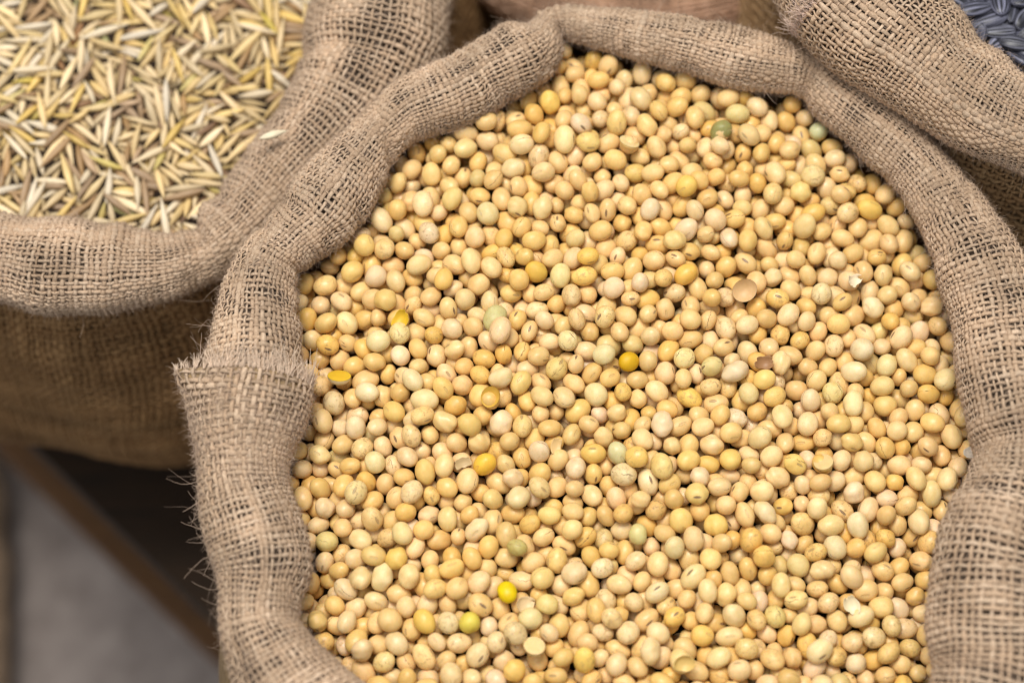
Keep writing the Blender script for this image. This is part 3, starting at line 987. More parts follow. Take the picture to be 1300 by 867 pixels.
BEAN_DATA = [
12,-1053,34,56,5,123,109,514,-473,51,113,121,43,109,212,-843,26,155,56,-12,109,1032,-1106,1,137,31,36,109,-413,-998,-9,-29,-173,13,109,
242,-1144,28,-93,94,54,109,391,-1043,4,-11,13,57,109,384,-492,15,-19,-157,79,113,-38,-306,23,29,-11,64,113,-108,-946,-4,99,-9,-43,113,
-42,18,50,-134,-99,9,109,1047,445,-20,17,-53,33,113,-296,-1117,-41,39,-1,-57,106,1184,-977,-50,-171,-27,-31,106,496,-803,-4,-88,121,-26,109,
1027,-301,-7,97,-140,-3,109,-116,-1115,-17,123,49,49,109,-536,-551,0,85,43,54,109,189,759,17,120,116,56,113,518,-315,32,-48,-34,85,109,
-448,149,22,4,-3,28,106,762,-1170,-2,-15,144,76,102,859,-352,1,17,-48,25,109,-154,-510,2,-107,119,-14,106,751,-981,-9,34,-59,105,106,
103,-859,21,-54,97,-141,106,1188,-660,-31,-100,92,8,106,619,-722,21,95,111,32,106,-234,-302,20,-84,6,-41,113,-294,-1004,4,-86,-151,-8,102,
292,-195,-4,-16,17,128,109,814,-724,11,-89,109,42,109,372,690,-1,11,14,-12,106,-469,-5,15,-7,49,-145,106,-301,-477,5,-56,75,-39,109,
1281,146,-42,18,52,110,109,-388,-1073,-32,12,6,-49,102,-661,-285,-35,39,50,98,106,350,-1152,6,-65,124,-58,102,633,-566,33,-7,82,160,106,
75,-1095,7,31,12,82,102,1273,-1101,-56,-22,97,-112,102,1086,638,-24,-148,12,-18,109,-350,-844,-12,-13,-17,66,102,1152,70,-9,13,11,12,106,
917,-493,-14,-17,-156,-28,109,616,-847,-6,61,-121,-86,109,641,-1046,-18,-57,-108,-113,106,1200,-104,-23,-140,1,-35,106,23,-576,23,70,-135,23,106,
-570,277,-33,151,40,8,106,1537,-328,-72,85,120,54,106,-320,521,-3,-17,-25,94,106,1524,-127,-42,-7,-46,-114,109,-481,-637,-30,86,-9,-74,106,
1402,-639,-59,-116,70,-70,109,-470,474,-35,-54,29,-61,113,-216,-1008,0,5,-2,141,98,1182,-544,-35,13,61,-75,106,464,-1114,31,-59,60,-81,102,
788,-1098,2,-12,-59,146,98,-444,-840,-40,-91,135,11,106,876,-1128,-22,-48,2,-44,102,1095,-658,-30,17,-160,31,106,694,-1129,0,-171,-31,-43,98,
-665,228,-41,5,-4,-157,106,-623,-212,-47,-22,51,-51,109,1190,-228,-5,16,-25,-86,102,980,-798,-43,11,22,-43,102,1060,-818,-28,16,-145,101,106,
-516,-847,-25,130,-95,67,106,-87,485,-4,20,44,103,109,307,-821,10,24,-3,14,98,858,-547,3,59,-35,19,106,1156,-845,-22,-137,70,10,98,
693,-376,-15,59,-37,-6,109,565,-1142,7,147,-100,-16,98,1108,-732,-50,15,10,121,106,1001,-648,-54,-45,-123,-15,109,626,568,47,115,-14,59,109,
8,-1174,3,52,-29,160,102,326,77,42,83,-1,70,106,857,-783,18,44,66,-52,106,940,-86,19,-98,109,-12,102,-432,-1133,-47,4,32,-151,98,
1300,-150,-48,-126,-15,-15,102,1133,-308,11,-177,1,-1,98,-486,254,-22,37,-20,66,106,779,-122,28,-89,-26,10,106,-221,-641,-17,-82,94,-38,102,
-344,-554,16,-57,140,-57,102,35,740,16,-118,-24,-2,106,362,-875,-3,-41,-135,111,106,1471,-283,-52,-19,-4,-27,102,733,-1050,-22,104,7,7,106,
-527,367,-4,83,113,55,106,154,-794,3,49,-2,91,109,-40,-151,47,-30,151,11,102,-145,-320,42,-16,42,-12,102,1377,30,-43,-84,118,64,106,
578,-652,3,-101,-37,-140,113,-112,-868,3,-17,-25,22,102,820,176,5,-85,-96,52,106,157,-105,11,74,65,20,109,19,-759,32,63,-16,-12,98,
1227,-1045,-60,-43,13,5,106,-17,-908,5,121,-92,35,102,-121,-685,3,66,-73,-133,102,-375,-698,6,119,-93,5,102,1399,-490,-39,-54,26,-77,102,
756,-426,-22,-32,-39,-76,109,119,-949,15,-169,42,11,94,-395,-781,-16,-139,61,-77,106,-214,542,-3,-141,-90,9,102,429,-440,48,-139,13,-47,102,
799,-629,-9,82,-43,-59,102,173,245,6,-34,54,-81,106,-668,-401,-51,98,-34,-17,102,-545,-309,-22,-10,65,-43,106,1439,-706,-83,-3,-37,40,106,
221,-469,16,132,93,12,98,-331,293,-5,157,43,-4,106,-504,-1099,-13,16,84,-47,106,1499,160,-77,-23,162,-29,106,857,790,-4,129,-57,-30,106,
379,832,-1,90,-20,-99,109,-297,414,-9,-2,-40,107,102,1216,-434,-13,0,-15,-41,98,1254,-503,-30,-88,36,-39,102,-650,-2,-31,133,-3,-31,102,
-202,-825,12,76,19,17,102,492,-903,0,36,-116,-94,98,978,-453,7,-54,-101,-137,102,488,818,9,-75,-156,-31,102,30,-161,26,73,44,48,106,
1406,-773,-84,126,-41,19,102,1510,-487,-58,105,101,6,102,-475,-439,-16,-129,84,42,98,322,-60,32,-173,-13,-26,98,1454,-535,-71,-51,71,-50,106,
938,-278,5,116,-106,14,102,-177,-1072,-23,3,-159,-17,102,62,-997,8,-4,-25,-170,102,468,933,-18,158,-72,-21,109,113,636,11,104,-19,35,106,
726,-906,-19,8,-31,70,106,-349,-353,21,-6,25,-55,98,700,-663,-15,126,115,-40,109,662,-901,10,-1,-23,95,94,1289,517,-47,69,3,-25,106,
974,98,6,2,-7,46,98,95,-410,18,38,53,-74,102,727,454,16,-32,-113,93,106,897,-420,-1,63,-151,9,102,759,-337,4,141,18,-14,102,
-113,-373,-4,18,69,-145,102,-186,-893,15,10,-89,-73,102,106,-213,35,-79,7,-47,102,359,187,40,-117,-38,-24,102,180,-212,18,104,-76,-1,106,
-506,-189,7,20,158,23,98,676,-786,-2,22,-55,-22,102,1246,-754,-37,67,30,22,98,-80,-747,10,-35,-18,84,98,95,-542,26,76,93,133,98,
492,-1046,3,-28,-160,46,102,258,241,15,-117,-8,17,102,-93,-456,2,96,-26,74,106,609,-440,10,-41,14,-148,102,281,-414,8,76,-8,4,102,
-233,-459,14,-47,43,-94,98,-210,45,12,18,-33,-37,102,615,243,27,-58,-35,17,102,-145,293,30,-25,35,-73,102,1200,242,-36,22,-70,118,102,
891,-980,-28,-83,-78,104,102,1150,-1066,-43,-66,2,142,98,947,647,-18,122,-92,17,109,23,226,21,-30,-134,16,102,-394,24,18,141,-104,2,98,
1259,-938,-67,39,-17,4,106,-483,-74,-6,5,-129,103,102,914,-205,3,38,-149,-45,102,-472,-772,-17,113,-3,-14,98,1045,-211,-22,-92,-122,-36,98,
664,862,-18,-105,-77,73,109,-411,-255,-11,95,-68,5,106,-260,-897,22,4,-120,-76,98,-658,80,-30,-50,-50,-20,106,1097,183,-11,-93,127,29,98,
505,304,3,19,-37,2,106,-203,-1185,-8,-4,12,-58,102,576,366,41,-56,29,36,106,108,498,17,-1,-22,65,98,913,-875,-10,-24,-34,84,94,
604,-67,14,-142,-48,12,98,1041,578,-33,-75,-109,-36,102,-301,-682,0,-51,9,54,98,-347,-158,41,-7,-21,129,94,963,-925,-19,83,-18,22,98,
-311,-290,49,-26,-41,-134,98,820,881,-35,0,125,-126,106,628,75,20,30,173,7,98,1424,283,-51,85,-49,-18,102,-302,-221,15,-5,-121,128,113,
-586,86,-50,47,77,114,106,1321,-70,-55,-44,-48,57,102,-292,652,-49,1,-27,94,102,-561,-994,-49,-109,-62,51,94,138,923,-25,-3,50,-76,102,
979,-1010,-16,-45,111,-38,94,-603,-133,-33,-69,-123,65,102,494,487,26,8,9,-117,98,380,-633,22,-78,27,77,102,275,750,16,-15,-40,-161,102,
1289,-1007,-54,-138,75,-5,94,-636,-710,-59,74,91,-56,106,1272,-811,-71,45,135,89,98,1208,500,-34,-26,-57,-120,106,-169,741,-18,49,-149,34,102,
422,-794,0,-30,139,-43,94,506,-181,-9,-145,48,22,98,554,-751,16,5,62,-49,98,79,373,19,-131,-8,13,102,-67,-574,-3,30,-109,36,102,
1208,-880,-67,132,-3,17,109,563,34,15,-7,10,6,98,1346,-436,-59,23,-3,17,102,6,659,-8,170,33,2,102,869,-619,-10,-60,-130,64,98,
1393,-50,-54,-14,-90,91,102,1048,-605,-6,-19,-70,16,98,128,-635,7,-20,-94,151,94,-644,-590,-56,-3,40,-29,98,-51,-1076,7,96,86,40,98,
85,259,-4,61,26,-51,106,936,563,-7,-113,-65,78,106,-661,-989,-61,142,-12,-91,98,-143,-1010,-5,-123,-22,-106,102,4,-508,27,68,29,-27,98,
-201,-35,10,62,-33,45,98,449,-371,40,-151,82,-13,98,619,-196,-32,-56,-153,63,106,208,-919,6,-16,126,-90,94,-132,396,-6,-44,-40,83,102,
205,-691,26,1,141,-5,94,-522,-704,-55,159,-50,29,98,317,418,0,168,17,36,98,-363,-424,2,89,130,-86,102,842,387,-9,-56,46,-94,102,
549,-988,0,83,39,26,94,1351,584,-64,1,-36,-109,102,1074,-933,-27,-20,82,-128,94,210,173,3,-83,58,-78,102,1122,-183,-24,-109,97,10,98,
-520,-382,-35,104,-105,96,109,19,500,19,59,30,164,102,276,-558,-13,-18,-16,-57,98,1297,-380,-35,-64,54,-56,98,-136,-789,15,-10,-65,98,94,
-74,272,22,-44,0,-69,102,413,-938,-3,164,-57,-33,91,660,-317,6,-19,-7,19,94,335,-1001,38,122,-30,-63,94,431,-702,-2,-104,-114,-36,91,
1325,266,-42,79,46,92,102,-568,-877,-61,29,51,132,102,-167,158,3,36,72,-42,106,108,-709,-5,-108,-21,37,94,712,-536,13,-77,10,29,102,
1179,-369,-5,-37,-40,-171,98,467,410,20,-6,19,80,98,478,1059,-73,37,-2,-90,102,826,-195,7,-18,5,-76,94,-240,-182,31,82,83,121,98,
1474,-41,-36,-66,-33,-93,102,196,-6,23,-109,83,5,94,-456,356,-15,7,-56,-6,106,409,-79,-3,-78,50,-146,102,827,57,13,-146,-26,22,94,
1288,-624,-36,21,97,-34,98,230,-249,-25,-54,-23,38,113,1353,391,-54,85,-62,-25,102,-463,-917,-69,115,2,-42,98,537,-115,-10,45,-6,-74,102,
733,-599,7,-102,-11,-64,98,36,-318,19,39,-87,-33,102,1233,-20,-43,1,-68,-24,102,1312,-213,-74,31,-168,52,106,-392,-50,-5,-38,20,-75,98,
1165,-1130,-77,107,72,-35,102,-359,-949,-20,1,-56,46,98,941,163,-7,96,-14,-15,102,880,-149,24,-46,3,38,98,270,305,45,159,25,-2,94,
470,-513,-4,76,-43,-62,106,696,-102,26,-74,83,99,98,1340,-322,-24,-7,3,18,94,893,912,-40,15,28,135,98,-415,238,-31,-33,-54,98,102,
1447,-376,-36,132,-41,-27,94,-242,220,35,-108,141,-19,94,-119,217,-10,-153,-46,-37,102,885,-690,-27,-20,-12,-26,98,1104,-988,-63,-129,57,-46,106,
291,687,-17,69,-153,7,98,-68,611,-1,-67,138,-53,98,1422,172,-63,82,93,122,98,1136,-5,-34,-50,-51,87,98,-174,-165,3,31,83,-55,109,
421,-1160,2,-39,1,-61,94,1140,-431,-19,149,85,-17,98,-663,-520,-59,-8,-112,22,102,522,741,-9,64,-21,-64,98,947,-1115,-54,-6,68,49,102,
-608,172,-57,63,-33,-25,98,620,-1167,-35,25,141,52,102,-198,-238,-2,-10,78,-136,102,279,553,29,83,2,-109,98,-286,168,4,-20,9,31,98,
563,1008,-44,151,-41,-7,98,130,-328,25,25,-147,77,94,-8,-374,22,106,68,-40,98,-728,102,-52,-95,-99,-9,106,506,632,14,-19,-28,-10,98,
553,-585,30,40,65,-53,98,172,-1131,11,-47,93,-136,94,-75,-231,41,-37,50,-7,94,1069,-135,-28,39,-27,72,98,899,433,-10,85,122,80,98,
477,-75,7,-131,7,-107,102,-90,782,-47,-6,135,68,106,-223,-531,-6,-8,-15,-42,94,541,122,-6,103,-33,-93,102,-192,-372,-3,14,-124,11,98,
826,-453,-2,45,109,-107,94,486,17,7,-43,102,45,98,493,-615,7,-39,-49,-125,102,1171,151,-7,82,17,30,94,-21,-701,0,-5,-18,88,102,
106,776,39,132,91,27,94,835,311,-38,95,-36,-26,102,-583,-663,-51,67,115,-26,98,1089,347,-38,53,51,54,98,754,51,-3,30,-52,-58,102,
788,943,-31,45,-161,55,102,763,293,-32,34,67,-105,106,284,-967,10,40,43,91,98,1516,89,-85,21,-85,-22,102,1413,-230,-73,15,-39,55,106,
1381,-894,-96,-2,99,-56,94,1258,285,-53,20,46,97,102,33,426,14,-108,-67,29,98,160,-435,-2,-139,-53,-60,98,905,734,-44,-104,-14,80,102,
600,902,-18,-24,-39,5,102,806,-810,-37,98,62,124,102,94,-61,16,-44,-50,-130,98,1465,-173,-66,67,30,-21,102,-503,-1160,-73,-85,56,-32,109,
827,-994,-21,-1,57,95,94,-605,-933,-65,-23,15,-38,91,1356,-589,-38,42,-24,39,91,1071,-452,2,151,-49,-18,94,74,-798,-2,152,36,12,102,
-93,838,-5,72,-4,8,102,1456,-103,-62,160,6,-54,106,1062,-517,9,19,-169,-36,87,1354,465,-68,-117,53,-16,98,1410,-950,-109,2,27,-174,91,
114,78,8,10,-96,72,98,249,820,14,75,62,145,102,-329,-30,6,-89,47,-52,98,253,-1079,9,-152,1,-11,94,1040,-756,-31,-51,117,97,94,
978,398,-45,121,7,91,98,1014,321,-28,155,29,-61,98,-254,-1070,-18,34,93,97,91,583,-310,-8,95,30,14,106,438,-590,48,28,-176,-13,87,
535,225,36,116,81,-51,98,999,-161,-60,17,8,-10,106,1507,264,-80,-23,62,5,102,-192,434,-5,-6,31,88,98,1395,-157,-53,94,-62,84,98,
207,-624,12,45,156,-52,94,-366,-618,-12,69,-101,77,98,742,-829,-32,7,-12,108,94,-139,52,7,67,56,-150,98,1337,-850,-73,-17,-35,-143,91,
1078,-352,-10,17,100,-17,98,705,154,24,-62,-47,-71,98,750,735,18,-102,16,-39,94,-412,621,-51,-14,-53,37,94,533,880,-4,-83,43,-46,98,
1354,-1071,-105,-24,46,141,94,411,388,-25,-152,-66,-34,106,412,511,7,-23,58,91,98,899,87,-3,-15,-120,-56,98,378,27,28,-3,55,75,98,
-362,678,-61,161,63,3,98,856,-249,-28,-18,-51,-130,98,-412,506,-18,-20,82,5,98,549,-32,-12,-66,-11,61,106,342,-138,9,13,-103,-114,94,
-249,-708,-46,-141,-7,28,102,868,228,-16,-23,-26,97,98,866,-80,5,148,-36,-33,98,96,706,-10,-57,-64,34,106,206,-339,-14,97,71,30,94,
126,-1046,12,19,43,128,87,316,1016,-37,-6,164,-36,94,386,-188,3,5,34,73,91,331,-758,4,49,11,-20,91,441,-861,-13,-108,-45,52,91,
724,-275,4,-153,-80,-33,91,318,-354,2,35,37,-80,98,1163,314,-21,-158,16,34,91,651,-974,-2,9,-47,-90,87,716,-735,16,82,49,-126,94,
222,476,3,45,-25,-30,94,593,-922,-20,-6,31,-130,87,364,-262,-6,-46,139,27,91,357,260,12,35,14,6,98,62,-662,-9,67,10,-142,94,
81,878,-30,-55,48,-50,102,796,-932,-8,-131,11,-26,91,-670,-148,-52,-138,-70,66,102,-470,-310,-16,-23,48,45,94,818,620,-9,173,3,-33,91,
1007,743,-36,113,55,-18,98,647,-498,12,-39,47,38,102,-29,-49,1,101,4,-117,98,782,-550,-5,45,7,61,94,576,187,-12,-54,73,91,109,
599,-141,8,-43,21,-101,91,1180,561,-8,-62,-139,-83,91,157,-529,-15,152,85,1,102,33,-855,-33,19,153,-84,106,1115,439,-61,-49,-19,36,98,
22,585,-4,125,-97,-63,94,366,-416,4,-100,-64,-136,106,343,500,-9,94,30,99,102,380,-328,-3,84,-63,46,98,30,806,1,24,-106,136,106,
1180,-734,-55,147,-15,68,94,1263,-1170,-87,-77,31,88,102,1286,-698,-62,11,20,-43,94,693,-168,1,18,-174,19,87,1228,-599,-56,24,10,71,102,
-145,-628,-13,1,89,-98,94,246,953,-24,-113,102,28,91,-588,-362,-59,-88,-3,48,98,-99,-64,-7,-99,-12,-42,102,950,-364,-27,3,-52,-79,94,
948,38,-34,18,56,46,106,266,-307,1,68,9,-31,91,-37,542,-10,-28,-6,109,102,-61,82,4,-96,147,-15,113,-310,90,-5,19,51,148,91,
453,-992,-31,121,42,30,106,521,-695,-8,-20,-170,27,94,951,-708,-42,-5,-2,104,87,-225,120,11,-112,-86,-104,94,423,746,-1,-8,-67,-13,98,
775,394,-7,-107,-140,31,91,-331,-739,-29,132,85,17,94,930,-1039,-64,61,-8,-116,91,1040,80,-8,-105,-61,31,91,60,39,-2,56,-78,-86,91,
310,929,-33,-56,-14,-70,102,352,1078,-50,139,24,76,102,699,540,-1,116,10,29,98,1341,94,-45,-59,0,113,94,1413,-1025,-107,14,8,-116,98,
-373,-494,-7,-48,-57,-144,98,-385,356,-31,-73,-31,-70,102,935,-588,-46,112,-29,29,94,-219,685,-40,-94,120,-74,94,1187,655,-53,85,-23,-5,94,
-730,-446,-73,-2,-108,-61,94,644,-614,-14,46,96,24,102,742,-21,-1,75,44,-2,94,584,-1093,-39,-91,-124,-65,109,1189,414,-61,-19,8,-16,94,
1140,-602,-52,112,-33,-38,98,113,184,4,24,-173,18,87,1040,-880,-47,54,101,-99,94,228,71,34,-18,39,-59,87,453,205,41,10,75,-22,94,
1071,-19,-43,32,92,-68,98,990,209,-37,-64,-146,-18,98,553,-387,11,-42,53,59,94,622,420,0,73,-40,-141,113,144,310,9,-86,-7,35,94,
654,485,26,-25,-109,63,91,694,83,-8,-76,-78,18,94,359,-572,-8,57,-9,118,98,165,690,-27,77,120,51,106,-267,-45,-23,28,44,71,102,
216,-155,-3,-16,2,-36,94,627,14,-21,125,-9,32,109,400,94,4,-107,18,-57,102,445,650,-30,17,-164,-19,102,757,800,-2,-108,-54,-16,102,
278,-116,-6,60,-60,-128,98,1098,-1112,-55,-39,-44,-114,98,1174,717,-56,-13,148,96,94,-205,294,-9,48,159,-26,102,440,-139,-11,28,-150,86,94,
307,-1039,-9,81,14,-32,98,280,-483,-13,88,-23,-111,94,427,279,-18,0,-23,57,106,146,-1187,-13,100,-20,15,91,-582,-513,-47,99,86,0,106,
97,-482,-15,-94,49,124,113,1336,193,-51,166,15,45,91,567,672,-8,-39,-35,-161,102,1058,265,-47,-87,-108,-75,91,-741,241,-65,42,40,-114,102,
528,563,25,-20,-2,-51,87,-401,90,-20,58,-71,122,109,-391,-191,-3,57,-63,38,98,-22,316,11,79,-59,-32,94,1016,18,-40,-93,102,-114,102,
-110,-129,16,69,143,-41,91,34,-424,-11,86,-47,-64,94,930,253,-32,-10,99,-28,98,1006,885,-109,5,47,-21,102,-561,-446,-34,-29,66,162,87,
1412,417,-96,-140,-88,44,109,188,570,1,-29,49,24,94,224,-90,17,44,73,36,91,982,531,-50,8,14,30,98,250,-705,-21,103,-4,62,98,
2,-620,-27,-167,14,-45,98,-269,722,-30,-22,130,9,91,1221,352,-51,-42,156,54,94,348,761,-21,42,7,33,98,274,36,-2,135,-66,42,98,
1141,-924,-67,-54,132,8,94,1002,-518,-19,25,-54,88,87,-482,-567,-48,-67,-16,26,102,-252,356,-30,-129,-28,-67,94,634,1028,-71,20,-12,-20,106,
479,98,16,-11,-66,-97,91,914,373,-59,-67,-123,-77,98,1558,35,-103,18,-51,-39,102,-285,-342,-9,-93,-3,-102,98,-26,725,-31,9,39,143,106,
-67,-647,-27,34,-47,-87,102,1273,-306,-41,-35,-108,63,91,-387,-894,-58,4,4,168,106,-399,-559,-35,49,18,46,106,582,306,14,85,-38,-11,94,
133,0,-7,168,26,-16,94,163,449,-6,59,-78,-55,91,257,-867,-28,85,128,-1,113,227,389,-1,1,98,-100,91,-535,-774,-51,-64,-31,-132,102,
795,467,-13,70,-37,33,98,-155,497,-23,96,144,-8,94,-21,-776,-26,-159,8,18,102,-644,-779,-76,105,-47,-122,94,1028,941,-81,48,-118,46,94,
1250,50,-68,25,97,83,106,215,-543,15,62,-101,89,87,321,-632,-7,141,-60,-51,87,-278,-560,-14,110,-24,-74,87,887,613,-31,-81,76,-6,94,
441,-205,-24,-141,32,-103,98,-275,23,0,87,54,-49,91,44,311,23,-48,96,74,91,1557,-432,-97,-47,22,-125,98,690,400,11,-72,31,124,91,
1248,457,-70,-30,-9,-112,94,-116,560,-30,145,-8,-3,102,-349,756,-94,61,55,96,106,-574,-595,-52,93,83,-41,98,692,975,-71,50,-139,-102,94,
21,88,-19,54,50,47,98,418,152,26,115,13,-2,87,543,-523,5,16,-88,-121,98,-448,-373,-47,-35,50,-49,98,-79,-1014,-26,1,33,55,94,
1492,-583,-112,66,98,40,94,1326,-500,-51,-137,-5,26,87,1310,5,-69,-36,-62,-80,98,903,-21,-8,-32,55,83,102,-513,-131,-41,-14,6,24,113,
159,-1012,-30,-20,-50,77,98,1128,261,-48,-45,12,67,102,541,-250,-6,-6,-13,-27,98,-27,390,-2,-18,-23,-100,91,468,553,1,-14,40,-46,106,
287,481,12,30,55,88,87,-592,-812,-58,43,84,-117,87,1403,-311,-69,-58,7,-129,106,1021,-1151,-57,151,62,24,102,709,340,-9,-82,2,-40,87,
830,-32,-33,13,-57,86,106,425,-7,-18,-73,-29,-141,98,383,989,-42,-73,-34,117,91,1503,-385,-106,-25,-4,91,98,1119,831,-86,-88,19,86,98,
225,-1038,-40,-14,-40,53,106,1393,546,-92,-13,128,-53,91,1094,765,-93,-1,-111,47,106,218,317,-4,-35,-37,37,106,735,630,-17,53,26,-156,91,
-682,161,-70,43,98,7,102,-552,-70,-60,21,-148,-23,102,1296,-558,-59,25,-150,55,98,637,758,-32,82,69,-28,91,896,520,-58,137,102,53,102,
-340,-1023,-42,118,-83,-62,98,-669,-641,-95,-77,0,43,98,-528,-1054,-65,-78,144,-57,102,328,576,-12,-14,-25,32,102,-22,-451,2,75,83,118,94,
1085,52,-46,-137,-98,-38,98,871,-833,-42,-25,-115,-15,98,269,191,-31,80,149,-62,102,780,-274,-33,29,158,1,106,1301,421,-105,-90,-17,29,113,
1425,-431,-73,64,-20,-4,98,-46,-511,-25,44,156,48,102,1041,-80,-46,-6,-134,-54,94,1419,-836,-104,-160,-10,-51,91,-281,-779,-48,-35,-34,74,94,
927,-1200,-7,-130,36,17,94,661,204,-15,-66,-102,66,98,178,-732,-25,30,71,146,98,-123,703,-54,11,-8,-111,98,1113,-498,-46,18,-47,10,106,
-183,-700,-27,29,-98,-49,87,-643,-1052,-105,-152,-32,-35,106,231,1053,-68,-72,3,53,91,239,606,10,-27,-114,39,94,-3,191,-30,-34,-75,-127,94,
-536,-937,-92,-13,120,-73,102,1317,-1127,-103,20,145,11,98,1083,502,-45,-155,-22,-10,98,-136,-1190,-37,19,129,-8,102,712,-220,-33,91,-21,13,106,
-427,-701,-48,-118,-36,-36,94,721,235,-11,-89,60,-128,91,632,345,-11,23,61,155,98,261,-32,-7,-20,-96,141,98,30,-932,-40,-117,-97,44,102,
237,-956,-46,-43,39,58,113,-166,-92,-5,-90,30,-146,94,1307,338,-55,68,27,-9,91,1596,-369,-94,28,120,8,98,1338,-1003,-105,6,165,-66,106,
1479,334,-92,70,-126,95,98,35,-35,-3,-104,108,-76,87,1031,-1002,-54,45,-14,16,94,-178,-436,-24,-70,84,112,98,305,1117,-96,-71,80,50,109,
377,-675,-34,10,62,-166,98,-287,-620,-44,-16,-66,-135,102,1450,72,-103,-20,59,-94,102,839,741,-64,98,18,81,102,1379,-1157,-111,-76,4,-153,87,
-79,156,-21,56,-26,-87,91,391,606,-18,23,78,80,87,755,-154,-34,-52,-13,97,106,1213,122,-62,-143,-38,74,113,-230,-116,-14,68,90,116,102,
532,436,-15,22,-60,142,98,480,163,-17,169,36,-6,106,396,462,-37,28,-81,-9,98,322,857,-26,-91,55,-138,94,99,-268,1,86,-109,-6,91,
-682,-38,-82,36,-134,-114,98,-703,30,-74,-97,54,52,106,671,-45,-9,74,34,-154,102,1074,896,-100,82,116,-65,91,-437,-505,-55,-26,-90,-1,98,
1113,-77,-55,143,71,-29,91,-473,97,-24,-104,-4,-124,94,725,693,-22,97,21,-26,91,376,323,-5,93,21,74,91,-168,811,-39,69,33,-17,109,
1425,492,-98,-36,58,35,91,-262,502,-41,-32,-71,-53,94,501,-1122,-27,71,0,-134,102,-110,-197,-10,151,92,-9,106,61,960,-91,-97,-55,43,98,
262,-630,-29,-66,-32,74,98,828,517,-34,2,-62,152,91,1169,775,-94,33,43,158,106,-288,-941,-32,-91,136,14,106,1251,628,-74,69,-73,-3,98,
679,-443,-25,164,-16,-9,91,606,-775,-37,118,132,30,109,273,-775,-25,-70,-134,7,94,1114,-857,-75,69,-5,-54,98,-608,-40,-82,45,44,39,102,
673,607,7,-38,-153,-23,98,1151,539,-64,-54,-61,-146,106,1330,-719,-110,-4,-14,64,94,466,718,-44,29,-29,-30,98,768,557,-48,20,44,110,91,
51,-215,-11,114,-102,22,94,612,-378,-31,-126,-95,-23,106,158,150,-27,-112,6,84,91,614,517,-14,54,20,50,98,1324,-932,-115,-10,-87,111,98,
1043,144,-39,-61,-103,125,98,-454,-189,-41,-74,-114,36,102,1405,333,-106,-99,-77,-1,109,-353,-1191,-46,-69,107,30,94,-170,-576,-35,-91,-26,53,87,
1310,640,-106,-62,-40,108,106,613,808,-25,97,-39,61,87,1334,-643,-84,-68,-97,43,94,-267,-839,-12,-22,63,-11,94,-124,630,-36,-113,12,103,98,
189,845,-6,-128,-61,63,94,-414,418,-33,98,33,-115,87,-580,14,-52,3,47,140,87,942,874,-78,121,133,2,94,-539,213,-64,-44,9,49,98,
756,177,-27,-46,27,104,106,-351,142,-17,-91,84,116,87,-222,-1127,-42,-82,101,119,91,-24,-1134,-40,-5,48,-70,106,1353,-263,-55,-32,66,-110,87,
1331,-789,-101,-3,-14,30,91,1014,-354,-60,-21,99,135,102,-656,324,-107,20,-157,45,91,-434,-107,-49,3,70,-78,87,315,-927,-39,-8,-46,73,106,
-492,168,-32,-144,-15,47,113,1001,-1071,-59,43,-14,-84,102,863,-1026,-69,-93,33,-35,94,540,-805,-60,36,-21,-54,106,-425,308,-63,-27,10,-173,102,
-558,-196,-40,111,-104,35,91,-725,-553,-64,-126,103,-29,98,944,469,-41,148,1,13,91,1102,695,-63,3,-56,101,106,-506,-500,-50,94,18,-92,102,
-457,-994,-65,-15,-12,-104,102,-452,-1071,-63,26,-39,148,98,1109,-253,-20,18,-121,3,91,-220,-940,-23,-38,-80,91,91,-389,-347,-30,49,47,106,106,
384,-751,-41,-21,-28,79,98,433,869,-27,61,-89,-12,102,-54,-1198,-19,-14,-17,-48,91,700,-1173,-53,12,-39,-65,102,976,-43,-26,-56,-136,101,106,
-178,653,-78,26,-80,-52,106,-328,-99,16,75,-108,85,87,86,-1119,-56,104,125,-16,102,-525,111,-77,52,-15,-156,98,-467,592,-104,48,104,-4,106,
-82,1,-7,146,-41,-55,98,521,370,-12,80,-14,5,102,633,139,-19,22,60,85,94,-358,-1128,-70,-77,-115,98,91,-230,771,-50,80,-82,-5,98,
1069,-1055,-46,-62,-13,62,94,-153,-15,-29,49,5,-94,98,88,127,-28,16,-173,-4,94,1386,238,-91,31,86,134,106,816,-1158,-51,-36,-80,-32,98,
1579,-258,-56,63,38,62,102,231,719,-33,19,5,-124,98,922,311,-55,-100,33,35,91,357,-1093,-41,108,-8,-32,106,1532,-165,-105,98,-82,-89,98,
167,-872,-24,6,62,33,102,542,508,-18,42,70,100,102,-622,347,-64,81,-100,-10,91,183,60,-4,-113,-64,33,94,525,-941,-41,71,61,-4,94,
577,600,-7,-161,-50,-15,102,705,755,-50,91,-111,-33,102,-35,-199,-8,-125,-99,7,98,1504,-241,-102,-74,-117,51,106,-206,-772,-42,-95,-111,64,98,
101,-152,-3,42,124,80,91,-541,-255,-67,9,-27,18,102,-227,608,-47,51,-60,-7,98,1275,-877,-99,15,110,-2,98,314,-709,-36,-40,-52,99,91,
694,286,-38,4,-88,-2,91,136,373,-29,104,78,62,102,1231,-353,-54,4,-21,140,98,1188,-297,-33,-36,-41,-6,98,1357,-369,-60,-24,-55,-54,91,
1008,637,-54,-9,-12,-18,91,340,-10,-19,9,31,-2,113,654,-266,-35,-21,-142,6,98,561,-879,-54,-156,-16,-2,94,259,110,-17,-38,-39,-162,106,
867,136,-43,-127,-62,-74,106,-658,-333,-92,-115,124,-59,102,454,-308,1,96,56,23,91,67,609,-51,42,141,44,109,306,-257,-38,-3,-131,-5,91,
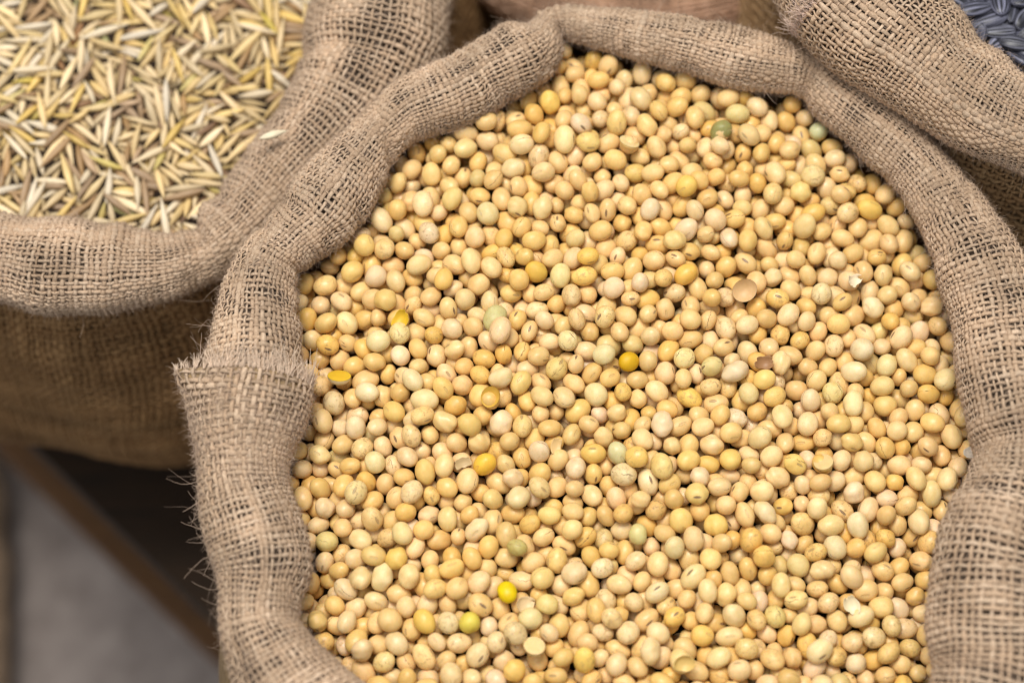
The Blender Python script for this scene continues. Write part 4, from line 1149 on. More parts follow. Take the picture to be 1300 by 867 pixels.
1236,-242,-58,-30,4,-106,102,-15,463,-34,50,-32,-34,109,1526,-519,-116,-96,-99,87,98,-188,374,-51,1,-104,5,109,268,-1201,-8,3,-60,-114,87,
-588,-746,-98,68,-48,-136,102,834,574,-62,-11,55,-78,98,1281,216,-82,93,-117,-63,98,962,780,-68,83,-150,-34,91,920,-793,-69,-42,-104,38,94,
-75,415,-45,-56,-149,25,106,-84,-812,-29,-128,44,93,91,478,-733,-43,-121,-16,106,94,1005,-718,-70,-11,101,-78,87,1002,-577,-57,118,-30,107,91,
-41,-951,-51,30,17,-74,106,-100,-273,-1,-67,22,75,98,100,431,-8,155,-29,9,87,910,812,-49,-13,-10,-115,91,-524,-18,-26,-73,-143,11,87,
-208,206,-20,-94,-32,13,94,153,-249,-36,-97,-36,-98,94,607,-990,-45,-9,32,21,94,180,1019,-97,107,-95,-31,102,-358,263,-62,84,133,-74,102,
545,797,-31,54,42,-163,94,462,-660,-35,-7,-75,99,98,617,955,-62,7,85,-96,106,53,-97,-21,-38,36,39,102,991,274,-68,15,35,153,102,
966,-866,-48,10,116,99,94,1187,-477,-62,26,7,28,102,338,366,-43,-56,19,-122,102,295,-1124,-20,-112,-66,-25,87,143,-1088,-31,91,-124,59,94,
410,1034,-87,-38,112,-12,102,1187,33,-56,-124,99,-32,91,-242,-401,-28,-42,49,-9,98,1225,720,-107,-7,-54,-28,106,1231,-1110,-118,-33,165,1,102,
-364,552,-53,87,-109,-35,106,702,906,-73,52,71,145,106,691,-998,-54,-39,-90,-116,106,-611,-446,-78,36,111,105,87,-410,-442,-39,-89,56,-41,94,
-600,-298,-70,-131,-41,-90,94,1141,610,-78,59,-21,110,102,-387,456,-73,-99,56,-21,98,646,-110,-25,52,-42,-71,87,504,-1219,2,1,6,147,102,
194,961,-54,-119,-78,56,87,839,-927,-54,-29,-45,61,98,-571,-1060,-115,-29,-1,-79,87,69,-1215,-5,33,78,-82,102,1207,-172,-52,90,-5,127,98,
333,-517,-40,-7,78,-15,98,868,40,-43,27,-99,-45,102,1007,-939,-70,-15,-26,6,102,-551,-1129,-121,-19,30,74,98,326,641,-49,154,-77,48,94,
154,613,-40,137,72,-38,98,-411,-634,-63,-148,-73,15,98,1469,-654,-123,-151,75,17,102,1431,3,-82,151,18,20,98,-65,-876,-49,-34,115,-61,106,
-717,-94,-69,-162,26,-12,91,1127,114,-51,27,25,-17,98,765,971,-99,117,4,-93,113,1367,-104,-83,-10,-87,-2,87,-343,40,-28,-45,-13,-15,102,
190,1160,-97,-134,5,-91,94,-294,566,-58,83,-65,-70,102,-340,401,-60,-86,-40,-131,94,1430,-1096,-126,-125,19,24,102,79,-355,-15,10,-3,57,94,
65,195,-36,8,28,91,91,726,831,-54,-30,74,-153,98,-283,797,-99,-31,-110,-104,106,1199,-1175,-111,58,-87,20,91,-625,-829,-124,-65,-24,-26,102,
143,-376,-17,-123,-39,-19,87,783,-882,-61,-96,97,-73,102,960,-524,-67,112,106,19,94,899,-310,-41,-79,13,-7,102,752,-710,-37,-27,-56,-34,102,
1388,-674,-123,47,-63,-125,94,-321,-390,-44,-3,142,99,98,1178,-56,-72,7,20,-71,98,1040,-1215,-18,-53,-33,-50,102,-8,-1009,-22,55,47,30,106,
1062,831,-122,64,68,86,98,753,-475,-71,-15,137,75,98,160,523,-21,55,-96,1,87,-52,863,-56,58,-62,-83,94,-72,345,-31,-77,-25,12,91,
446,798,-42,125,-26,-12,102,1039,382,-70,104,-107,-21,98,498,974,-65,-136,-90,-30,98,-285,-1182,-85,-152,18,-50,102,-503,308,-67,120,-94,-70,106,
649,654,-36,-10,9,24,98,1373,-539,-81,-30,24,-141,98,-763,175,-89,-66,57,138,98,842,666,-54,-42,87,-35,98,701,13,-41,129,-121,-4,94,
778,-756,-77,150,-4,31,98,-124,107,-26,-28,-151,66,91,-50,-394,-38,10,146,26,106,-593,-991,-106,16,36,0,102,653,-1110,-54,-109,92,-57,91,
172,1091,-87,117,-59,76,87,1150,-141,-73,72,60,90,109,334,132,-9,21,26,61,102,1305,71,-101,-24,-31,41,94,437,-1088,-33,-39,-41,52,106,
449,61,-33,-65,154,29,98,-353,192,-52,-29,-61,17,91,804,98,-30,-12,83,-107,94,14,856,-41,74,40,7,98,824,-403,-44,-47,6,-31,87,
797,231,-62,121,-57,14,106,1366,153,-94,-90,68,-127,102,682,-853,-30,6,-61,38,91,800,-339,-58,-102,-38,-23,102,-107,-537,-53,11,-118,102,102,
-242,421,-49,14,-17,63,91,858,-1210,-39,-2,139,8,98,91,-904,-28,6,-100,-71,91,1061,-548,-45,53,133,-48,98,-300,-151,-6,154,-10,20,98,
117,1009,-122,49,68,30,106,4,-262,-17,-24,-98,53,91,607,710,-60,25,56,127,98,70,532,-27,35,18,96,98,773,-69,-15,89,-70,104,87,
1164,-807,-75,58,-41,-139,98,901,-911,-72,-51,115,-49,98,-268,254,-17,-1,153,75,94,416,-275,-45,64,-103,-41,102,379,-1211,-28,105,-23,-23,102,
1105,-1216,-56,144,-102,-30,113,756,-641,-57,51,54,117,94,808,-201,-55,-136,-91,46,106,1284,565,-102,-49,12,-6,109,-672,-432,-110,-87,-1,-80,94,
376,903,-52,-70,-5,-133,94,1022,-421,-41,-74,-26,119,91,-158,-912,-49,40,2,26,106,1174,471,-94,65,-3,81,98,-559,349,-62,-107,-40,69,94,
-600,243,-89,54,-142,2,106,-676,-244,-94,39,11,-61,109,8,941,-127,-59,-133,-13,94,-713,-301,-112,72,-75,92,91,459,344,-43,62,-132,85,91,
855,959,-76,36,-98,93,94,942,-968,-67,83,-68,25,91,-534,-626,-93,119,-25,45,98,533,-1179,-44,4,129,-73,94,306,297,-13,-35,99,-125,98,
1417,-588,-114,-140,4,-13,102,1433,146,-131,-128,19,-28,98,244,538,-34,-143,-18,41,91,-14,18,-12,-21,-16,135,98,1273,-43,-104,63,66,122,106,
-317,468,-60,-58,16,-61,106,-376,-125,-17,104,-71,5,98,478,-252,-40,-53,44,87,87,789,-1021,-65,141,-34,5,94,995,695,-75,-59,-33,0,87,
816,-506,-48,-88,-90,48,98,322,-444,-47,-121,32,-85,98,427,958,-76,-83,111,-63,106,-402,-1175,-90,-97,0,22,98,-448,-1215,-47,-81,-13,-5,102,
775,745,-44,-125,107,-60,102,394,-837,-57,-10,-3,105,109,-22,130,-41,57,22,130,87,-17,259,-20,-4,-166,35,91,-24,-821,-71,101,-15,-11,87,
-304,-861,-64,-65,26,-65,106,42,-734,-26,41,-17,-71,102,782,701,-94,-73,-15,80,98,1239,-103,-84,-34,-139,-68,98,1077,-668,-106,41,95,7,98,
1322,-1208,-92,68,91,38,106,1214,-819,-113,-118,128,-26,98,1255,-421,-68,-170,3,22,94,1515,-58,-93,-98,-54,61,98,-752,-384,-57,-15,-112,-113,106,
71,-554,-37,23,54,70,102,905,-640,-66,-87,16,-21,94,208,429,-50,94,-30,57,98,22,-1078,-38,93,-75,-45,94,572,848,-61,16,23,-43,98,
-170,-1138,-73,83,-79,-121,94,488,-368,-13,-42,-67,128,94,-62,668,-57,-125,-62,71,106,1555,-5,-164,-68,19,20,102,1495,13,-114,-55,66,-39,98,
402,-527,-49,40,54,86,106,262,911,-76,131,-102,-24,87,593,-477,-48,63,-41,-4,94,359,-981,-21,34,-72,-146,94,1048,710,-112,-105,-138,-14,106,
-513,-998,-110,-19,171,-3,98,1365,-175,-118,-17,-123,88,106,-464,-258,-62,-74,-5,23,91,1087,-408,-59,-114,-62,78,109,1131,-343,-51,4,-50,94,102,
1578,-213,-116,-63,-10,72,98,812,815,-62,126,20,-29,113,824,-1086,-60,69,64,6,98,1459,383,-145,-58,112,113,106,-368,632,-111,84,-71,45,94,
-400,710,-105,-50,51,-61,94,782,627,-71,-48,-61,-83,109,977,-296,-52,151,42,-42,94,152,-938,-44,74,-34,-17,102,143,-600,-47,-62,106,45,102,
229,1103,-121,97,-44,-24,102,581,778,-82,42,143,61,94,-323,332,-64,14,52,-131,109,1550,-618,-114,-17,23,69,94,-156,255,-50,-38,-147,-80,91,
838,-875,-92,-127,-72,-60,87,1572,-97,-96,-112,97,-50,102,316,-1176,-62,-69,51,69,106,1601,-472,-124,-22,94,-20,87,836,-132,-30,65,2,131,106,
554,1047,-100,16,-170,-35,109,847,452,-55,-17,-2,-64,98,-343,-286,-8,-116,-72,12,98,-227,-561,-60,-18,-11,-92,98,220,645,-40,-22,-59,19,94,
274,400,-57,140,81,-23,106,-693,-845,-100,-123,103,-55,102,1445,-891,-135,-23,16,28,102,1474,-462,-116,-11,3,-162,102,-411,155,-41,6,42,-36,98,
211,-578,-35,27,45,149,91,1148,345,-72,63,16,81,98,1526,213,-130,31,73,8,94,-567,171,-112,61,131,10,106,1145,-676,-91,56,27,83,109,
40,692,-64,-13,29,-84,109,1063,203,-67,-77,2,8,94,1084,567,-102,94,-48,86,106,1459,206,-114,-141,25,51,94,923,-136,-36,33,79,97,102,
989,457,-88,131,-45,39,106,1206,589,-53,60,-27,-7,87,1019,-226,-88,54,52,-35,102,1222,-694,-91,-34,9,-56,102,1035,513,-103,-48,93,-10,106,
215,-422,-37,7,16,-123,102,1152,189,-63,55,-11,-18,113,956,-229,-49,63,83,-51,91,656,812,-70,20,124,51,91,189,-662,-42,-7,18,-6,113,
747,352,-58,-114,-49,-28,98,461,484,-33,-21,22,111,98,349,-207,-45,35,-24,-56,94,1259,-171,-108,-57,72,7,98,981,342,-92,-86,-2,12,102,
523,51,-41,45,-54,91,106,1545,140,-132,65,8,108,98,-118,-604,-65,-146,-26,-30,98,-733,-182,-53,18,-97,-11,102,-705,-495,-108,112,-123,19,94,
-516,-874,-117,18,-160,-78,102,198,889,-59,31,-51,117,94,1387,87,-88,95,-127,71,94,38,150,-75,-11,31,68,98,-81,-1171,-75,131,64,14,94,
660,-722,-37,12,19,-30,98,479,-435,3,49,-169,-13,91,-547,419,-59,36,100,-98,102,1102,-786,-98,88,87,-55,94,1074,-1147,-104,-93,17,-55,98,
799,138,-85,37,-33,96,113,-479,37,-36,-46,34,19,91,-86,210,-69,-126,58,-54,106,-409,-290,-69,-122,-40,42,91,-644,-945,-113,-131,28,51,94,
897,-720,-82,-50,36,140,94,-448,-28,-50,9,-6,-25,106,1138,-1190,-110,-108,80,-20,98,243,-1170,-58,-107,-54,-12,98,-289,-1228,-33,-20,152,18,106,
343,-81,-34,104,30,-37,106,562,974,-108,3,73,-107,98,254,987,-75,-114,-102,-43,102,560,-220,-65,128,-51,-6,102,586,456,-61,27,-30,33,106,
-707,-917,-78,4,-110,-43,87,-686,-856,-167,-17,91,-134,98,1215,202,-101,43,-22,-110,98,-252,71,-43,22,13,-91,102,1221,-988,-107,40,-165,10,98,
-131,-753,-39,12,-3,-78,102,890,-1099,-85,108,-95,-57,98,956,-92,-82,-18,125,-8,106,276,480,-51,-31,158,-22,102,6,-65,-59,13,35,44,94,
875,864,-83,-35,19,67,98,-341,-225,-54,-38,23,-33,113,651,753,-104,-28,47,123,109,543,-453,-10,-96,-65,37,94,87,318,-37,75,25,-72,106,
124,779,-21,-37,-168,1,98,485,235,-12,0,-14,12,91,1582,-528,-159,-103,11,-119,98,998,941,-148,111,16,91,94,768,20,-60,-33,-2,84,102,
-664,-100,-115,-10,0,65,106,1273,-645,-109,111,-106,-24,102,326,977,-82,1,160,-2,91,-505,454,-103,-102,53,126,98,-707,278,-116,37,-70,-4,102,
1476,-312,-113,-158,15,20,102,451,-921,-54,-17,63,-46,94,175,-127,-58,-34,126,-29,106,1067,-270,-66,24,-169,22,98,-606,-395,-116,38,3,-14,102,
-509,-193,-82,14,114,39,94,744,-1118,-50,-27,-113,77,106,13,351,-38,11,118,54,102,-295,-1064,-84,60,-27,72,94,-712,-980,-106,109,20,-12,94,
210,-361,-76,-34,143,-27,102,-293,131,-47,10,-165,-58,91,-134,-1043,-73,36,6,110,91,139,220,-53,-122,122,-36,109,844,374,-74,157,59,-26,94,
1022,783,-93,-64,108,45,94,1446,272,-119,-62,129,69,102,598,-1043,-79,49,-34,147,87,1295,493,-113,160,-3,42,98,-47,-300,-47,-7,10,-19,106,
531,-640,-50,-128,-56,36,98,1175,-1053,-110,122,-89,-20,109,1285,143,-111,-14,-6,144,102,1433,-372,-107,22,-51,37,106,703,-574,-53,-4,2,-120,91,
-681,-571,-117,60,143,58,106,-345,-797,-65,-128,-10,61,94,869,-452,-58,-67,12,101,98,343,207,-25,-21,63,148,94,146,833,-59,19,95,100,106,
921,679,-87,102,33,-32,102,211,-805,-35,-52,-25,46,91,-331,-567,-51,-37,-75,16,94,705,-775,-59,55,-30,-159,94,514,-1064,-59,64,-30,-32,94,
-632,45,-83,72,39,40,91,973,-1211,-60,-151,-12,-83,98,696,144,-50,121,-52,29,102,539,-1001,-62,63,28,27,91,424,-386,-25,58,-44,-53,106,
961,736,-117,-36,-5,2,98,-185,88,-43,45,-94,-62,91,724,417,-46,40,83,13,91,1433,459,-163,-91,-138,27,113,-152,-832,-44,20,-5,110,102,
1580,-293,-116,-13,89,-142,91,279,-379,-53,-110,-93,44,98,433,-585,-11,-6,9,-117,98,1024,-84,-108,33,-2,28,94,-473,-668,-100,-5,-14,-158,109,
58,-620,-70,33,47,54,102,296,252,-67,86,148,4,102,1283,-1053,-107,90,135,27,94,382,-921,-60,-61,-54,92,102,907,191,-63,47,2,10,98,
194,-56,-43,14,-45,-16,94,491,-25,-55,82,-144,5,109,116,-765,-50,-132,-87,-31,98,158,-1144,-62,-150,-21,9,98,25,-493,-39,28,57,-102,94,
-462,397,-77,14,-19,-39,98,377,547,-47,-133,-56,1,91,835,-286,-77,-53,-51,123,91,731,494,-43,34,-28,-92,102,518,-567,-50,-84,-104,-78,102,
-254,299,-61,-20,-24,-167,94,195,362,-61,23,151,10,98,-754,-24,-89,95,-128,23,102,1146,405,-113,13,52,153,102,1305,-434,-116,-22,4,-58,98,
-53,803,-104,-153,-7,-94,102,1155,-559,-108,52,-61,-85,102,884,-531,-67,-81,-118,39,109,-226,-336,-49,-108,-112,-32,98,948,-745,-108,153,66,33,91,
-204,476,-70,-60,-14,-53,102,999,86,-51,-54,-134,37,87,948,-607,-110,132,-17,110,87,590,-131,-57,76,-98,-111,98,412,206,-9,78,-128,94,87,
290,-659,-82,-136,-52,-60,98,-610,-1050,-166,-104,-44,22,98,291,1046,-90,-55,78,-77,87,-183,548,-68,75,-6,-94,106,485,-112,-60,-81,49,-52,102,
573,555,-64,-27,73,131,106,-607,-555,-102,4,-24,57,98,-706,-185,-121,67,36,60,91,-119,-425,-61,-45,86,-88,98,1340,-863,-138,57,-53,43,87,
43,-1138,-117,-15,-12,37,109,964,818,-117,21,-12,15,98,332,-802,-47,117,-7,76,91,376,1093,-113,37,30,-110,98,-102,739,-109,-5,17,-118,102,
-265,-260,-45,-42,54,-79,109,51,-801,-69,19,166,-52,91,-6,885,-98,-82,110,-8,94,7,778,-59,7,-4,-4,91,-455,-593,-106,-49,-10,18,106,
95,-970,-42,-115,71,-5,91,146,-482,-64,21,-38,36,91,121,553,-73,-51,74,-85,106,599,83,-39,43,162,27,94,-364,-1059,-101,-69,13,-62,102,
1438,-1154,-88,-74,-29,-73,94,190,-1003,-90,-108,-60,-5,102,1039,-484,-53,24,32,-24,87,585,-560,-27,15,142,4,91,102,40,-50,-12,102,137,91,
652,-924,-53,24,-13,-103,106,-285,248,-90,-164,-10,31,94,834,-592,-62,5,27,41,94,-49,-121,-14,82,-73,-61,94,670,454,-38,-91,119,31,94,
-10,609,-61,-151,60,55,102,1264,-755,-110,16,114,-134,98,-71,-1077,-60,21,-34,130,98,1355,-721,-169,22,-38,138,91,-191,-993,-61,59,-76,-113,98,
437,-1242,21,24,118,-44,102,1133,-978,-125,130,45,40,106,-593,-896,-121,21,-23,136,102,1005,583,-96,0,-96,47,98,343,60,-28,-131,-3,0,94,
1088,-543,-107,-94,147,27,98,145,-7,-72,150,30,24,102,1175,-748,-126,26,35,89,106,-350,-670,-55,-6,-11,-117,102,332,-868,-70,0,-98,73,87,
-599,-250,-112,11,51,-107,91,440,572,-58,-1,-73,100,94,671,379,-55,85,146,51,98,-749,224,-136,-3,177,-12,98,123,-79,-50,-96,-58,32,102,
200,-261,-97,12,65,128,113,667,-636,-74,-137,28,-11,91,1048,-831,-101,-44,-79,-143,106,815,-687,-57,-77,-31,117,102,-315,671,-114,63,136,47,106,
222,149,-64,70,37,10,98,681,-158,-58,-32,4,9,98,1214,-524,-100,89,-91,49,94,1260,683,-164,-91,-133,33,113,96,-1042,-44,56,-15,115,98,
190,-1220,-49,97,80,-59,98,490,-859,-57,11,-30,-86,98,888,-188,-52,18,29,149,91,-397,576,-106,-7,-54,126,91,-506,-436,-75,-178,23,2,98,
154,881,-110,87,113,101,102,-778,-492,-97,70,-129,26,106,1565,-152,-167,-9,-173,43,102,-635,-491,-118,7,141,56,94,-108,-341,-65,11,-13,-82,102,
336,442,-60,59,123,9,94,-602,-628,-110,66,-109,-58,87,294,-1002,-61,30,12,10,102,354,825,-77,97,-14,31,94,-635,-900,-171,4,-11,-141,91,
947,-433,-54,12,1,-166,106,530,228,-124,-141,21,56,87,1338,362,-112,-75,-9,5,94,710,-93,-43,-17,168,-13,98,1162,-235,-63,-29,-11,82,94,
-18,235,-79,16,-109,97,94,719,-319,-55,18,-4,-48,109,1103,-1048,-102,-3,-35,-74,94,1265,353,-107,22,-71,71,98,-530,-548,-104,-9,-25,-96,109,
1531,-569,-167,15,25,116,98,905,-1171,-63,61,120,-100,91,824,265,-121,-49,-55,104,98,693,-952,-107,-139,6,59,91,884,559,-110,54,-162,-37,98,
-164,-302,-26,-159,-56,52,109,1189,-922,-115,0,46,56,91,-135,-190,-73,-24,-13,-61,94,-408,-798,-90,88,-83,36,98,-503,524,-115,-47,21,-146,102,
1115,501,-114,47,40,18,113,-286,732,-98,-13,-110,-28,91,-360,505,-113,-121,116,16,102,949,-1157,-107,5,-7,-56,94,1365,29,-117,1,6,134,102,
-712,-703,-91,4,151,13,106,-587,-1121,-172,4,11,141,87,449,-1173,-106,-48,9,173,113,-178,-245,-64,-141,-8,28,87,449,-1207,-42,-89,-97,61,94,
399,677,-65,70,-132,-57,91,1194,293,-78,12,15,8,91,-484,-321,-84,155,-34,-50,106,-465,-750,-85,71,14,134,102,-141,438,-62,17,17,63,94,
-586,384,-110,123,-97,-29,91,-634,163,-117,-92,-70,36,87,484,-974,-87,-107,-82,-20,87,821,60,-97,-105,-63,-112,106,10,-679,-61,-82,42,24,98,
1549,-386,-159,54,88,-101,102,-219,8,-46,-51,-46,-50,94,318,-592,-55,110,-111,-36,94,208,-717,-97,7,-83,34,102,738,-1236,-17,24,-94,-17,102,
404,-128,-66,-14,-14,-129,98,-398,-923,-117,120,44,-11,102,220,-1112,-38,-24,63,119,91,176,1082,-167,129,115,9,106,870,318,-105,-52,-4,-21,106,
273,1132,-164,-62,-138,-87,98,1604,-428,-172,-22,21,-86,87,1523,-638,-167,91,10,-29,91,-434,653,-108,-71,-118,109,87,-230,-485,-55,-30,129,30,87,
-710,-371,-123,-86,0,96,98,-119,-498,-110,-108,-2,19,102,81,-26,-44,-65,62,-95,91,-275,-126,-63,5,46,-55,98,182,-1078,-97,-26,42,66,102,
559,258,-23,20,-17,-23,94,217,-502,-48,-125,-2,-75,102,251,-155,-58,133,101,-47,94,-560,-682,-112,-76,15,-3,94,158,88,-59,-1,27,-23,109,
-477,-941,-135,-98,-30,-5,98,356,-301,-66,17,14,-92,94,-431,521,-87,-162,50,7,102,896,-251,-86,19,-10,-139,102,-360,-853,-115,20,32,158,109,
452,1072,-136,-73,84,-122,98,64,-291,-44,167,12,-6,94,196,-1176,-111,117,-54,-19,91,213,11,-39,142,52,-11,94,1056,437,-115,-23,149,-6,106,
285,779,-49,-123,-93,-45,102,-281,-448,-55,-51,-89,29,91,-440,-859,-111,44,-66,-48,106,1071,-607,-76,-16,-149,69,102,1387,-994,-161,-7,-76,67,98,
431,-459,-42,92,-1,-3,98,51,-221,-74,13,33,113,98,695,-504,-49,-159,-13,-41,98,423,-960,-101,-102,-107,71,94,486,-191,-72,1,-38,108,98,
267,667,-76,14,11,-118,91,636,881,-81,74,34,90,94,626,281,-39,110,-70,-4,109,-320,-926,-95,-93,27,-24,102,-209,-59,-60,-9,-43,-46,106,
-33,-1125,-108,-28,-33,78,102,737,918,-138,52,87,34,87,690,323,-107,107,-60,72,98,-752,-285,-57,-19,176,9,91,141,-314,-38,1,19,163,98,
1049,311,-92,57,-19,-152,98,214,787,-39,29,6,50,94,272,-300,-63,123,-41,-23,94,-168,-496,-58,-124,-104,9,91,912,934,-103,-76,-37,52,94,
-289,-516,-58,-10,-5,146,91,-575,33,-113,-10,-18,-86,102,100,-1189,-61,-35,11,-16,87,895,-383,-61,54,-50,156,102,-226,-1063,-72,166,-36,31,87,
81,-420,-63,83,-88,-123,106,-256,-1008,-49,-120,-106,-4,87,1443,-196,-125,117,-96,-4,98,1099,149,-102,-43,25,-38,102,-237,-185,-39,-31,6,112,94,
1356,-1131,-165,-47,54,-38,98,-256,-1114,-105,-54,13,63,102,-183,-633,-71,-44,41,-56,94,-174,-390,-67,20,-8,56,87,1002,-1121,-115,70,-26,-39,94,
169,745,-78,-32,53,-39,102,1493,103,-160,118,22,-65,102,117,-588,-115,14,-3,29,102,7,-559,-59,14,-84,45,98,1118,292,-115,-71,-93,-108,94,
739,89,-67,150,12,-22,98,621,130,-91,18,-103,-146,113,280,-1080,-58,-32,-7,16,94,881,734,-116,139,-42,46,98,-490,-813,-96,71,123,-14,91,
597,-619,-67,91,49,87,98,-538,57,-169,4,11,139,98,-176,756,-168,-95,69,-47,94,-381,-986,-87,52,3,18,106,1445,-55,-114,-147,-2,12,98,
1385,-1066,-167,-146,24,27,98,1375,-917,-167,2,13,166,106,-65,275,-110,159,16,-62,98,-702,-927,-155,148,2,95,109,1336,296,-104,91,-18,62,98,
475,412,-51,-116,92,54,98,-244,-734,-122,7,9,94,94,1053,16,-105,-48,-78,84,102,1412,-763,-159,-36,59,2,102,1434,-700,-163,47,118,-118,98,
-124,583,-96,-61,-169,-7,109,398,-220,-86,-121,-91,-38,94,-737,-619,-102,42,-140,37,98,53,471,-64,-174,-37,1,94,773,862,-104,-12,10,-11,102,
18,-358,-51,-105,-112,16,113,600,-180,-107,97,-69,9,98,414,148,-40,-63,-109,55,87,353,-376,-55,157,53,25,98,-595,-112,-97,-133,105,-45,94,
677,-1033,-111,-70,88,-82,87,905,438,-88,66,125,39,98,1126,-1102,-134,90,-121,65,102,791,328,-104,119,-45,59,98,-435,109,-86,146,-29,9,94,
-186,-709,-93,-12,-12,-107,106,66,396,-49,-56,19,-45,109,319,-142,-56,-123,-30,57,94,-640,-177,-112,-79,133,-26,102,853,-762,-54,31,-1,-64,102,
382,-1022,-65,-58,162,-32,106,160,297,-55,-53,-109,116,98,566,-1042,-167,-63,-31,45,98,1542,-461,-163,-79,78,-25,106,374,972,-127,-16,-1,49,102,
-88,279,-43,47,64,41,91,270,603,-52,-35,-43,56,91,-118,373,-78,49,146,-68,91,625,197,-71,-16,74,39,94,1081,-196,-74,-13,11,-66,94,
1223,421,-118,11,21,100,94,588,-1153,-99,95,52,75,94,573,-1230,-60,-43,37,-107,94,-142,321,-36,65,-16,120,102,529,909,-68,24,-33,43,102,
1310,-291,-95,-55,-54,-72,87,607,-252,-124,17,-22,-114,98,-113,-1119,-108,-32,-25,28,102,34,-1180,-64,116,-102,-55,87,719,720,-115,108,79,-81,98,
-433,-1035,-112,-21,-27,100,91,896,-851,-112,-136,11,-30,102,742,-189,-91,20,-128,103,91,113,-663,-52,-55,49,-149,87,1422,-520,-131,-148,-4,-9,98,
546,-75,-75,16,-57,-69,109,627,-847,-78,-82,150,-19,102,533,694,-62,-44,-30,23,94,696,-1098,-101,110,-18,-101,94,259,848,-51,34,-60,136,102,
-335,-1144,-127,-72,-16,48,94,-601,288,-142,23,-40,127,91,272,-734,-79,25,30,66,98,637,583,-41,-74,39,-134,94,785,411,-69,52,-3,-105,98,
194,556,-72,-111,-101,-25,102,454,-792,-59,44,13,159,94,275,-893,-90,-21,-15,87,102,389,18,-75,13,-16,-164,102,1251,-930,-141,-134,34,-59,102,
526,-147,-111,68,142,-17,106,-752,-237,-102,-3,-24,110,102,1191,-2,-111,-10,-19,34,98,1367,-403,-115,41,42,-142,91,1360,588,-133,-26,-33,-166,98,
38,357,-105,37,-134,-71,106,-159,190,-72,82,-101,118,102,391,-1156,-63,81,-25,3,98,-106,506,-73,-40,12,-48,98,1416,-124,-116,-33,-11,109,94,
891,380,-122,-151,20,-19,91,1061,631,-101,-73,-62,8,106,-286,-668,-94,62,-45,18,102,619,-1242,-14,-6,28,-156,98,425,-706,-74,103,111,28,94,
-763,47,-109,-24,-154,31,91,798,921,-165,30,47,107,106,1146,717,-118,73,60,4,91,642,-1219,-70,35,-17,-175,91,874,-602,-117,-6,3,164,102,
860,-669,-106,-81,-103,-60,91,730,143,-111,-118,-85,-27,98,-413,36,-68,-115,-124,57,102,661,66,-75,47,-91,-101,109,1476,-405,-165,128,-40,-17,106,
-328,-77,-48,-153,-16,36,98,-528,-1235,-54,22,-42,-107,102,-105,165,-125,2,4,-126,102,1347,-798,-164,91,40,75,102,1310,-116,-109,-54,0,-65,94,
-657,-995,-166,-114,104,-20,102,703,584,-63,-59,0,103,102,-188,-932,-117,67,-73,-146,98,648,-334,-67,-53,103,-47,91,1094,361,-105,-115,105,18,91,
-9,-173,-105,-70,-3,-43,102,-513,9,-83,-13,-3,99,102,-380,-737,-76,-107,131,-36,91,1063,-910,-106,-160,70,-37,109,3,-754,-89,41,-69,-94,98,
1264,-566,-114,135,55,-19,98,-26,-567,-132,42,56,-145,102,856,-1155,-113,-16,30,70,94,124,480,-50,149,-12,-53,98,762,-1202,-84,22,-1,28,94,
548,-727,-57,50,-164,13,94,973,151,-66,-37,7,-29,91,-55,-351,-113,-144,-30,-101,113,-49,-923,-118,-45,-90,-79,98,1008,834,-168,129,115,9,102,
1483,-760,-165,-70,7,-59,98,505,598,-47,38,133,54,109,601,222,-153,-128,-19,13,102,175,-771,-77,15,130,-62,87,347,708,-60,-44,9,66,87,
322,885,-91,-33,57,-78,98,-84,112,-81,-4,-40,152,106,-491,-1080,-118,24,-164,15,102,372,416,-101,136,113,-29,91,-31,843,-159,49,97,-89,102,
1014,-685,-120,145,-2,64,87,211,934,-116,-66,53,-63,109,1020,-377,-123,-158,-31,28,91,1545,-257,-164,-139,33,-11,106,-266,612,-106,46,-100,116,87,
935,-1075,-130,-15,-48,43,106,-401,-162,-70,-140,-15,-49,94,367,174,-72,-16,17,24,91,1239,-783,-168,70,-67,-67,94,-309,-732,-92,-39,-172,-22,102,
953,-674,-107,57,98,-25,102,-245,672,-97,-81,-157,34,91,994,-27,-99,113,22,-24,98,388,-611,-68,33,-85,-121,109,-207,819,-104,91,4,83,102,
609,-692,-68,-110,79,39,91,-219,-877,-47,-78,-78,0,91,502,268,-65,-48,-136,-33,98,664,-224,-90,147,-83,-39,102,817,-811,-113,-42,42,-65,102,
-287,401,-149,-124,18,-14,87,-104,-125,-47,-81,-56,43,94,916,92,-73,42,54,58,94,-61,-460,-71,69,-22,78,98,464,-509,-70,-109,124,-62,87,
0,-886,-91,140,-47,-45,106,583,-812,-114,33,23,93,94,1104,-36,-107,-83,93,48,91,715,657,-78,-117,-19,30,98,225,253,-45,-36,50,-110,98,
-555,-811,-107,47,-54,-49,94,1038,-1066,-118,18,112,129,94,-477,-490,-115,-77,-156,31,98,1458,-823,-153,-16,-107,106,98,139,952,-86,-33,-123,-76,98,
156,-949,-114,1,104,-137,106,1287,-822,-144,69,22,119,94,67,-858,-97,129,-83,45,98,1256,274,-118,-19,-5,96,98,1295,-358,-104,-38,-3,34,109,
247,-322,-117,16,164,37,91,753,-948,-74,48,-133,89,98,1242,-301,-102,100,37,-65,98,8,-147,-41,-64,54,-70,98,-460,253,-93,87,-45,78,98,
1242,-1036,-161,44,30,6,113,1330,532,-163,-45,66,-158,102,-560,-479,-110,-32,-40,8,98,774,380,-161,27,127,-5,102,710,-889,-86,45,-14,-16,102,
446,-1036,-85,125,90,3,91,554,-672,-107,112,90,42,102,-573,-183,-105,53,-18,-98,91,1201,-537,-165,127,86,-75,91,1275,-496,-93,83,154,18,98,
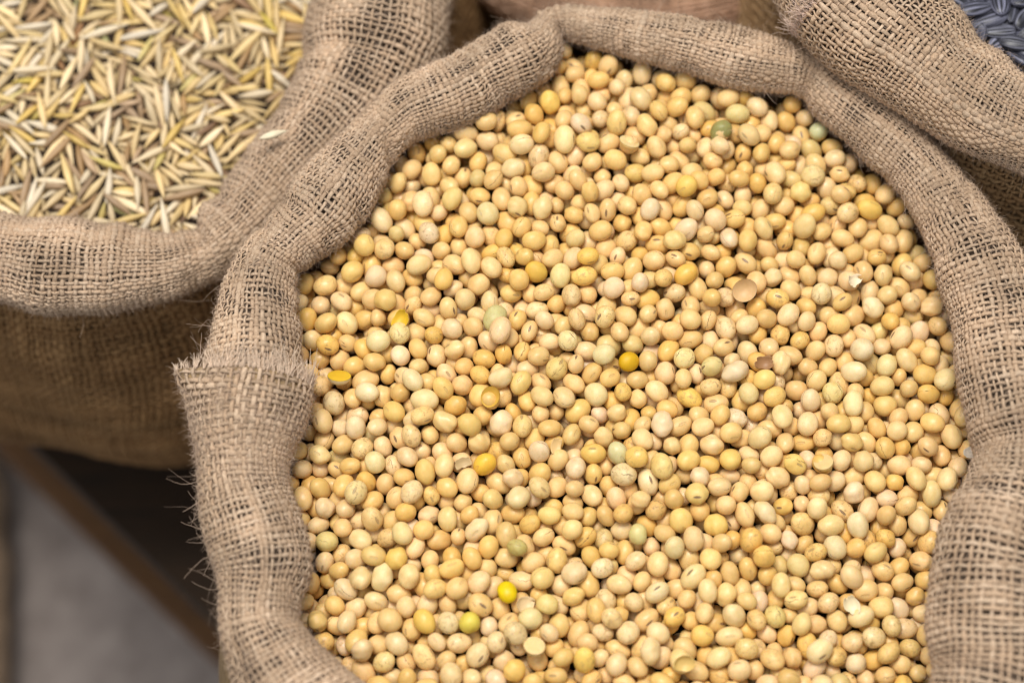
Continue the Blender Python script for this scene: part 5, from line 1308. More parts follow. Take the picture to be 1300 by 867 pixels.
-158,29,-84,88,-34,-58,102,652,-1158,-106,59,-96,-95,98,-457,-74,-102,-7,-52,-117,102,287,26,-66,78,126,26,102,1150,-472,-118,-12,-17,107,94,
-162,767,-98,-12,-50,-12,94,1558,69,-169,35,40,91,94,492,847,-47,107,125,51,91,1129,652,-129,-23,-107,-67,94,1082,-331,-102,-93,-30,54,113,
1050,-998,-118,-4,-2,-161,102,232,76,-71,-79,94,-53,94,930,943,-169,30,-175,-14,98,-698,169,-143,19,-161,22,102,1373,263,-161,-2,86,-108,109,
-17,423,-97,10,34,146,109,590,-936,-83,129,11,-51,94,133,-882,-107,48,24,-150,102,445,-642,-95,107,-25,-82,87,821,913,-100,-76,30,-11,98,
307,544,-72,155,28,20,94,1004,-454,-103,-99,-136,13,113,1353,-246,-117,83,109,10,91,-349,64,-94,-120,121,44,102,1047,244,-112,-173,6,18,94,
1272,-244,-127,-34,-119,26,98,1426,-1151,-169,127,43,19,94,371,-433,-94,152,-61,37,106,196,-456,-97,79,48,-33,87,43,-996,-77,64,140,-42,98,
1014,-607,-121,80,-126,5,106,-353,224,-114,-7,-32,-150,102,963,401,-120,172,-25,-10,98,946,529,-108,52,70,8,94,-532,256,-127,30,-48,13,109,
-457,-1151,-128,67,-97,-42,91,-222,-1174,-117,-52,-19,-45,102,-381,149,-107,118,-100,-18,98,434,443,-92,-5,40,56,98,423,813,-109,-22,5,-27,106,
511,-1034,-118,9,0,170,102,733,-40,-72,-23,-66,156,87,653,-393,-115,-64,-157,-30,98,617,-750,-106,33,-135,54,98,788,-98,-74,-24,0,-34,102,
1179,-403,-69,-6,-60,67,98,-498,-1122,-170,54,-168,-14,94,508,757,-79,25,-14,141,98,199,1161,-168,-20,-88,130,94,238,-930,-167,-7,-157,-14,98,
598,-282,-69,40,-169,10,87,445,618,-105,120,50,82,106,718,-360,-113,-170,39,-20,94,650,260,-105,-8,-8,130,109,1124,28,-96,18,-25,-5,98,
702,-409,-73,-29,168,-39,87,42,259,-63,59,23,110,98,73,811,-68,-89,31,-13,106,68,-146,-67,26,-83,-55,98,-275,-1147,-161,-20,-92,-50,91,
-521,127,-162,131,-7,-28,109,876,623,-93,-30,89,-118,87,-495,173,-109,-108,86,-63,102,-534,-383,-105,38,-1,123,91,-534,-116,-107,-45,-27,61,87,
-714,-722,-162,-64,17,100,98,130,-517,-120,-13,-32,-154,94,76,-711,-78,9,-26,-73,98,867,256,-71,-136,-69,-6,87,1353,100,-146,-99,134,-6,98,
1444,-962,-165,-59,97,-43,98,1218,-695,-164,89,110,50,109,1216,-447,-118,95,139,13,102,-297,-995,-94,-52,92,-113,98,-389,-401,-80,-26,147,31,87,
-427,199,-88,-19,-15,30,94,838,-1055,-121,-3,-28,109,91,1318,458,-167,41,-149,-66,98,1324,-210,-167,45,19,44,98,403,-1099,-103,94,5,75,102,
426,-520,-119,-46,39,-63,98,891,-331,-109,-63,81,-53,102,-66,-178,-62,46,1,64,94,32,10,-56,-72,125,-60,94,605,-51,-51,34,69,67,94,
-27,733,-106,102,62,32,109,646,-544,-37,55,-48,10,91,1240,140,-168,9,1,10,102,191,-196,-52,-106,-68,8,91,123,420,-92,6,120,-80,102,
1477,235,-171,63,164,13,91,-60,492,-126,-42,45,-59,98,-39,-699,-110,42,-21,116,109,-223,-288,-102,-54,105,-80,106,-179,147,-117,64,-154,43,91,
1108,-716,-136,-69,-4,-41,87,-31,167,-95,-62,89,141,106,-766,112,-106,121,40,-19,94,-320,289,-128,22,101,-111,94,1360,-48,-119,69,24,-24,106,
1228,82,-130,132,-79,-67,98,-459,338,-114,-39,157,26,94,-663,223,-110,84,21,99,91,710,-451,-120,33,16,44,98,672,769,-168,-122,98,-24,98,
267,-73,-62,-9,-99,-140,106,1197,-626,-122,-63,140,54,109,-245,-939,-83,-126,-111,0,91,-193,421,-112,0,14,-168,106,-199,595,-111,30,23,-12,87,
-285,10,-71,-30,53,-33,98,-18,-1044,-93,21,65,-117,106,-64,-730,-53,-88,-18,-9,91,-266,444,-102,23,-35,-134,94,-101,-976,-87,-32,56,25,109,
-219,732,-101,101,-72,9,98,814,-467,-113,61,-123,-103,106,749,-820,-95,155,-68,-28,98,582,624,-64,11,1,-9,94,398,753,-76,44,72,108,106,
819,-1173,-168,-34,16,167,94,496,-912,-102,30,-40,21,94,385,321,-72,69,17,42,102,359,-651,-170,5,-10,-123,94,-153,616,-165,-68,51,-108,98,
547,-352,-58,24,-152,70,106,551,319,-50,4,-98,147,98,785,523,-104,-60,-43,96,102,764,-1070,-106,19,120,120,113,602,-328,-115,39,-160,-19,102,
-421,-453,-104,61,19,145,91,914,-472,-108,-3,34,-149,102,822,-329,-126,-26,150,-94,94,732,-333,-168,17,155,8,94,623,483,-115,69,95,19,94,
1203,572,-117,-68,33,22,98,557,-1091,-107,-48,78,-94,98,-97,50,-54,144,-20,8,98,-245,547,-94,-133,66,-71,87,1177,253,-123,-129,-75,38,91,
-230,493,-138,-125,-42,111,87,-323,782,-162,88,23,-17,106,-275,-361,-98,60,-157,44,106,-281,-199,-93,90,153,17,98,-110,-813,-98,23,19,-131,106,
-168,-127,-64,-31,33,-120,94,-260,369,-99,36,11,38,102,112,-839,-50,156,-21,-50,98,-291,510,-114,43,-2,129,91,-242,-825,-77,95,54,66,94,
1108,851,-164,103,-7,-87,91,8,497,-113,130,-28,-9,94,-103,-261,-73,30,-129,-53,94,-155,692,-143,-13,67,-70,94,-115,-903,-105,-25,67,-87,98,
1096,-611,-149,-78,-97,-55,98,1021,-295,-111,35,-87,-52,98,988,645,-119,40,-141,-73,98,1056,904,-167,110,-135,-10,106,980,-148,-130,-48,77,14,102,
957,-814,-121,-102,100,-66,91,401,-38,-122,26,6,-66,98,317,-276,-108,-85,-92,31,94,219,610,-106,31,-22,27,102,133,622,-105,-16,27,142,94,
1055,-737,-102,22,112,3,98,-56,-853,-118,-99,-60,50,98,-417,-710,-115,-93,-87,16,87,258,-1040,-114,-63,25,-33,109,1228,512,-104,-86,-87,-2,91,
49,77,-89,-5,112,-45,109,119,-453,-113,16,-140,-91,94,1492,169,-167,1,-121,-132,94,1486,-502,-169,169,-20,-35,91,-438,-284,-125,-79,-147,-24,102,
-489,70,-115,-152,13,-40,98,-504,-686,-163,62,91,80,106,924,147,-120,1,-28,106,98,88,-347,-75,15,-9,-119,94,-531,482,-165,26,-90,-76,94,
338,-1045,-111,-17,-151,-12,87,289,-206,-89,16,-102,-66,113,240,740,-102,4,-76,-79,106,260,-458,-80,105,-17,-140,102,1495,302,-160,-121,-80,-97,102,
344,1031,-108,115,-8,78,91,344,-712,-96,-153,-7,-62,109,306,139,-65,-19,-2,-46,87,261,322,-62,52,-14,33,106,1144,-671,-166,-152,81,38,102,
1236,-864,-165,-29,-114,-115,98,-594,108,-119,64,-26,-8,94,719,-609,-106,3,-5,-89,102,703,1005,-125,-23,-140,85,91,800,837,-166,42,-28,-64,102,
631,982,-128,-98,64,-53,98,1005,-777,-104,152,-12,-84,87,777,-406,-93,26,-41,-87,102,517,381,-106,-46,19,11,94,465,937,-134,-137,5,-1,102,
484,113,-65,-140,58,-29,98,437,376,-107,27,155,14,91,-394,-882,-170,19,20,-31,87,1229,-1157,-170,88,-151,-12,94,-19,-1196,-91,-130,19,79,94,
-205,-1224,-67,-108,-23,7,98,694,-1211,-110,75,-144,-33,98,1297,-1168,-159,60,77,-7,102,1019,-1190,-114,-1,-155,53,94,840,-1364,-9,-24,-113,-137,106,
835,-1267,-16,109,64,89,94,704,-1454,-60,-38,76,-64,91,746,-1502,-39,44,10,-10,91,727,-1350,2,-36,170,34,98,630,-1297,-59,-33,40,-71,94,
666,-1358,-43,27,-77,113,106,528,-1508,-93,-76,57,-114,109,507,-1331,-67,-118,59,-51,94,500,-1245,-71,101,101,45,102,773,-1457,-85,-105,-26,-13,109,
694,-1379,-112,5,78,-148,94,696,-1257,-63,107,-106,-54,87,475,-1423,-62,-134,20,-55,106,449,-1355,-38,118,118,-9,102,430,-1256,-100,109,58,53,109,
302,-1317,-106,10,-19,59,102,326,-1481,-109,-91,-30,71,87,294,-1463,-56,87,43,44,102,254,-1252,-51,106,-81,-50,98,151,-1372,-105,40,-45,-2,102,
195,-1292,-48,41,38,62,94,83,-1391,-102,-22,18,-57,98,130,-1325,-58,79,-132,-61,91,855,-1367,-109,-59,45,-21,98,842,-1297,-83,123,58,76,94,
842,-1477,-55,128,74,-30,98,-15,-1464,-56,68,20,65,94,17,-1399,-110,58,42,95,98,-26,-1314,-81,40,50,-138,98,-103,-1486,-70,25,45,161,98,
-111,-1406,-110,-69,9,-89,94,-104,-1247,-66,7,8,44,102,-220,-1427,-80,-33,-7,-122,87,-279,-1263,-92,30,41,40,94,-334,-1233,-102,75,82,34,94,
935,-1470,-69,-44,13,99,113,895,-1331,-52,-6,-67,21,106,899,-1287,-110,157,-11,43,98,1403,-1335,-165,16,-114,-111,98,1499,-735,-103,68,-118,-31,102,
1331,-1486,-102,-36,97,-35,102,1320,-1413,-121,-62,-146,67,98,1302,-1263,-134,-61,-3,114,94,1241,-1408,-114,-52,-29,17,106,1136,-1272,-121,111,-113,-51,98,
1058,-1300,-109,117,-69,-69,91,1137,-1433,-122,-65,-148,39,106,1068,-1404,-100,-53,120,123,102,1012,-1455,-106,-5,35,122,94,970,-1403,-82,97,-35,-11,87,
969,-1262,-119,-127,-103,-1,102,936,-1347,-103,23,-36,-128,94,1062,-1463,-56,153,-37,-14,102,1138,-1460,-59,31,135,79,91,1029,-1246,-82,-82,27,153,87,
982,-1354,-47,24,106,88,98,995,-1293,-68,-92,93,0,87,776,-1392,-113,-9,-175,-18,102,832,-1231,-105,-144,56,31,102,743,-1279,-111,-12,17,-53,102,
657,-1460,-96,-17,11,-90,87,1184,-1371,-114,-35,-33,44,94,1132,-1299,-61,-10,-23,75,98,624,-1358,-103,41,-66,-61,102,520,-1431,-109,19,-9,-48,91,
574,-1365,-50,23,-68,-128,106,569,-1305,-95,-12,62,-134,106,446,-1337,-104,-35,-23,58,102,1249,-1236,-107,-139,-34,-41,94,1265,-1485,-109,-25,87,-27,94,
1333,-1330,-137,95,-55,-17,94,312,-1389,-80,-123,30,-10,113,362,-1260,-120,-15,-101,80,91,299,-1239,-99,106,80,97,98,237,-1362,-115,-35,-11,175,98,
223,-1248,-110,-7,17,-10,102,1387,-1383,-111,36,-14,102,109,203,-1418,-113,107,55,-61,87,39,-1282,-75,104,69,80,102,-9,-1259,-117,34,-110,-83,94,
-48,-1442,-108,-140,-15,28,98,-112,-1478,-133,62,-39,-124,87,-162,-1448,-104,-26,115,58,98,-186,-1318,-75,-21,136,-27,106,-273,-1325,-114,22,-100,-101,94,
-396,-1237,-119,94,-121,7,94,-450,-1340,-94,109,56,22,94,1357,-1281,-169,47,-12,-28,94,1380,-1223,-115,-11,23,84,87,-335,-1371,-94,54,-4,152,106,
-341,-1302,-107,-28,-95,-145,94,-369,-1263,-50,118,100,60,102,1288,-1369,-170,-27,-6,26,94,1265,-1335,-110,-34,47,-17,102,1219,-1359,-167,69,69,69,94,
1082,-1485,-115,7,-7,9,98,1117,-1345,-113,19,-35,-175,98,-167,-1256,-21,-119,86,91,102,-267,-1381,-73,-113,17,72,102,-236,-1282,-46,37,-89,37,94,
1021,-1482,-165,-67,13,-20,102,1010,-1355,-113,121,-109,-12,106,877,-1504,-105,-8,164,-57,98,932,-1422,-137,53,18,-40,106,-90,-1351,-61,81,-155,-1,98,
-187,-1506,-84,67,-7,97,94,-78,-1438,-31,-3,62,94,109,839,-1443,-126,-56,153,23,113,59,-1454,-75,-39,-130,-78,106,56,-1390,-37,-53,11,-83,102,
15,-1328,-24,7,-153,-49,98,-27,-1386,-60,11,-19,-97,102,-56,-1308,-25,-92,-136,69,87,146,-1445,-71,-19,177,-3,106,129,-1252,-73,-20,28,32,106,
593,-1456,-107,73,-96,-89,94,566,-1391,-113,150,-62,-39,91,205,-1483,-59,-74,51,132,87,242,-1421,-62,-156,-82,-18,94,251,-1328,-60,-19,-5,28,94,
509,-1351,-132,-14,-68,-88,98,454,-1408,-134,4,32,-14,102,373,-1435,-117,-82,31,-49,98,371,-1194,-114,28,3,-22,94,374,-1345,-46,-107,-22,18,98,
358,-1276,-54,71,-70,-75,98,309,-1242,-27,26,-108,-25,91,274,-1433,-121,21,57,142,98,308,-1370,-158,-20,73,97,106,400,-1407,-61,-108,-34,77,106,
421,-1284,-37,13,19,45,94,204,-1480,-125,-167,-10,-7,98,163,-1415,-165,62,25,-11,94,173,-1303,-111,-63,-162,13,106,487,-1286,-21,-76,160,25,91,
526,-1416,-4,-157,-63,20,106,12,-1479,-119,44,-84,129,91,94,-1313,-117,139,84,76,113,71,-1228,-107,40,12,101,98,556,-1454,-52,106,-92,35,98,
626,-1416,-56,16,-2,1,98,570,-1298,-25,-155,38,-45,98,14,-1194,-167,93,137,-53,98,20,-1329,-129,-168,-46,17,91,-132,-1337,-113,148,21,13,98,
-149,-1268,-114,-66,-151,64,94,744,-1390,-51,10,159,11,106,726,-1319,-56,-38,-135,-29,98,824,-1406,-63,-16,-72,119,94,796,-1339,-64,19,-73,72,98,
785,-1263,-62,119,-122,-23,98,928,-1373,-8,-15,-151,-21,91,981,-1262,-10,-20,144,-69,98,900,-1401,-60,-24,-123,122,98,915,-1259,-46,-45,-10,-157,106,
1059,-1348,-58,-36,-96,-118,106,1069,-1282,-42,-130,29,92,94,1269,-1445,-167,140,-106,-5,102,1263,-1302,-170,165,-47,-4,94,1255,-1227,-171,-120,-101,25,91,
1187,-1428,-170,-39,72,-106,87,1183,-1299,-166,29,-111,-111,98,1138,-1391,-64,-6,20,-39,102,1183,-1238,-81,-129,-25,77,94,1063,-1359,-165,163,-54,-4,109,
1083,-1287,-168,53,150,-47,94,1204,-1464,-86,-131,51,-33,94,1316,-1364,-74,-46,32,-151,102,1196,-1302,-97,-66,60,-155,98,1007,-1412,-165,47,-23,10,102,
1355,-1283,-86,49,3,-120,98,878,-1397,-170,90,-150,-12,94,-617,-1154,-101,60,52,15,94,-667,-1111,-85,34,169,-4,91,-440,-1275,-75,5,66,153,98,
771,-1464,-168,-25,-15,60,98,-303,-1318,-45,6,172,32,113,-304,-1473,-67,60,-30,-133,94,-164,-1387,-72,58,-128,-52,91,-211,-1368,-31,-149,-11,-100,94,
500,-1472,-164,49,144,63,109,-59,-1376,-5,117,104,-79,91,-25,-1252,-47,-78,-21,-44,102,-138,-1387,-15,22,-94,129,98,-128,-1314,-21,-31,-20,40,98,
-95,-1251,1,4,-137,21,102,96,-1485,-33,97,-129,-77,91,98,-1367,8,-17,27,92,102,80,-1290,-20,-54,-109,45,102,259,-1474,-169,-24,-85,125,91,
203,-1436,-5,12,127,-6,113,126,-1389,-47,101,-12,23,87,159,-1329,-2,9,7,-56,94,140,-1253,-3,34,172,10,102,148,-1482,-169,12,-32,-135,91,
242,-1299,-2,164,-36,-19,98,200,-1371,-45,-91,-8,-59,87,368,-1477,-56,-35,-72,105,102,340,-1413,-21,71,36,50,91,314,-1317,-25,-28,111,18,94,
444,-1473,-104,-80,38,59,102,432,-1467,-28,-62,103,-51,98,426,-1316,17,7,-33,80,94,511,-1344,-1,-24,-138,-82,98,528,-1283,26,-10,-159,-12,91,
474,-1506,-51,-38,-20,46,87,621,-1480,-27,-39,-53,-64,98,680,-1414,-4,-25,-109,118,102,670,-1293,-12,-10,10,32,94,-396,-1283,-167,122,57,25,98]
N_BEAN_SHOWN = 1329
OAT_DATA = [
-1243,724,-382,15,-109,-131,119,-1566,1396,-346,-134,-24,19,119,-1436,1481,-357,7,-12,132,125,-983,1149,-392,-7,172,-10,125,-1530,1180,-350,-39,34,-75,119,
-1910,858,-377,127,116,29,112,-1125,1339,-375,39,12,14,106,-1139,966,-380,-10,-19,36,125,-1725,889,-354,66,-144,-46,106,-1283,979,-366,-18,-4,59,112,
-1370,1054,-364,-145,97,35,125,-1595,1470,-356,26,10,16,119,-1531,846,-364,-3,-101,123,112,-1695,1222,-350,-10,3,71,112,-1431,1387,-358,164,17,5,112,
-1572,751,-372,159,68,25,112,-1678,809,-363,-91,-129,28,112,-1886,1291,-353,-19,-15,60,112,-1219,842,-382,14,-4,-11,112,-1722,705,-378,75,-160,17,112,
-1230,1257,-364,-61,-159,26,112,-1563,1337,-342,1,48,150,112,-1640,1222,-356,-16,8,-118,106,-1833,1234,-349,32,-4,3,106,-1409,735,-375,-45,36,-80,112,
-1536,1000,-353,-99,-91,46,106,-985,1421,-377,120,-5,-16,106,-1481,683,-374,-158,52,17,99,-1654,1298,-353,30,-18,-91,112,-1789,1065,-351,12,20,103,106,
-1493,1210,-365,49,-51,-85,119,-1565,678,-378,124,85,23,112,-1721,975,-358,18,10,51,112,-1598,850,-365,-70,-140,35,112,-1576,1154,-357,-13,1,-44,112,
-1119,1040,-378,-18,-166,-38,99,-1032,1354,-395,67,-155,-45,125,-1302,618,-389,31,13,101,112,-1643,651,-382,143,48,13,125,-1029,922,-390,-34,43,-127,119,
-1733,1123,-353,-157,-77,12,112,-1062,1434,-380,10,2,-68,106,-1179,1405,-371,3,5,-78,112,-1353,1281,-362,107,-89,-63,112,-1837,1490,-358,16,-15,-127,112,
-1570,1078,-357,153,10,8,112,-1643,1032,-344,-43,132,-80,99,-1444,631,-393,96,8,17,112,-1361,894,-374,-10,-16,-146,106,-1317,1105,-357,-10,32,-82,99,
-1379,711,-383,50,-40,-75,106,-893,1396,-388,90,75,60,106,-1707,1399,-348,-23,-41,117,99,-1125,876,-384,25,53,100,106,-1751,1385,-346,89,-77,-56,119,
-1831,746,-368,46,29,76,106,-1656,1116,-349,22,-56,-90,106,-1239,756,-388,-147,-9,0,112,-1789,705,-362,85,-135,-37,93,-989,1069,-402,9,4,-33,106,
-1368,958,-377,53,-92,-102,99,-1333,792,-379,105,139,-32,112,-1773,1145,-352,-43,-57,72,112,-1152,1186,-373,55,-142,-41,93,-1629,983,-365,-27,-61,131,112,
-1281,1259,-366,-118,88,-19,99,-1456,895,-367,46,56,72,99,-1344,1089,-370,133,-101,-41,119,-1778,1311,-347,117,-131,-10,106,-879,1213,-403,167,-47,-47,99,
-1406,1332,-364,111,75,29,106,-911,1104,-404,62,-118,-84,99,-1417,1024,-366,-17,-116,121,93,-1499,890,-370,-30,-51,112,99,-1855,1422,-361,-12,117,136,106,
-1776,1003,-369,-22,-170,-13,125,-1107,1495,-379,-135,-56,37,106,-1370,619,-392,-19,-27,55,93,-1653,942,-361,-16,-73,129,93,-932,1211,-392,112,-92,-59,112,
-1428,952,-373,102,74,58,99,-1465,1200,-363,-100,-96,38,93,-1883,922,-368,59,136,57,93,-1132,1263,-386,169,-15,-31,119,-1786,861,-368,-2,-1,107,99,
-968,1235,-390,112,73,46,119,-1931,1409,-351,114,-23,-58,119,-913,1497,-392,36,28,91,99,-1747,1282,-350,71,-111,-83,106,-1212,1465,-371,-128,-89,27,106,
-1686,656,-383,139,51,42,106,-1381,1315,-370,10,-17,-122,119,-1694,1442,-353,137,104,48,106,-1518,1511,-352,-81,-85,73,119,-1156,780,-393,150,-15,3,112,
-1007,988,-397,21,-163,-10,106,-1155,1432,-372,43,49,104,93,-1139,807,-389,-140,7,-2,106,-1809,832,-372,-32,38,-67,99,-1078,1217,-393,-55,-159,-40,86,
-1253,1097,-373,57,-50,-70,93,-942,1454,-389,17,18,126,99,-1874,1026,-371,137,-54,-11,112,-1173,1200,-374,-51,110,-95,99,-918,1331,-400,-19,8,103,106,
-990,1336,-390,-58,58,-97,99,-1216,1005,-384,22,-5,13,93,-1461,730,-379,29,-9,175,93,-1837,1060,-364,118,67,2,99,-950,1342,-394,-99,77,-41,106,
-1006,1479,-393,-7,-164,9,106,-1875,1364,-359,-9,10,-175,93,-1177,677,-398,-2,4,-137,125,-1058,1542,-376,23,0,-37,119,-1890,1508,-351,0,-5,76,99,
-1378,802,-396,23,18,-27,112,-1564,962,-357,-100,92,-39,93,-1303,1497,-377,100,-33,-59,106,-1155,1002,-380,-68,-5,56,106,-863,1397,-409,-3,169,4,112,
-882,1497,-413,-9,-14,159,119,-1519,758,-374,-8,-19,84,112,-1247,676,-405,22,41,56,112,-1723,755,-369,29,-4,-2,86,-1867,1270,-364,-25,66,-103,106,
-1341,1391,-361,115,43,24,86,-1601,760,-372,92,65,30,99,-1231,956,-384,-25,-69,129,99,-1289,813,-396,25,69,127,106,-905,1147,-401,123,51,4,99,
-1612,1145,-364,-18,-34,111,86,-1461,1099,-367,14,-178,21,86,-1089,925,-396,9,30,-131,99,-1023,1222,-405,-11,138,-26,106,-1280,920,-376,47,-29,-32,93,
-1884,688,-388,24,67,133,99,-1283,1080,-361,64,97,72,86,-1359,1510,-372,157,63,-18,99,-1265,1477,-380,-78,43,-58,106,-1846,1393,-369,27,23,174,99,
-1425,1237,-373,20,83,123,99,-1334,872,-386,-18,-15,-108,93,-1033,1300,-392,121,71,35,99,-1068,1109,-401,147,-55,-29,106,-1105,1064,-395,13,-24,-166,112,
-1271,1315,-373,-131,-49,-15,106,-1908,748,-386,137,31,-5,119,-1710,1045,-364,30,147,-31,93,-1677,909,-371,-31,21,-73,93,-1498,1118,-370,-10,53,-151,106,
-991,1117,-402,-32,1,-10,86,-1726,779,-377,-163,5,6,99,-1775,966,-371,124,6,-15,99,-1311,1212,-358,0,0,72,80,-1114,1285,-376,8,-19,-48,80,
-1815,1203,-368,-24,32,-118,106,-847,1307,-430,-22,60,-134,93,-1965,1491,-359,-3,19,143,112,-1845,960,-369,-24,-133,65,99,-1848,925,-370,-9,10,-45,99,
-1956,1329,-362,5,96,-147,119,-1262,1365,-378,8,89,124,106,-1684,1138,-357,149,70,3,86,-1746,1221,-365,-103,3,21,112,-1853,1201,-380,-20,-86,-123,106,
-1092,1287,-392,-13,22,129,112,-1503,978,-384,91,-104,-62,106,-1805,630,-372,-75,138,-21,106,-1286,837,-385,-41,-76,122,80,-1841,837,-373,-18,-12,91,99,
-1582,1256,-371,43,-26,-45,106,-1738,825,-376,65,-165,-27,93,-1840,637,-377,42,-21,-102,106,-1405,1142,-365,-60,-155,24,93,-1321,1242,-372,-13,20,51,106,
-1632,753,-383,-52,-108,38,106,-1354,1471,-384,4,49,153,112,-1565,1519,-369,17,-5,179,99,-1941,1070,-361,96,28,23,99,-847,1536,-419,109,-24,-30,93,
-1558,625,-395,154,-15,9,106,-1827,1453,-369,19,-17,28,99,-801,1488,-409,-56,50,-79,86,-1446,692,-391,-6,-20,151,125,-1106,951,-387,110,102,5,86,
-1515,1390,-370,-33,-8,84,112,-1343,1423,-367,82,31,47,93,-1041,1175,-398,17,147,-86,93,-1118,1187,-390,-26,-5,-107,93,-1465,1360,-376,157,-36,26,93,
-851,1257,-414,-115,-53,72,86,-1582,1208,-376,-81,-143,39,119,-1485,1441,-364,-7,-100,-132,93,-1270,949,-383,-9,17,148,93,-1423,891,-385,52,-91,-70,93,
-1220,701,-400,24,45,71,93,-1238,1124,-389,16,146,16,99,-1080,1398,-393,-4,-12,99,99,-1634,865,-378,-29,31,-74,99,-1954,1121,-352,9,-11,-22,99,
-1776,938,-375,-28,7,-166,93,-1470,1027,-380,-95,-116,74,99,-1612,1031,-363,71,142,7,93,-1173,1551,-353,27,29,50,125,-1322,980,-378,-29,-12,85,93,
-1936,1302,-362,-168,9,15,86,-1958,1180,-368,148,58,20,99,-1167,1526,-373,153,-65,26,99,-1679,1317,-365,-63,29,-163,93,-1243,873,-396,-1,-29,26,99,
-1033,1006,-404,123,30,22,99,-1459,967,-379,19,-120,-80,93,-1335,1157,-366,19,44,151,93,-1232,1207,-389,12,3,47,99,-1488,780,-390,-78,-2,-18,86,
-1172,1154,-389,-13,-35,-175,99,-1255,1073,-403,-13,158,-13,125,-1294,1024,-380,-31,-59,77,93,-1618,1427,-366,-148,-59,33,93,-1603,813,-385,-114,-58,79,106,
-1546,649,-407,-72,118,28,93,-1183,897,-390,8,1,-32,99,-1046,1026,-398,-29,150,-19,80,-1433,1523,-365,-4,57,126,99,-1602,1315,-371,-10,-25,-37,106,
-1451,606,-411,7,76,-144,93,-1485,1499,-357,93,-70,-37,86,-1329,650,-401,-130,-70,11,106,-1868,1093,-374,98,-108,-16,93,-1954,1524,-373,9,140,-88,93,
-1722,1524,-349,140,-66,-31,119,-1907,999,-368,-106,21,8,99,-876,1347,-420,-23,-73,-65,119,-1516,1053,-374,60,14,34,86,-1215,1526,-362,-139,-81,28,106,
-1506,648,-402,30,16,-80,93,-1897,660,-390,-166,43,9,106,-1837,1136,-369,78,22,4,86,-1330,1280,-388,-21,-42,61,99,-1492,1302,-383,97,-28,-10,93,
-1227,1404,-389,-39,-76,122,99,-1106,1372,-396,-112,-114,-6,86,-1660,1513,-362,9,2,-102,99,-1774,1048,-380,68,-109,-102,112,-1223,1181,-384,57,-122,-86,99,
-1638,1099,-376,-63,0,26,106,-948,1545,-394,-117,-136,-9,125,-1516,1286,-384,-30,-161,-62,86,-1378,833,-395,-37,-134,-14,93,-1155,840,-400,10,-29,132,106,
-1218,1300,-392,20,-12,50,112,-1685,1378,-374,30,26,-119,112,-975,1314,-403,-68,-29,87,106,-855,1429,-407,-70,2,-8,93,-1809,712,-378,-117,-98,21,106,
-1911,1119,-372,34,7,38,112,-1587,911,-374,-19,-14,151,86,-1267,700,-405,26,28,46,93,-1810,1115,-371,13,-143,71,93,-870,1521,-419,-109,34,-8,93,
-1620,1346,-361,-34,-5,-88,93,-1542,1446,-369,25,-172,11,93,-1160,1074,-397,-83,-35,-7,93,-1480,1320,-379,-70,6,-29,86,-1794,1380,-367,66,-137,-61,93,
-1732,920,-373,-157,-86,8,112,-1833,1284,-382,62,-121,-68,106,-1194,1031,-396,11,-17,65,93,-1649,967,-372,134,-46,-17,86,-1144,1122,-397,-10,39,166,80,
-1452,834,-383,-146,92,-8,99,-1284,1422,-391,-47,-4,-103,80,-1235,1034,-398,51,-129,-84,106,-1365,768,-397,-9,-44,166,106,-1932,1136,-372,-6,40,-136,86,
-1197,601,-399,12,47,153,86,-1293,1217,-378,-95,57,-88,93,-1659,829,-380,28,-13,-50,106,-1879,806,-399,34,-56,-45,80,-1369,1097,-388,46,32,30,112,
-1025,1453,-396,-18,-5,-14,106,-1463,1079,-390,-27,-47,131,125,-854,1457,-420,165,-9,-9,119,-837,1375,-422,61,-2,0,86,-1740,1517,-368,-66,-124,55,99,
-1109,1167,-410,51,110,-110,106,-1388,1244,-384,-59,11,-55,106,-1854,809,-390,24,4,-54,86,-1018,1554,-378,71,119,80,112,-1339,1352,-388,147,8,21,86,
-1233,1486,-389,-86,-139,-56,125,-1716,1367,-363,141,-86,-23,86,-843,1341,-433,31,-91,-135,99,-1738,1275,-379,34,103,58,99,-1718,753,-394,-13,-28,-131,99,
-1972,1289,-374,-36,-172,4,106,-1689,682,-401,8,9,173,106,-1282,1111,-387,-19,-13,95,119,-1569,872,-378,-100,60,0,80,-1937,1443,-358,9,-71,152,93,
-1290,729,-406,-30,44,-150,106,-1344,596,-417,25,36,25,86,-893,1081,-407,-37,-26,46,112,-1535,874,-382,105,115,59,86,-1378,910,-393,-51,-28,41,112,
-1450,1404,-377,13,-21,-161,99,-1562,1047,-376,34,-79,-114,106,-1671,709,-400,-24,-79,140,93,-1783,1490,-371,9,57,129,112,-1255,828,-405,-59,2,-19,99,
-1005,1319,-416,-14,-23,-99,119,-1237,1377,-389,10,-10,-35,86,-1355,1179,-385,-121,34,3,106,-761,1552,-415,-21,-10,-17,112,-1149,1548,-387,0,147,34,106,
-1850,900,-393,45,33,37,106,-1388,1004,-397,-25,-141,-93,106,-999,1044,-419,34,-30,151,106,-942,1278,-414,173,6,-3,106,-1787,1537,-369,-111,55,-27,106,
-1454,1334,-390,-7,2,160,106,-1405,968,-399,17,-99,-135,106,-1929,1167,-374,-50,166,-38,80,-1936,1031,-377,-25,-97,133,93,-1194,739,-406,105,-116,-17,86,
-1088,1196,-408,-66,24,74,80,-1302,900,-405,-75,107,-56,99,-1374,1156,-379,-37,-163,36,106,-1215,1137,-400,164,-35,33,99,-1838,685,-396,15,-4,133,93,
-1084,878,-405,-7,176,15,99,-1141,1444,-398,6,9,4,106,-1173,1304,-390,59,-143,-32,106,-2000,1372,-359,90,9,20,99,-1990,1265,-376,169,-47,12,93,
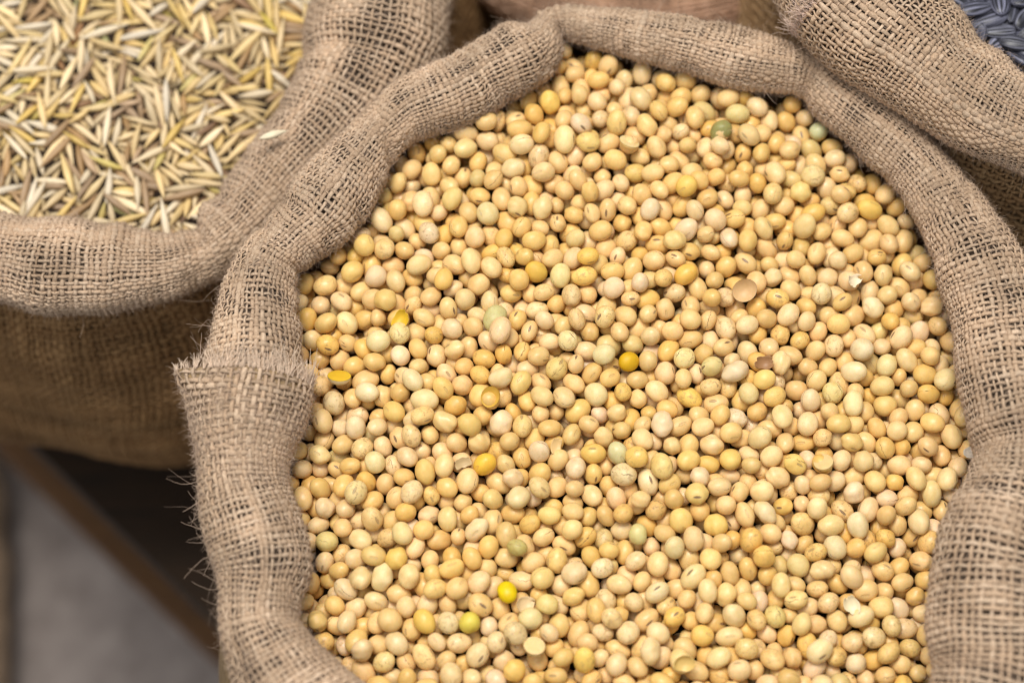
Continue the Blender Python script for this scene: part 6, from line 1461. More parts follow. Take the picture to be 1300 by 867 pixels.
-1270,915,-402,108,92,26,106,-992,1096,-414,60,-9,-11,86,-1517,807,-390,46,-14,-11,80,-1760,1364,-372,-19,4,-153,106,-980,1549,-391,54,-36,-75,99,
-1094,1019,-402,-69,16,-71,93,-894,1191,-434,3,23,-26,99,-1137,738,-421,-39,-139,88,106,-1870,1493,-372,54,-150,-51,80,-1138,1383,-397,-155,-80,13,99,
-1322,811,-410,-32,9,116,106,-1285,658,-418,-81,-156,30,112,-928,1321,-425,9,168,-23,106,-1651,1037,-373,-68,25,-39,99,-1423,1110,-391,-82,78,-48,119,
-1337,1398,-385,-3,-1,46,106,-890,1240,-416,121,-11,-33,106,-1358,889,-400,-56,-20,84,99,-1067,1232,-411,23,-26,-160,93,-1134,629,-389,68,-2,-11,112,
-1146,1498,-391,49,-138,-67,125,-1451,751,-399,-175,5,10,112,-1658,1123,-380,-24,49,-157,106,-1774,1210,-390,61,134,37,112,-1890,1512,-378,95,17,22,99,
-1756,1005,-398,12,2,56,99,-833,1553,-430,-114,52,0,99,-828,1237,-435,33,92,-91,80,-1013,1194,-420,-2,81,-151,99,-1868,1341,-375,129,-32,-2,99,
-1792,1170,-381,31,163,-8,99,-1591,1343,-376,-39,-16,-42,99,-980,1009,-428,9,-31,34,80,-1555,988,-383,-156,-63,4,125,-1672,1211,-377,40,10,7,106,
-1467,1422,-392,-154,-12,-2,80,-1538,956,-376,106,64,38,86,-1697,1299,-380,-155,83,-9,119,-1663,785,-398,-134,107,-22,112,-796,1309,-429,59,-108,-100,99,
-1459,665,-406,-122,32,-4,106,-1468,806,-396,-2,-1,-43,99,-1354,1553,-380,138,9,21,93,-1924,979,-407,56,-96,-62,106,-1481,1216,-391,-167,20,-25,93,
-1525,1188,-380,104,81,46,119,-1636,1452,-384,-75,92,-15,93,-1736,612,-393,-26,-48,96,86,-1118,1083,-410,23,-41,131,80,-766,1247,-411,21,110,122,106,
-1718,1082,-392,78,154,-4,125,-1654,1365,-365,-37,136,-45,99,-1847,1225,-377,57,16,2,80,-1834,740,-412,-136,6,43,93,-1708,898,-382,-16,-5,-119,93,
-1750,649,-412,-9,-6,15,106,-1742,1312,-375,-40,4,-53,80,-1312,581,-414,-95,-110,40,93,-1066,898,-423,-122,-56,-118,93,-1907,803,-406,-35,-38,73,80,
-1221,1342,-398,-4,-165,49,93,-1400,602,-418,-26,84,-133,93,-1792,923,-396,-44,-42,-54,80,-944,1413,-408,14,-172,21,99,-1496,547,-382,-85,99,-43,99,
-1742,779,-401,17,-6,62,112,-1571,1377,-372,-117,64,-43,106,-1780,650,-389,-24,-9,120,119,-1934,805,-405,-122,-103,15,119,-1359,775,-429,123,101,-23,99,
-1372,555,-408,-140,-24,-3,93,-1457,909,-397,39,60,157,93,-1032,1403,-405,-131,-42,2,93,-1995,1356,-379,-32,-16,4,119,-1293,1196,-399,-43,159,19,93,
-1916,931,-390,107,85,32,93,-1204,684,-421,-7,-2,-130,112,-1775,730,-389,-60,-69,81,112,-1798,1069,-386,148,43,18,112,-1336,537,-401,172,38,32,112,
-1278,1567,-372,26,-17,-133,106,-1216,771,-417,-62,50,-12,80,-1601,607,-385,12,-18,-41,86,-1598,874,-387,-70,-141,35,99,-1843,1415,-387,29,0,11,106,
-1971,1411,-362,13,-144,-56,99,-1906,625,-382,66,-25,-39,119,-1363,656,-407,162,66,10,99,-1972,884,-390,-15,143,-55,86,-1893,733,-410,47,-164,-25,99,
-1108,1118,-419,-24,8,17,99,-1953,1215,-383,9,1,55,86,-1264,571,-414,54,-27,-40,93,-1277,612,-428,-55,-171,-5,106,-1843,1080,-390,35,21,59,106,
-1599,692,-408,-105,-61,-12,99,-1185,989,-399,-85,131,-38,93,-1037,973,-417,-9,3,48,106,-1962,1012,-381,-84,-139,75,80,-1419,1555,-372,-115,81,-12,106,
-1769,1443,-381,-150,63,-17,112,-1443,1492,-379,-51,-168,-16,86,-1642,645,-411,38,-160,-60,106,-744,1370,-416,-28,9,6,112,-1054,1364,-414,150,38,13,86,
-1599,1153,-381,1,46,130,86,-777,1497,-419,-74,35,-78,106,-1126,761,-414,-34,2,-31,99,-1638,1289,-376,-105,104,-16,106,-1888,1113,-390,-13,6,82,80,
-1446,935,-399,35,-71,151,80,-1111,1473,-396,156,6,10,80,-1564,1204,-400,3,-25,51,112,-1576,1270,-398,-7,-1,16,99,-1701,1492,-386,2,-36,63,99,
-1950,813,-381,66,-70,-68,106,-1768,1273,-376,-101,-133,-2,106,-1176,904,-418,-118,-79,18,112,-1258,1282,-388,59,68,62,86,-1203,1423,-396,169,-43,3,99,
-1126,982,-416,-129,112,-43,119,-1350,705,-410,-28,50,-136,93,-1348,1504,-409,157,-27,-42,86,-1706,1441,-390,17,-20,130,93,-1873,882,-411,136,106,-31,93,
-1367,1454,-400,16,9,-6,86,-1643,1560,-378,-21,29,147,106,-1094,826,-404,-121,37,-24,112,-1049,1504,-403,-12,-2,-1,106,-1162,973,-408,143,43,41,93,
-886,1163,-431,3,-77,139,93,-1198,1219,-406,-5,12,-121,112,-1359,1036,-401,-4,-17,138,99,-1580,1310,-387,157,26,24,99,-1338,1387,-412,33,144,31,99,
-1484,1246,-389,33,160,45,93,-1554,1496,-389,-25,-14,-170,119,-1958,975,-394,150,52,24,99,-1471,986,-400,-135,-95,21,106,-1796,1291,-393,-2,-15,-124,106,
-1236,1105,-411,65,-5,11,112,-1298,528,-396,110,38,32,99,-959,1162,-425,-120,22,4,112,-1577,1063,-388,-23,63,-112,86,-1876,1179,-392,174,-22,16,93,
-1223,599,-419,138,-97,31,106,-1534,1472,-382,-126,-35,6,106,-1199,847,-404,-4,-18,105,99,-1468,701,-419,12,-11,26,106,-1253,1237,-404,-36,168,23,119,
-1625,1537,-392,-57,32,-119,86,-1230,889,-416,110,138,26,112,-1515,833,-419,-65,9,12,119,-1296,1321,-399,33,33,164,99,-1463,1480,-391,-6,-8,132,99,
-1181,1313,-418,-1,15,128,99,-1002,1240,-420,6,-6,-27,106,-1405,828,-411,-93,152,4,112,-1976,984,-377,-1,-27,-53,112,-1966,1397,-405,-15,-34,-36,99,
-1588,1093,-380,3,-4,32,86,-1357,1276,-391,-83,122,-22,86,-1239,1325,-417,87,-26,-30,112,-1977,1092,-403,-27,-7,142,106,-1214,1575,-359,-32,-18,52,86,
-922,1594,-428,-14,8,53,112,-1357,1427,-389,-11,-7,-158,93,-1457,1377,-399,-13,-9,-34,125,-1370,720,-423,-40,17,25,106,-1344,1335,-410,-3,-49,-128,125,
-1813,748,-396,-3,-40,99,86,-1721,848,-397,27,-166,58,93,-1486,1147,-383,-46,169,-22,86,-1042,864,-421,-16,162,-71,112,-885,1215,-427,41,79,151,80,
-1331,1524,-403,4,30,152,106,-1680,1435,-377,-25,25,-64,93,-832,1255,-450,129,9,-31,80,-1437,837,-404,123,20,40,93,-1036,1060,-431,10,-83,132,106,
-1219,1079,-419,-12,-13,15,99,-1879,930,-407,19,-8,24,119,-802,1173,-417,-23,34,121,119,-1482,589,-399,94,-15,-19,80,-1296,792,-420,4,-35,-105,106,
-1644,717,-421,56,129,110,112,-1943,1549,-383,58,0,20,93,-884,1582,-430,168,56,-25,99,-1591,1564,-361,-12,-104,115,112,-1967,1502,-390,13,-166,29,106,
-1839,1554,-365,57,-9,-39,80,-1972,1473,-385,14,-171,17,80,-1978,1564,-385,-7,-24,-143,93,-1928,689,-408,41,-62,162,80,-1695,1555,-363,17,-52,138,80,
-1991,1062,-362,46,-104,-96,99,-1188,1712,-372,-51,-35,42,93,-1318,1735,-360,86,58,-22,112,-1148,1793,-377,-155,42,8,80,-1278,1668,-365,-93,-146,30,106,
-1373,1598,-363,28,-18,-172,106,-1503,1605,-357,-10,-14,-92,86,-876,1783,-445,17,10,117,106,-2267,1660,-414,-57,133,31,112,-930,1834,-428,66,137,45,125,
-947,1790,-427,14,155,23,93,-879,1861,-450,-3,-107,-61,106,-923,1807,-400,-168,-18,-16,106,-2234,1215,-414,61,90,71,106,-1965,734,-410,-106,62,-15,86,
-1451,1669,-403,-11,48,130,106,-993,1815,-427,19,28,-165,106,-772,1633,-448,-167,-10,-26,119,-2184,1566,-395,-52,-68,109,106,-2012,770,-384,67,-88,-40,106,
-1567,1608,-395,30,-7,77,106,-1148,1591,-408,-21,-2,118,93,-1306,1811,-398,19,17,126,106,-805,1708,-445,165,22,39,93,-901,1644,-418,-14,-5,-3,119,
-833,1774,-448,-91,-39,69,86,-1037,1614,-399,-26,18,27,125,-2089,667,-414,34,-3,150,112,-2029,1227,-379,29,10,-146,99,-2156,1096,-390,9,45,-41,99,
-1742,1705,-396,-45,-3,12,93,-1839,1773,-390,-22,60,-117,93,-1439,1616,-399,-44,22,-47,112,-1461,1779,-402,2,32,143,119,-1581,1753,-371,-156,12,38,93,
-1566,1719,-398,-118,-49,53,106,-1341,1807,-388,34,-3,-53,106,-985,1566,-418,-136,-100,-38,106,-1050,1641,-401,12,9,-153,80,-1089,1826,-414,-46,83,-76,125,
-689,1687,-436,37,66,70,106,-857,1600,-412,35,162,61,106,-2107,1400,-410,61,165,-18,106,-2078,1640,-397,21,-34,-44,112,-2088,705,-409,-56,-165,-28,99,
-2094,823,-407,153,-27,16,99,-2067,1172,-389,-125,66,-28,106,-2158,1277,-395,80,144,-28,112,-2121,1601,-389,41,157,-14,80,-2133,801,-407,-167,15,-2,112,
-2155,1156,-395,-42,155,-42,112,-1924,1620,-394,126,-100,-16,99,-1981,1624,-403,41,-41,150,80,-2028,876,-394,5,-103,-75,86,-2012,978,-389,-35,-32,109,112,
-2029,1423,-388,-51,-75,47,93,-1747,1628,-385,-141,93,-40,119,-1426,1678,-379,-19,-52,-130,112,-1443,1805,-384,-19,2,-119,93,-1533,1717,-395,-21,13,51,106,
-1537,1786,-378,70,18,11,93,-1259,1825,-394,-76,145,-74,99,-1351,1585,-383,-26,136,-45,99,-1337,1766,-379,156,1,27,119,-937,1615,-405,160,-55,-4,112,
-915,1691,-420,-28,1,4,93,-880,1760,-415,52,5,4,112,-1026,1796,-413,13,24,-157,106,-1010,1570,-404,-31,61,-92,99,-1071,1658,-397,13,-66,-124,99,
-814,1691,-429,47,-7,3,99,-2158,741,-410,-46,25,-38,112,-2145,1200,-390,64,-167,-16,99,-2208,1289,-386,14,-12,-155,93,-2177,1501,-395,-166,34,-10,125,
-2224,1114,-396,23,46,119,86,-2071,1654,-373,84,-59,-18,106,-2068,1761,-401,159,-79,-30,99,-2059,667,-393,-13,25,-127,119,-1993,738,-391,-151,-37,-44,99,
-1986,925,-408,-128,-22,27,112,-2086,910,-376,-94,84,-53,93,-2054,1071,-393,4,8,150,119,-2104,1198,-366,-3,9,-111,112,-2075,1447,-395,-33,6,5,99,
-2074,1532,-379,170,-30,10,99,-2184,1678,-396,1,-76,123,93,-2138,1800,-381,-115,-85,15,119,-2118,631,-396,-66,123,-26,119,-2042,739,-401,-7,-28,83,86,
-1728,1714,-359,69,-12,-89,112,-1782,1767,-377,-29,16,-170,112,-1901,1604,-371,-24,5,-62,99,-1907,1718,-376,-5,-15,113,99,-1878,1764,-368,22,107,125,86,
-1566,1727,-366,-147,-5,22,112,-1551,1804,-360,134,36,-8,119,-1673,1688,-378,30,-6,42,99,-1635,1763,-366,15,-3,55,112,-1257,1747,-401,104,41,8,112,
-1229,1822,-409,-102,-32,25,86,-802,1660,-446,68,34,35,93,-935,1717,-405,1,47,155,119,-885,1724,-424,15,-5,160,86,-868,1673,-419,11,-158,-81,80,
-1028,1769,-405,70,10,12,106,-2047,641,-413,60,-143,-31,99,-2131,578,-394,-11,29,-164,86,-2161,677,-399,78,120,64,86,-2052,937,-383,-16,4,75,93,
-2058,1119,-386,-142,69,-8,86,-2051,1199,-371,-95,-141,-53,99,-2156,1223,-368,-16,-3,112,106,-2209,1320,-392,46,-157,51,106,-2175,1464,-389,-20,-11,172,112,
-2205,1595,-379,8,-25,-78,99,-2207,1660,-374,12,-51,168,112,-2236,1826,-395,-17,-9,160,112,-2198,941,-380,-60,-38,31,99,-2172,992,-389,29,-141,69,106,
-2169,1046,-387,-12,166,56,106,-2208,1196,-397,-130,114,-17,93,-2254,1475,-394,-132,-44,-7,80,-1997,1425,-372,23,-98,-108,112,-2010,1708,-391,130,98,11,106,
-1976,654,-386,-29,-15,145,106,-1987,701,-384,-103,-12,28,112,-1989,904,-388,27,-156,-31,86,-2053,983,-369,-132,-81,34,112,-2111,1283,-372,-178,2,4,106,
-2074,1403,-392,10,71,128,106,-2071,1499,-379,-54,9,-26,99,-2073,1710,-382,-29,-8,-6,99,-2050,1767,-380,-153,-61,17,106,-1668,1622,-370,162,-32,-11,93,
-1816,1619,-363,4,121,-109,119,-1801,1681,-381,155,-20,7,112,-1760,1795,-369,36,172,-7,106,-1948,1714,-370,-34,-80,85,99,-1486,1573,-369,20,-15,53,119,
-1449,1726,-368,-89,131,-24,99,-1507,1761,-380,-39,17,156,99,-1605,1613,-372,-155,54,-37,99,-1527,1701,-367,13,36,-59,99,-1693,1659,-365,-15,-168,30,106,
-1682,1778,-376,-32,164,33,93,-1293,1601,-373,125,44,18,80,-1226,1736,-392,-35,43,-132,112,-1234,1791,-402,-108,-11,40,119,-1316,1683,-384,158,-44,-16,106,
-1377,1800,-380,48,98,44,106,-1030,1707,-390,-163,23,-15,119,-1047,1789,-391,10,97,-129,99,-1166,1632,-398,-69,158,-32,99,-1152,1680,-400,-167,-56,-3,86,
-764,1108,-411,-14,-13,73,106,-807,1663,-421,-13,-5,7,93,-808,1738,-430,-54,82,-122,106,-2241,1718,-373,-20,-22,-110,106,-2211,1126,-381,80,-32,-43,99,
-2116,1672,-378,-67,78,-48,112,-2076,1800,-369,160,-72,32,99,-2065,820,-375,30,49,79,106,-2068,750,-393,109,-94,-44,99,-2119,923,-391,-35,-48,58,106,
-2116,987,-381,62,22,30,112,-2089,1036,-379,17,-162,-67,99,-1996,1197,-379,-138,-88,-24,106,-2073,1249,-388,-54,13,-2,93,-2092,1373,-384,-136,-16,-24,93,
-2072,1477,-389,127,-9,-20,93,-2189,1501,-366,-164,41,6,106,-2162,1573,-378,-59,39,-45,99,-2170,1633,-379,38,-117,52,99,-2192,1749,-367,1,-173,44,93,
-2175,648,-403,37,-37,-60,106,-2131,759,-409,35,126,93,106,-2192,872,-397,17,-38,129,93,-2163,1020,-394,-17,-99,-119,99,-2167,1071,-378,50,13,1,86,
-2137,1127,-382,-64,8,-125,93,-2219,1279,-365,-128,114,2,99,-1873,1637,-370,-155,0,45,112,-1866,1736,-370,-17,-153,30,86,-1964,1703,-390,64,71,97,93,
-2012,1759,-374,23,-13,41,112,-1979,872,-370,111,133,31,93,-2028,941,-372,75,83,59,86,-2004,1116,-371,73,128,80,93,-2022,1287,-362,-7,-14,-21,99,
-1719,1632,-381,53,-54,-39,80,-1624,1677,-360,37,-24,112,112,-1678,1745,-358,147,85,26,106,-1661,584,-392,145,-30,-5,106,-1839,1583,-349,48,167,-6,106,
-1751,1608,-351,-130,-43,13,106,-1812,1703,-364,-27,39,-144,93,-1406,1681,-359,35,16,138,106,-1477,1816,-382,-64,-48,152,86,-1517,1652,-380,41,23,-35,93,
-1145,1612,-386,-73,158,-21,106,-1234,1576,-382,21,21,102,106,-1219,1706,-386,-70,128,-91,86,-1204,1813,-383,133,-50,-21,106,-1074,712,-398,98,10,-8,93,
-1355,1627,-372,-1,-178,0,106,-1338,1662,-377,171,-41,-3,86,-1397,1805,-360,126,119,-41,112,-1327,473,-404,26,-5,17,112,-812,1815,-438,-32,62,143,99,
-862,1836,-447,56,-123,2,93,-835,1058,-412,-13,56,-132,106,-877,1011,-403,6,-12,-152,86,-1084,1680,-389,-21,176,3,80,-972,1760,-404,-120,-19,8,99,
-1160,1786,-404,-121,-84,16,99,-807,1595,-434,3,-25,144,106,-784,1792,-446,31,-155,33,99,-2147,1005,-375,-18,39,17,93,-2115,1096,-373,126,119,-10,86,
-2180,1211,-388,61,-98,-62,86,-2172,1302,-346,-55,-169,-4,125,-2185,1363,-371,28,-43,-98,112,-2129,1435,-370,12,-35,172,99,-2213,1591,-353,-64,-56,76,106,
-2181,1696,-370,-43,0,-63,106,-2144,836,-395,152,17,4,106,-2164,879,-396,125,-40,-53,80,-2220,1418,-383,-107,65,-56,93,-2224,1469,-367,-60,-128,45,112,
-2229,1581,-375,-55,-63,78,99,-1957,1577,-365,-156,5,5,93,-2003,1609,-370,-26,49,-124,99,-2039,1663,-370,57,-29,-86,99,-2002,592,-382,-33,82,-124,93,
-2012,814,-376,58,149,24,93,-2002,845,-365,-120,59,-23,106,-2003,949,-357,91,-109,-53,112,-1990,1068,-393,87,-9,-47,99,-2047,1091,-359,95,100,44,125,
-2092,1147,-364,-54,169,-20,86,-2093,1320,-376,6,-82,-142,93,-2092,1346,-380,-85,-14,15,93,-2101,1510,-358,3,-12,-69,112,-2064,1552,-364,18,132,78,106,
-2091,1687,-355,-14,20,-114,106,-2122,1762,-383,92,-118,-36,93,-2244,1796,-386,37,128,81,106,-2059,623,-384,-146,-61,19,106,-2115,711,-383,-161,20,-11,119,
-2180,825,-369,82,-120,-35,106,-2128,917,-366,22,126,84,93,-1728,1540,-381,80,-12,-68,99,-1790,1649,-368,-8,-5,1,86,-1743,1755,-363,-116,18,9,106,
-1921,1661,-366,7,-31,170,86,-1870,1693,-366,-59,-144,17,99,-1847,1789,-361,-44,5,78,106,-1485,1662,-372,-86,68,-48,119,-1511,1731,-354,-38,-15,115,86,
-1678,1581,-369,37,-3,29,86,-1630,1638,-355,101,16,1,99,-1554,538,-389,-73,-79,66,112,-1219,519,-402,-14,-6,17,86,-1373,1569,-369,-25,38,161,86,
-1329,1688,-355,-2,-1,-50,119,-1378,1694,-355,-36,-57,120,119,-960,879,-391,-17,-21,80,119,-1163,1663,-381,-1,-30,175,86,-1179,1709,-396,-133,-94,16,93,
-1104,1715,-376,-29,-32,140,112,-1046,756,-400,-25,21,-154,106,-1218,1622,-373,-16,-43,95,99,-1210,1731,-373,56,-154,30,93,-1228,1761,-371,-3,-12,-170,106,
-792,1608,-419,17,45,128,86,-766,1780,-426,94,-129,-10,93,-769,1839,-427,21,-18,5,106,-848,1087,-408,-158,-56,46,112,-698,1267,-414,64,-54,-82,86,
-955,1668,-407,0,146,100,99,-826,1852,-428,-42,-19,98,86,-1195,1630,-372,-84,-116,37,80,-1030,1657,-374,113,-70,-44,106,-1086,1781,-378,-145,37,-17,99,
-1028,1819,-391,-39,-4,5,112,-928,1007,-401,45,-65,-115,99,-2141,868,-381,24,67,88,93,-2092,794,-381,111,112,23,86,-2083,984,-362,-23,29,-111,99,
-2187,1240,-365,77,96,60,93,-2023,1206,-357,-3,-27,101,112,-2196,1243,-389,85,-112,-21,86,-2240,1366,-381,8,-27,-86,99,-2147,1343,-366,-53,-43,104,86,
-2148,1520,-362,-160,82,3,125,-2146,1597,-365,101,-86,-39,93,-2153,1700,-377,-119,71,-42,93,-2177,1777,-370,116,-43,11,86,-2207,1800,-358,-12,12,94,119,
-2182,553,-403,13,-10,-52,99,-2127,776,-391,-12,-145,63,93,-2169,911,-378,8,53,88,80,-2088,1116,-379,9,-43,-52,93,-2248,1434,-366,-133,11,-23,99,
-2250,1589,-360,84,74,66,93,-2263,1774,-363,-52,-54,75,106,-1922,550,-381,-33,168,-31,93,-2019,1490,-359,24,-3,-32,106,-1962,1622,-380,81,-134,-38,86,
-1976,1660,-389,142,-45,-49,93,-2018,1816,-367,172,-17,2,106,-2059,585,-388,131,42,35,99,-2115,879,-380,50,113,95,80,-2011,1006,-369,-142,-93,39,86,
-2072,1316,-353,111,-132,-9,112,-2134,1394,-381,-113,-126,51,112,-2065,1421,-378,-24,-97,-85,86,-2092,1602,-360,44,145,36,119,-1991,1707,-367,-118,59,-12,99,
-2104,1761,-364,68,74,67,99,-1772,1720,-348,-1,5,-42,106,-1714,1808,-363,5,-101,136,93,-1920,1710,-356,-28,17,-59,93,-1844,1720,-351,-28,5,-155,112,
-1906,1796,-352,-17,179,-5,99,-1776,527,-387,17,-172,-35,106,-1461,1549,-354,-93,-1,0,80,-1476,1710,-355,-18,-25,119,80,-1512,1791,-357,-60,152,-54,93,
-1441,503,-394,-28,-85,97,106,-1537,1598,-359,91,-144,13,86,-1576,1693,-361,-20,-145,98,93,-1554,1636,-354,14,2,17,99,-1672,1708,-348,-82,-25,30,106,
-1042,677,-398,56,-119,-82,106,-1125,1761,-370,-24,-9,0,86,-1132,1698,-375,12,44,117,99,-1077,1744,-384,-3,57,155,106,-987,913,-399,-104,133,-30,112]
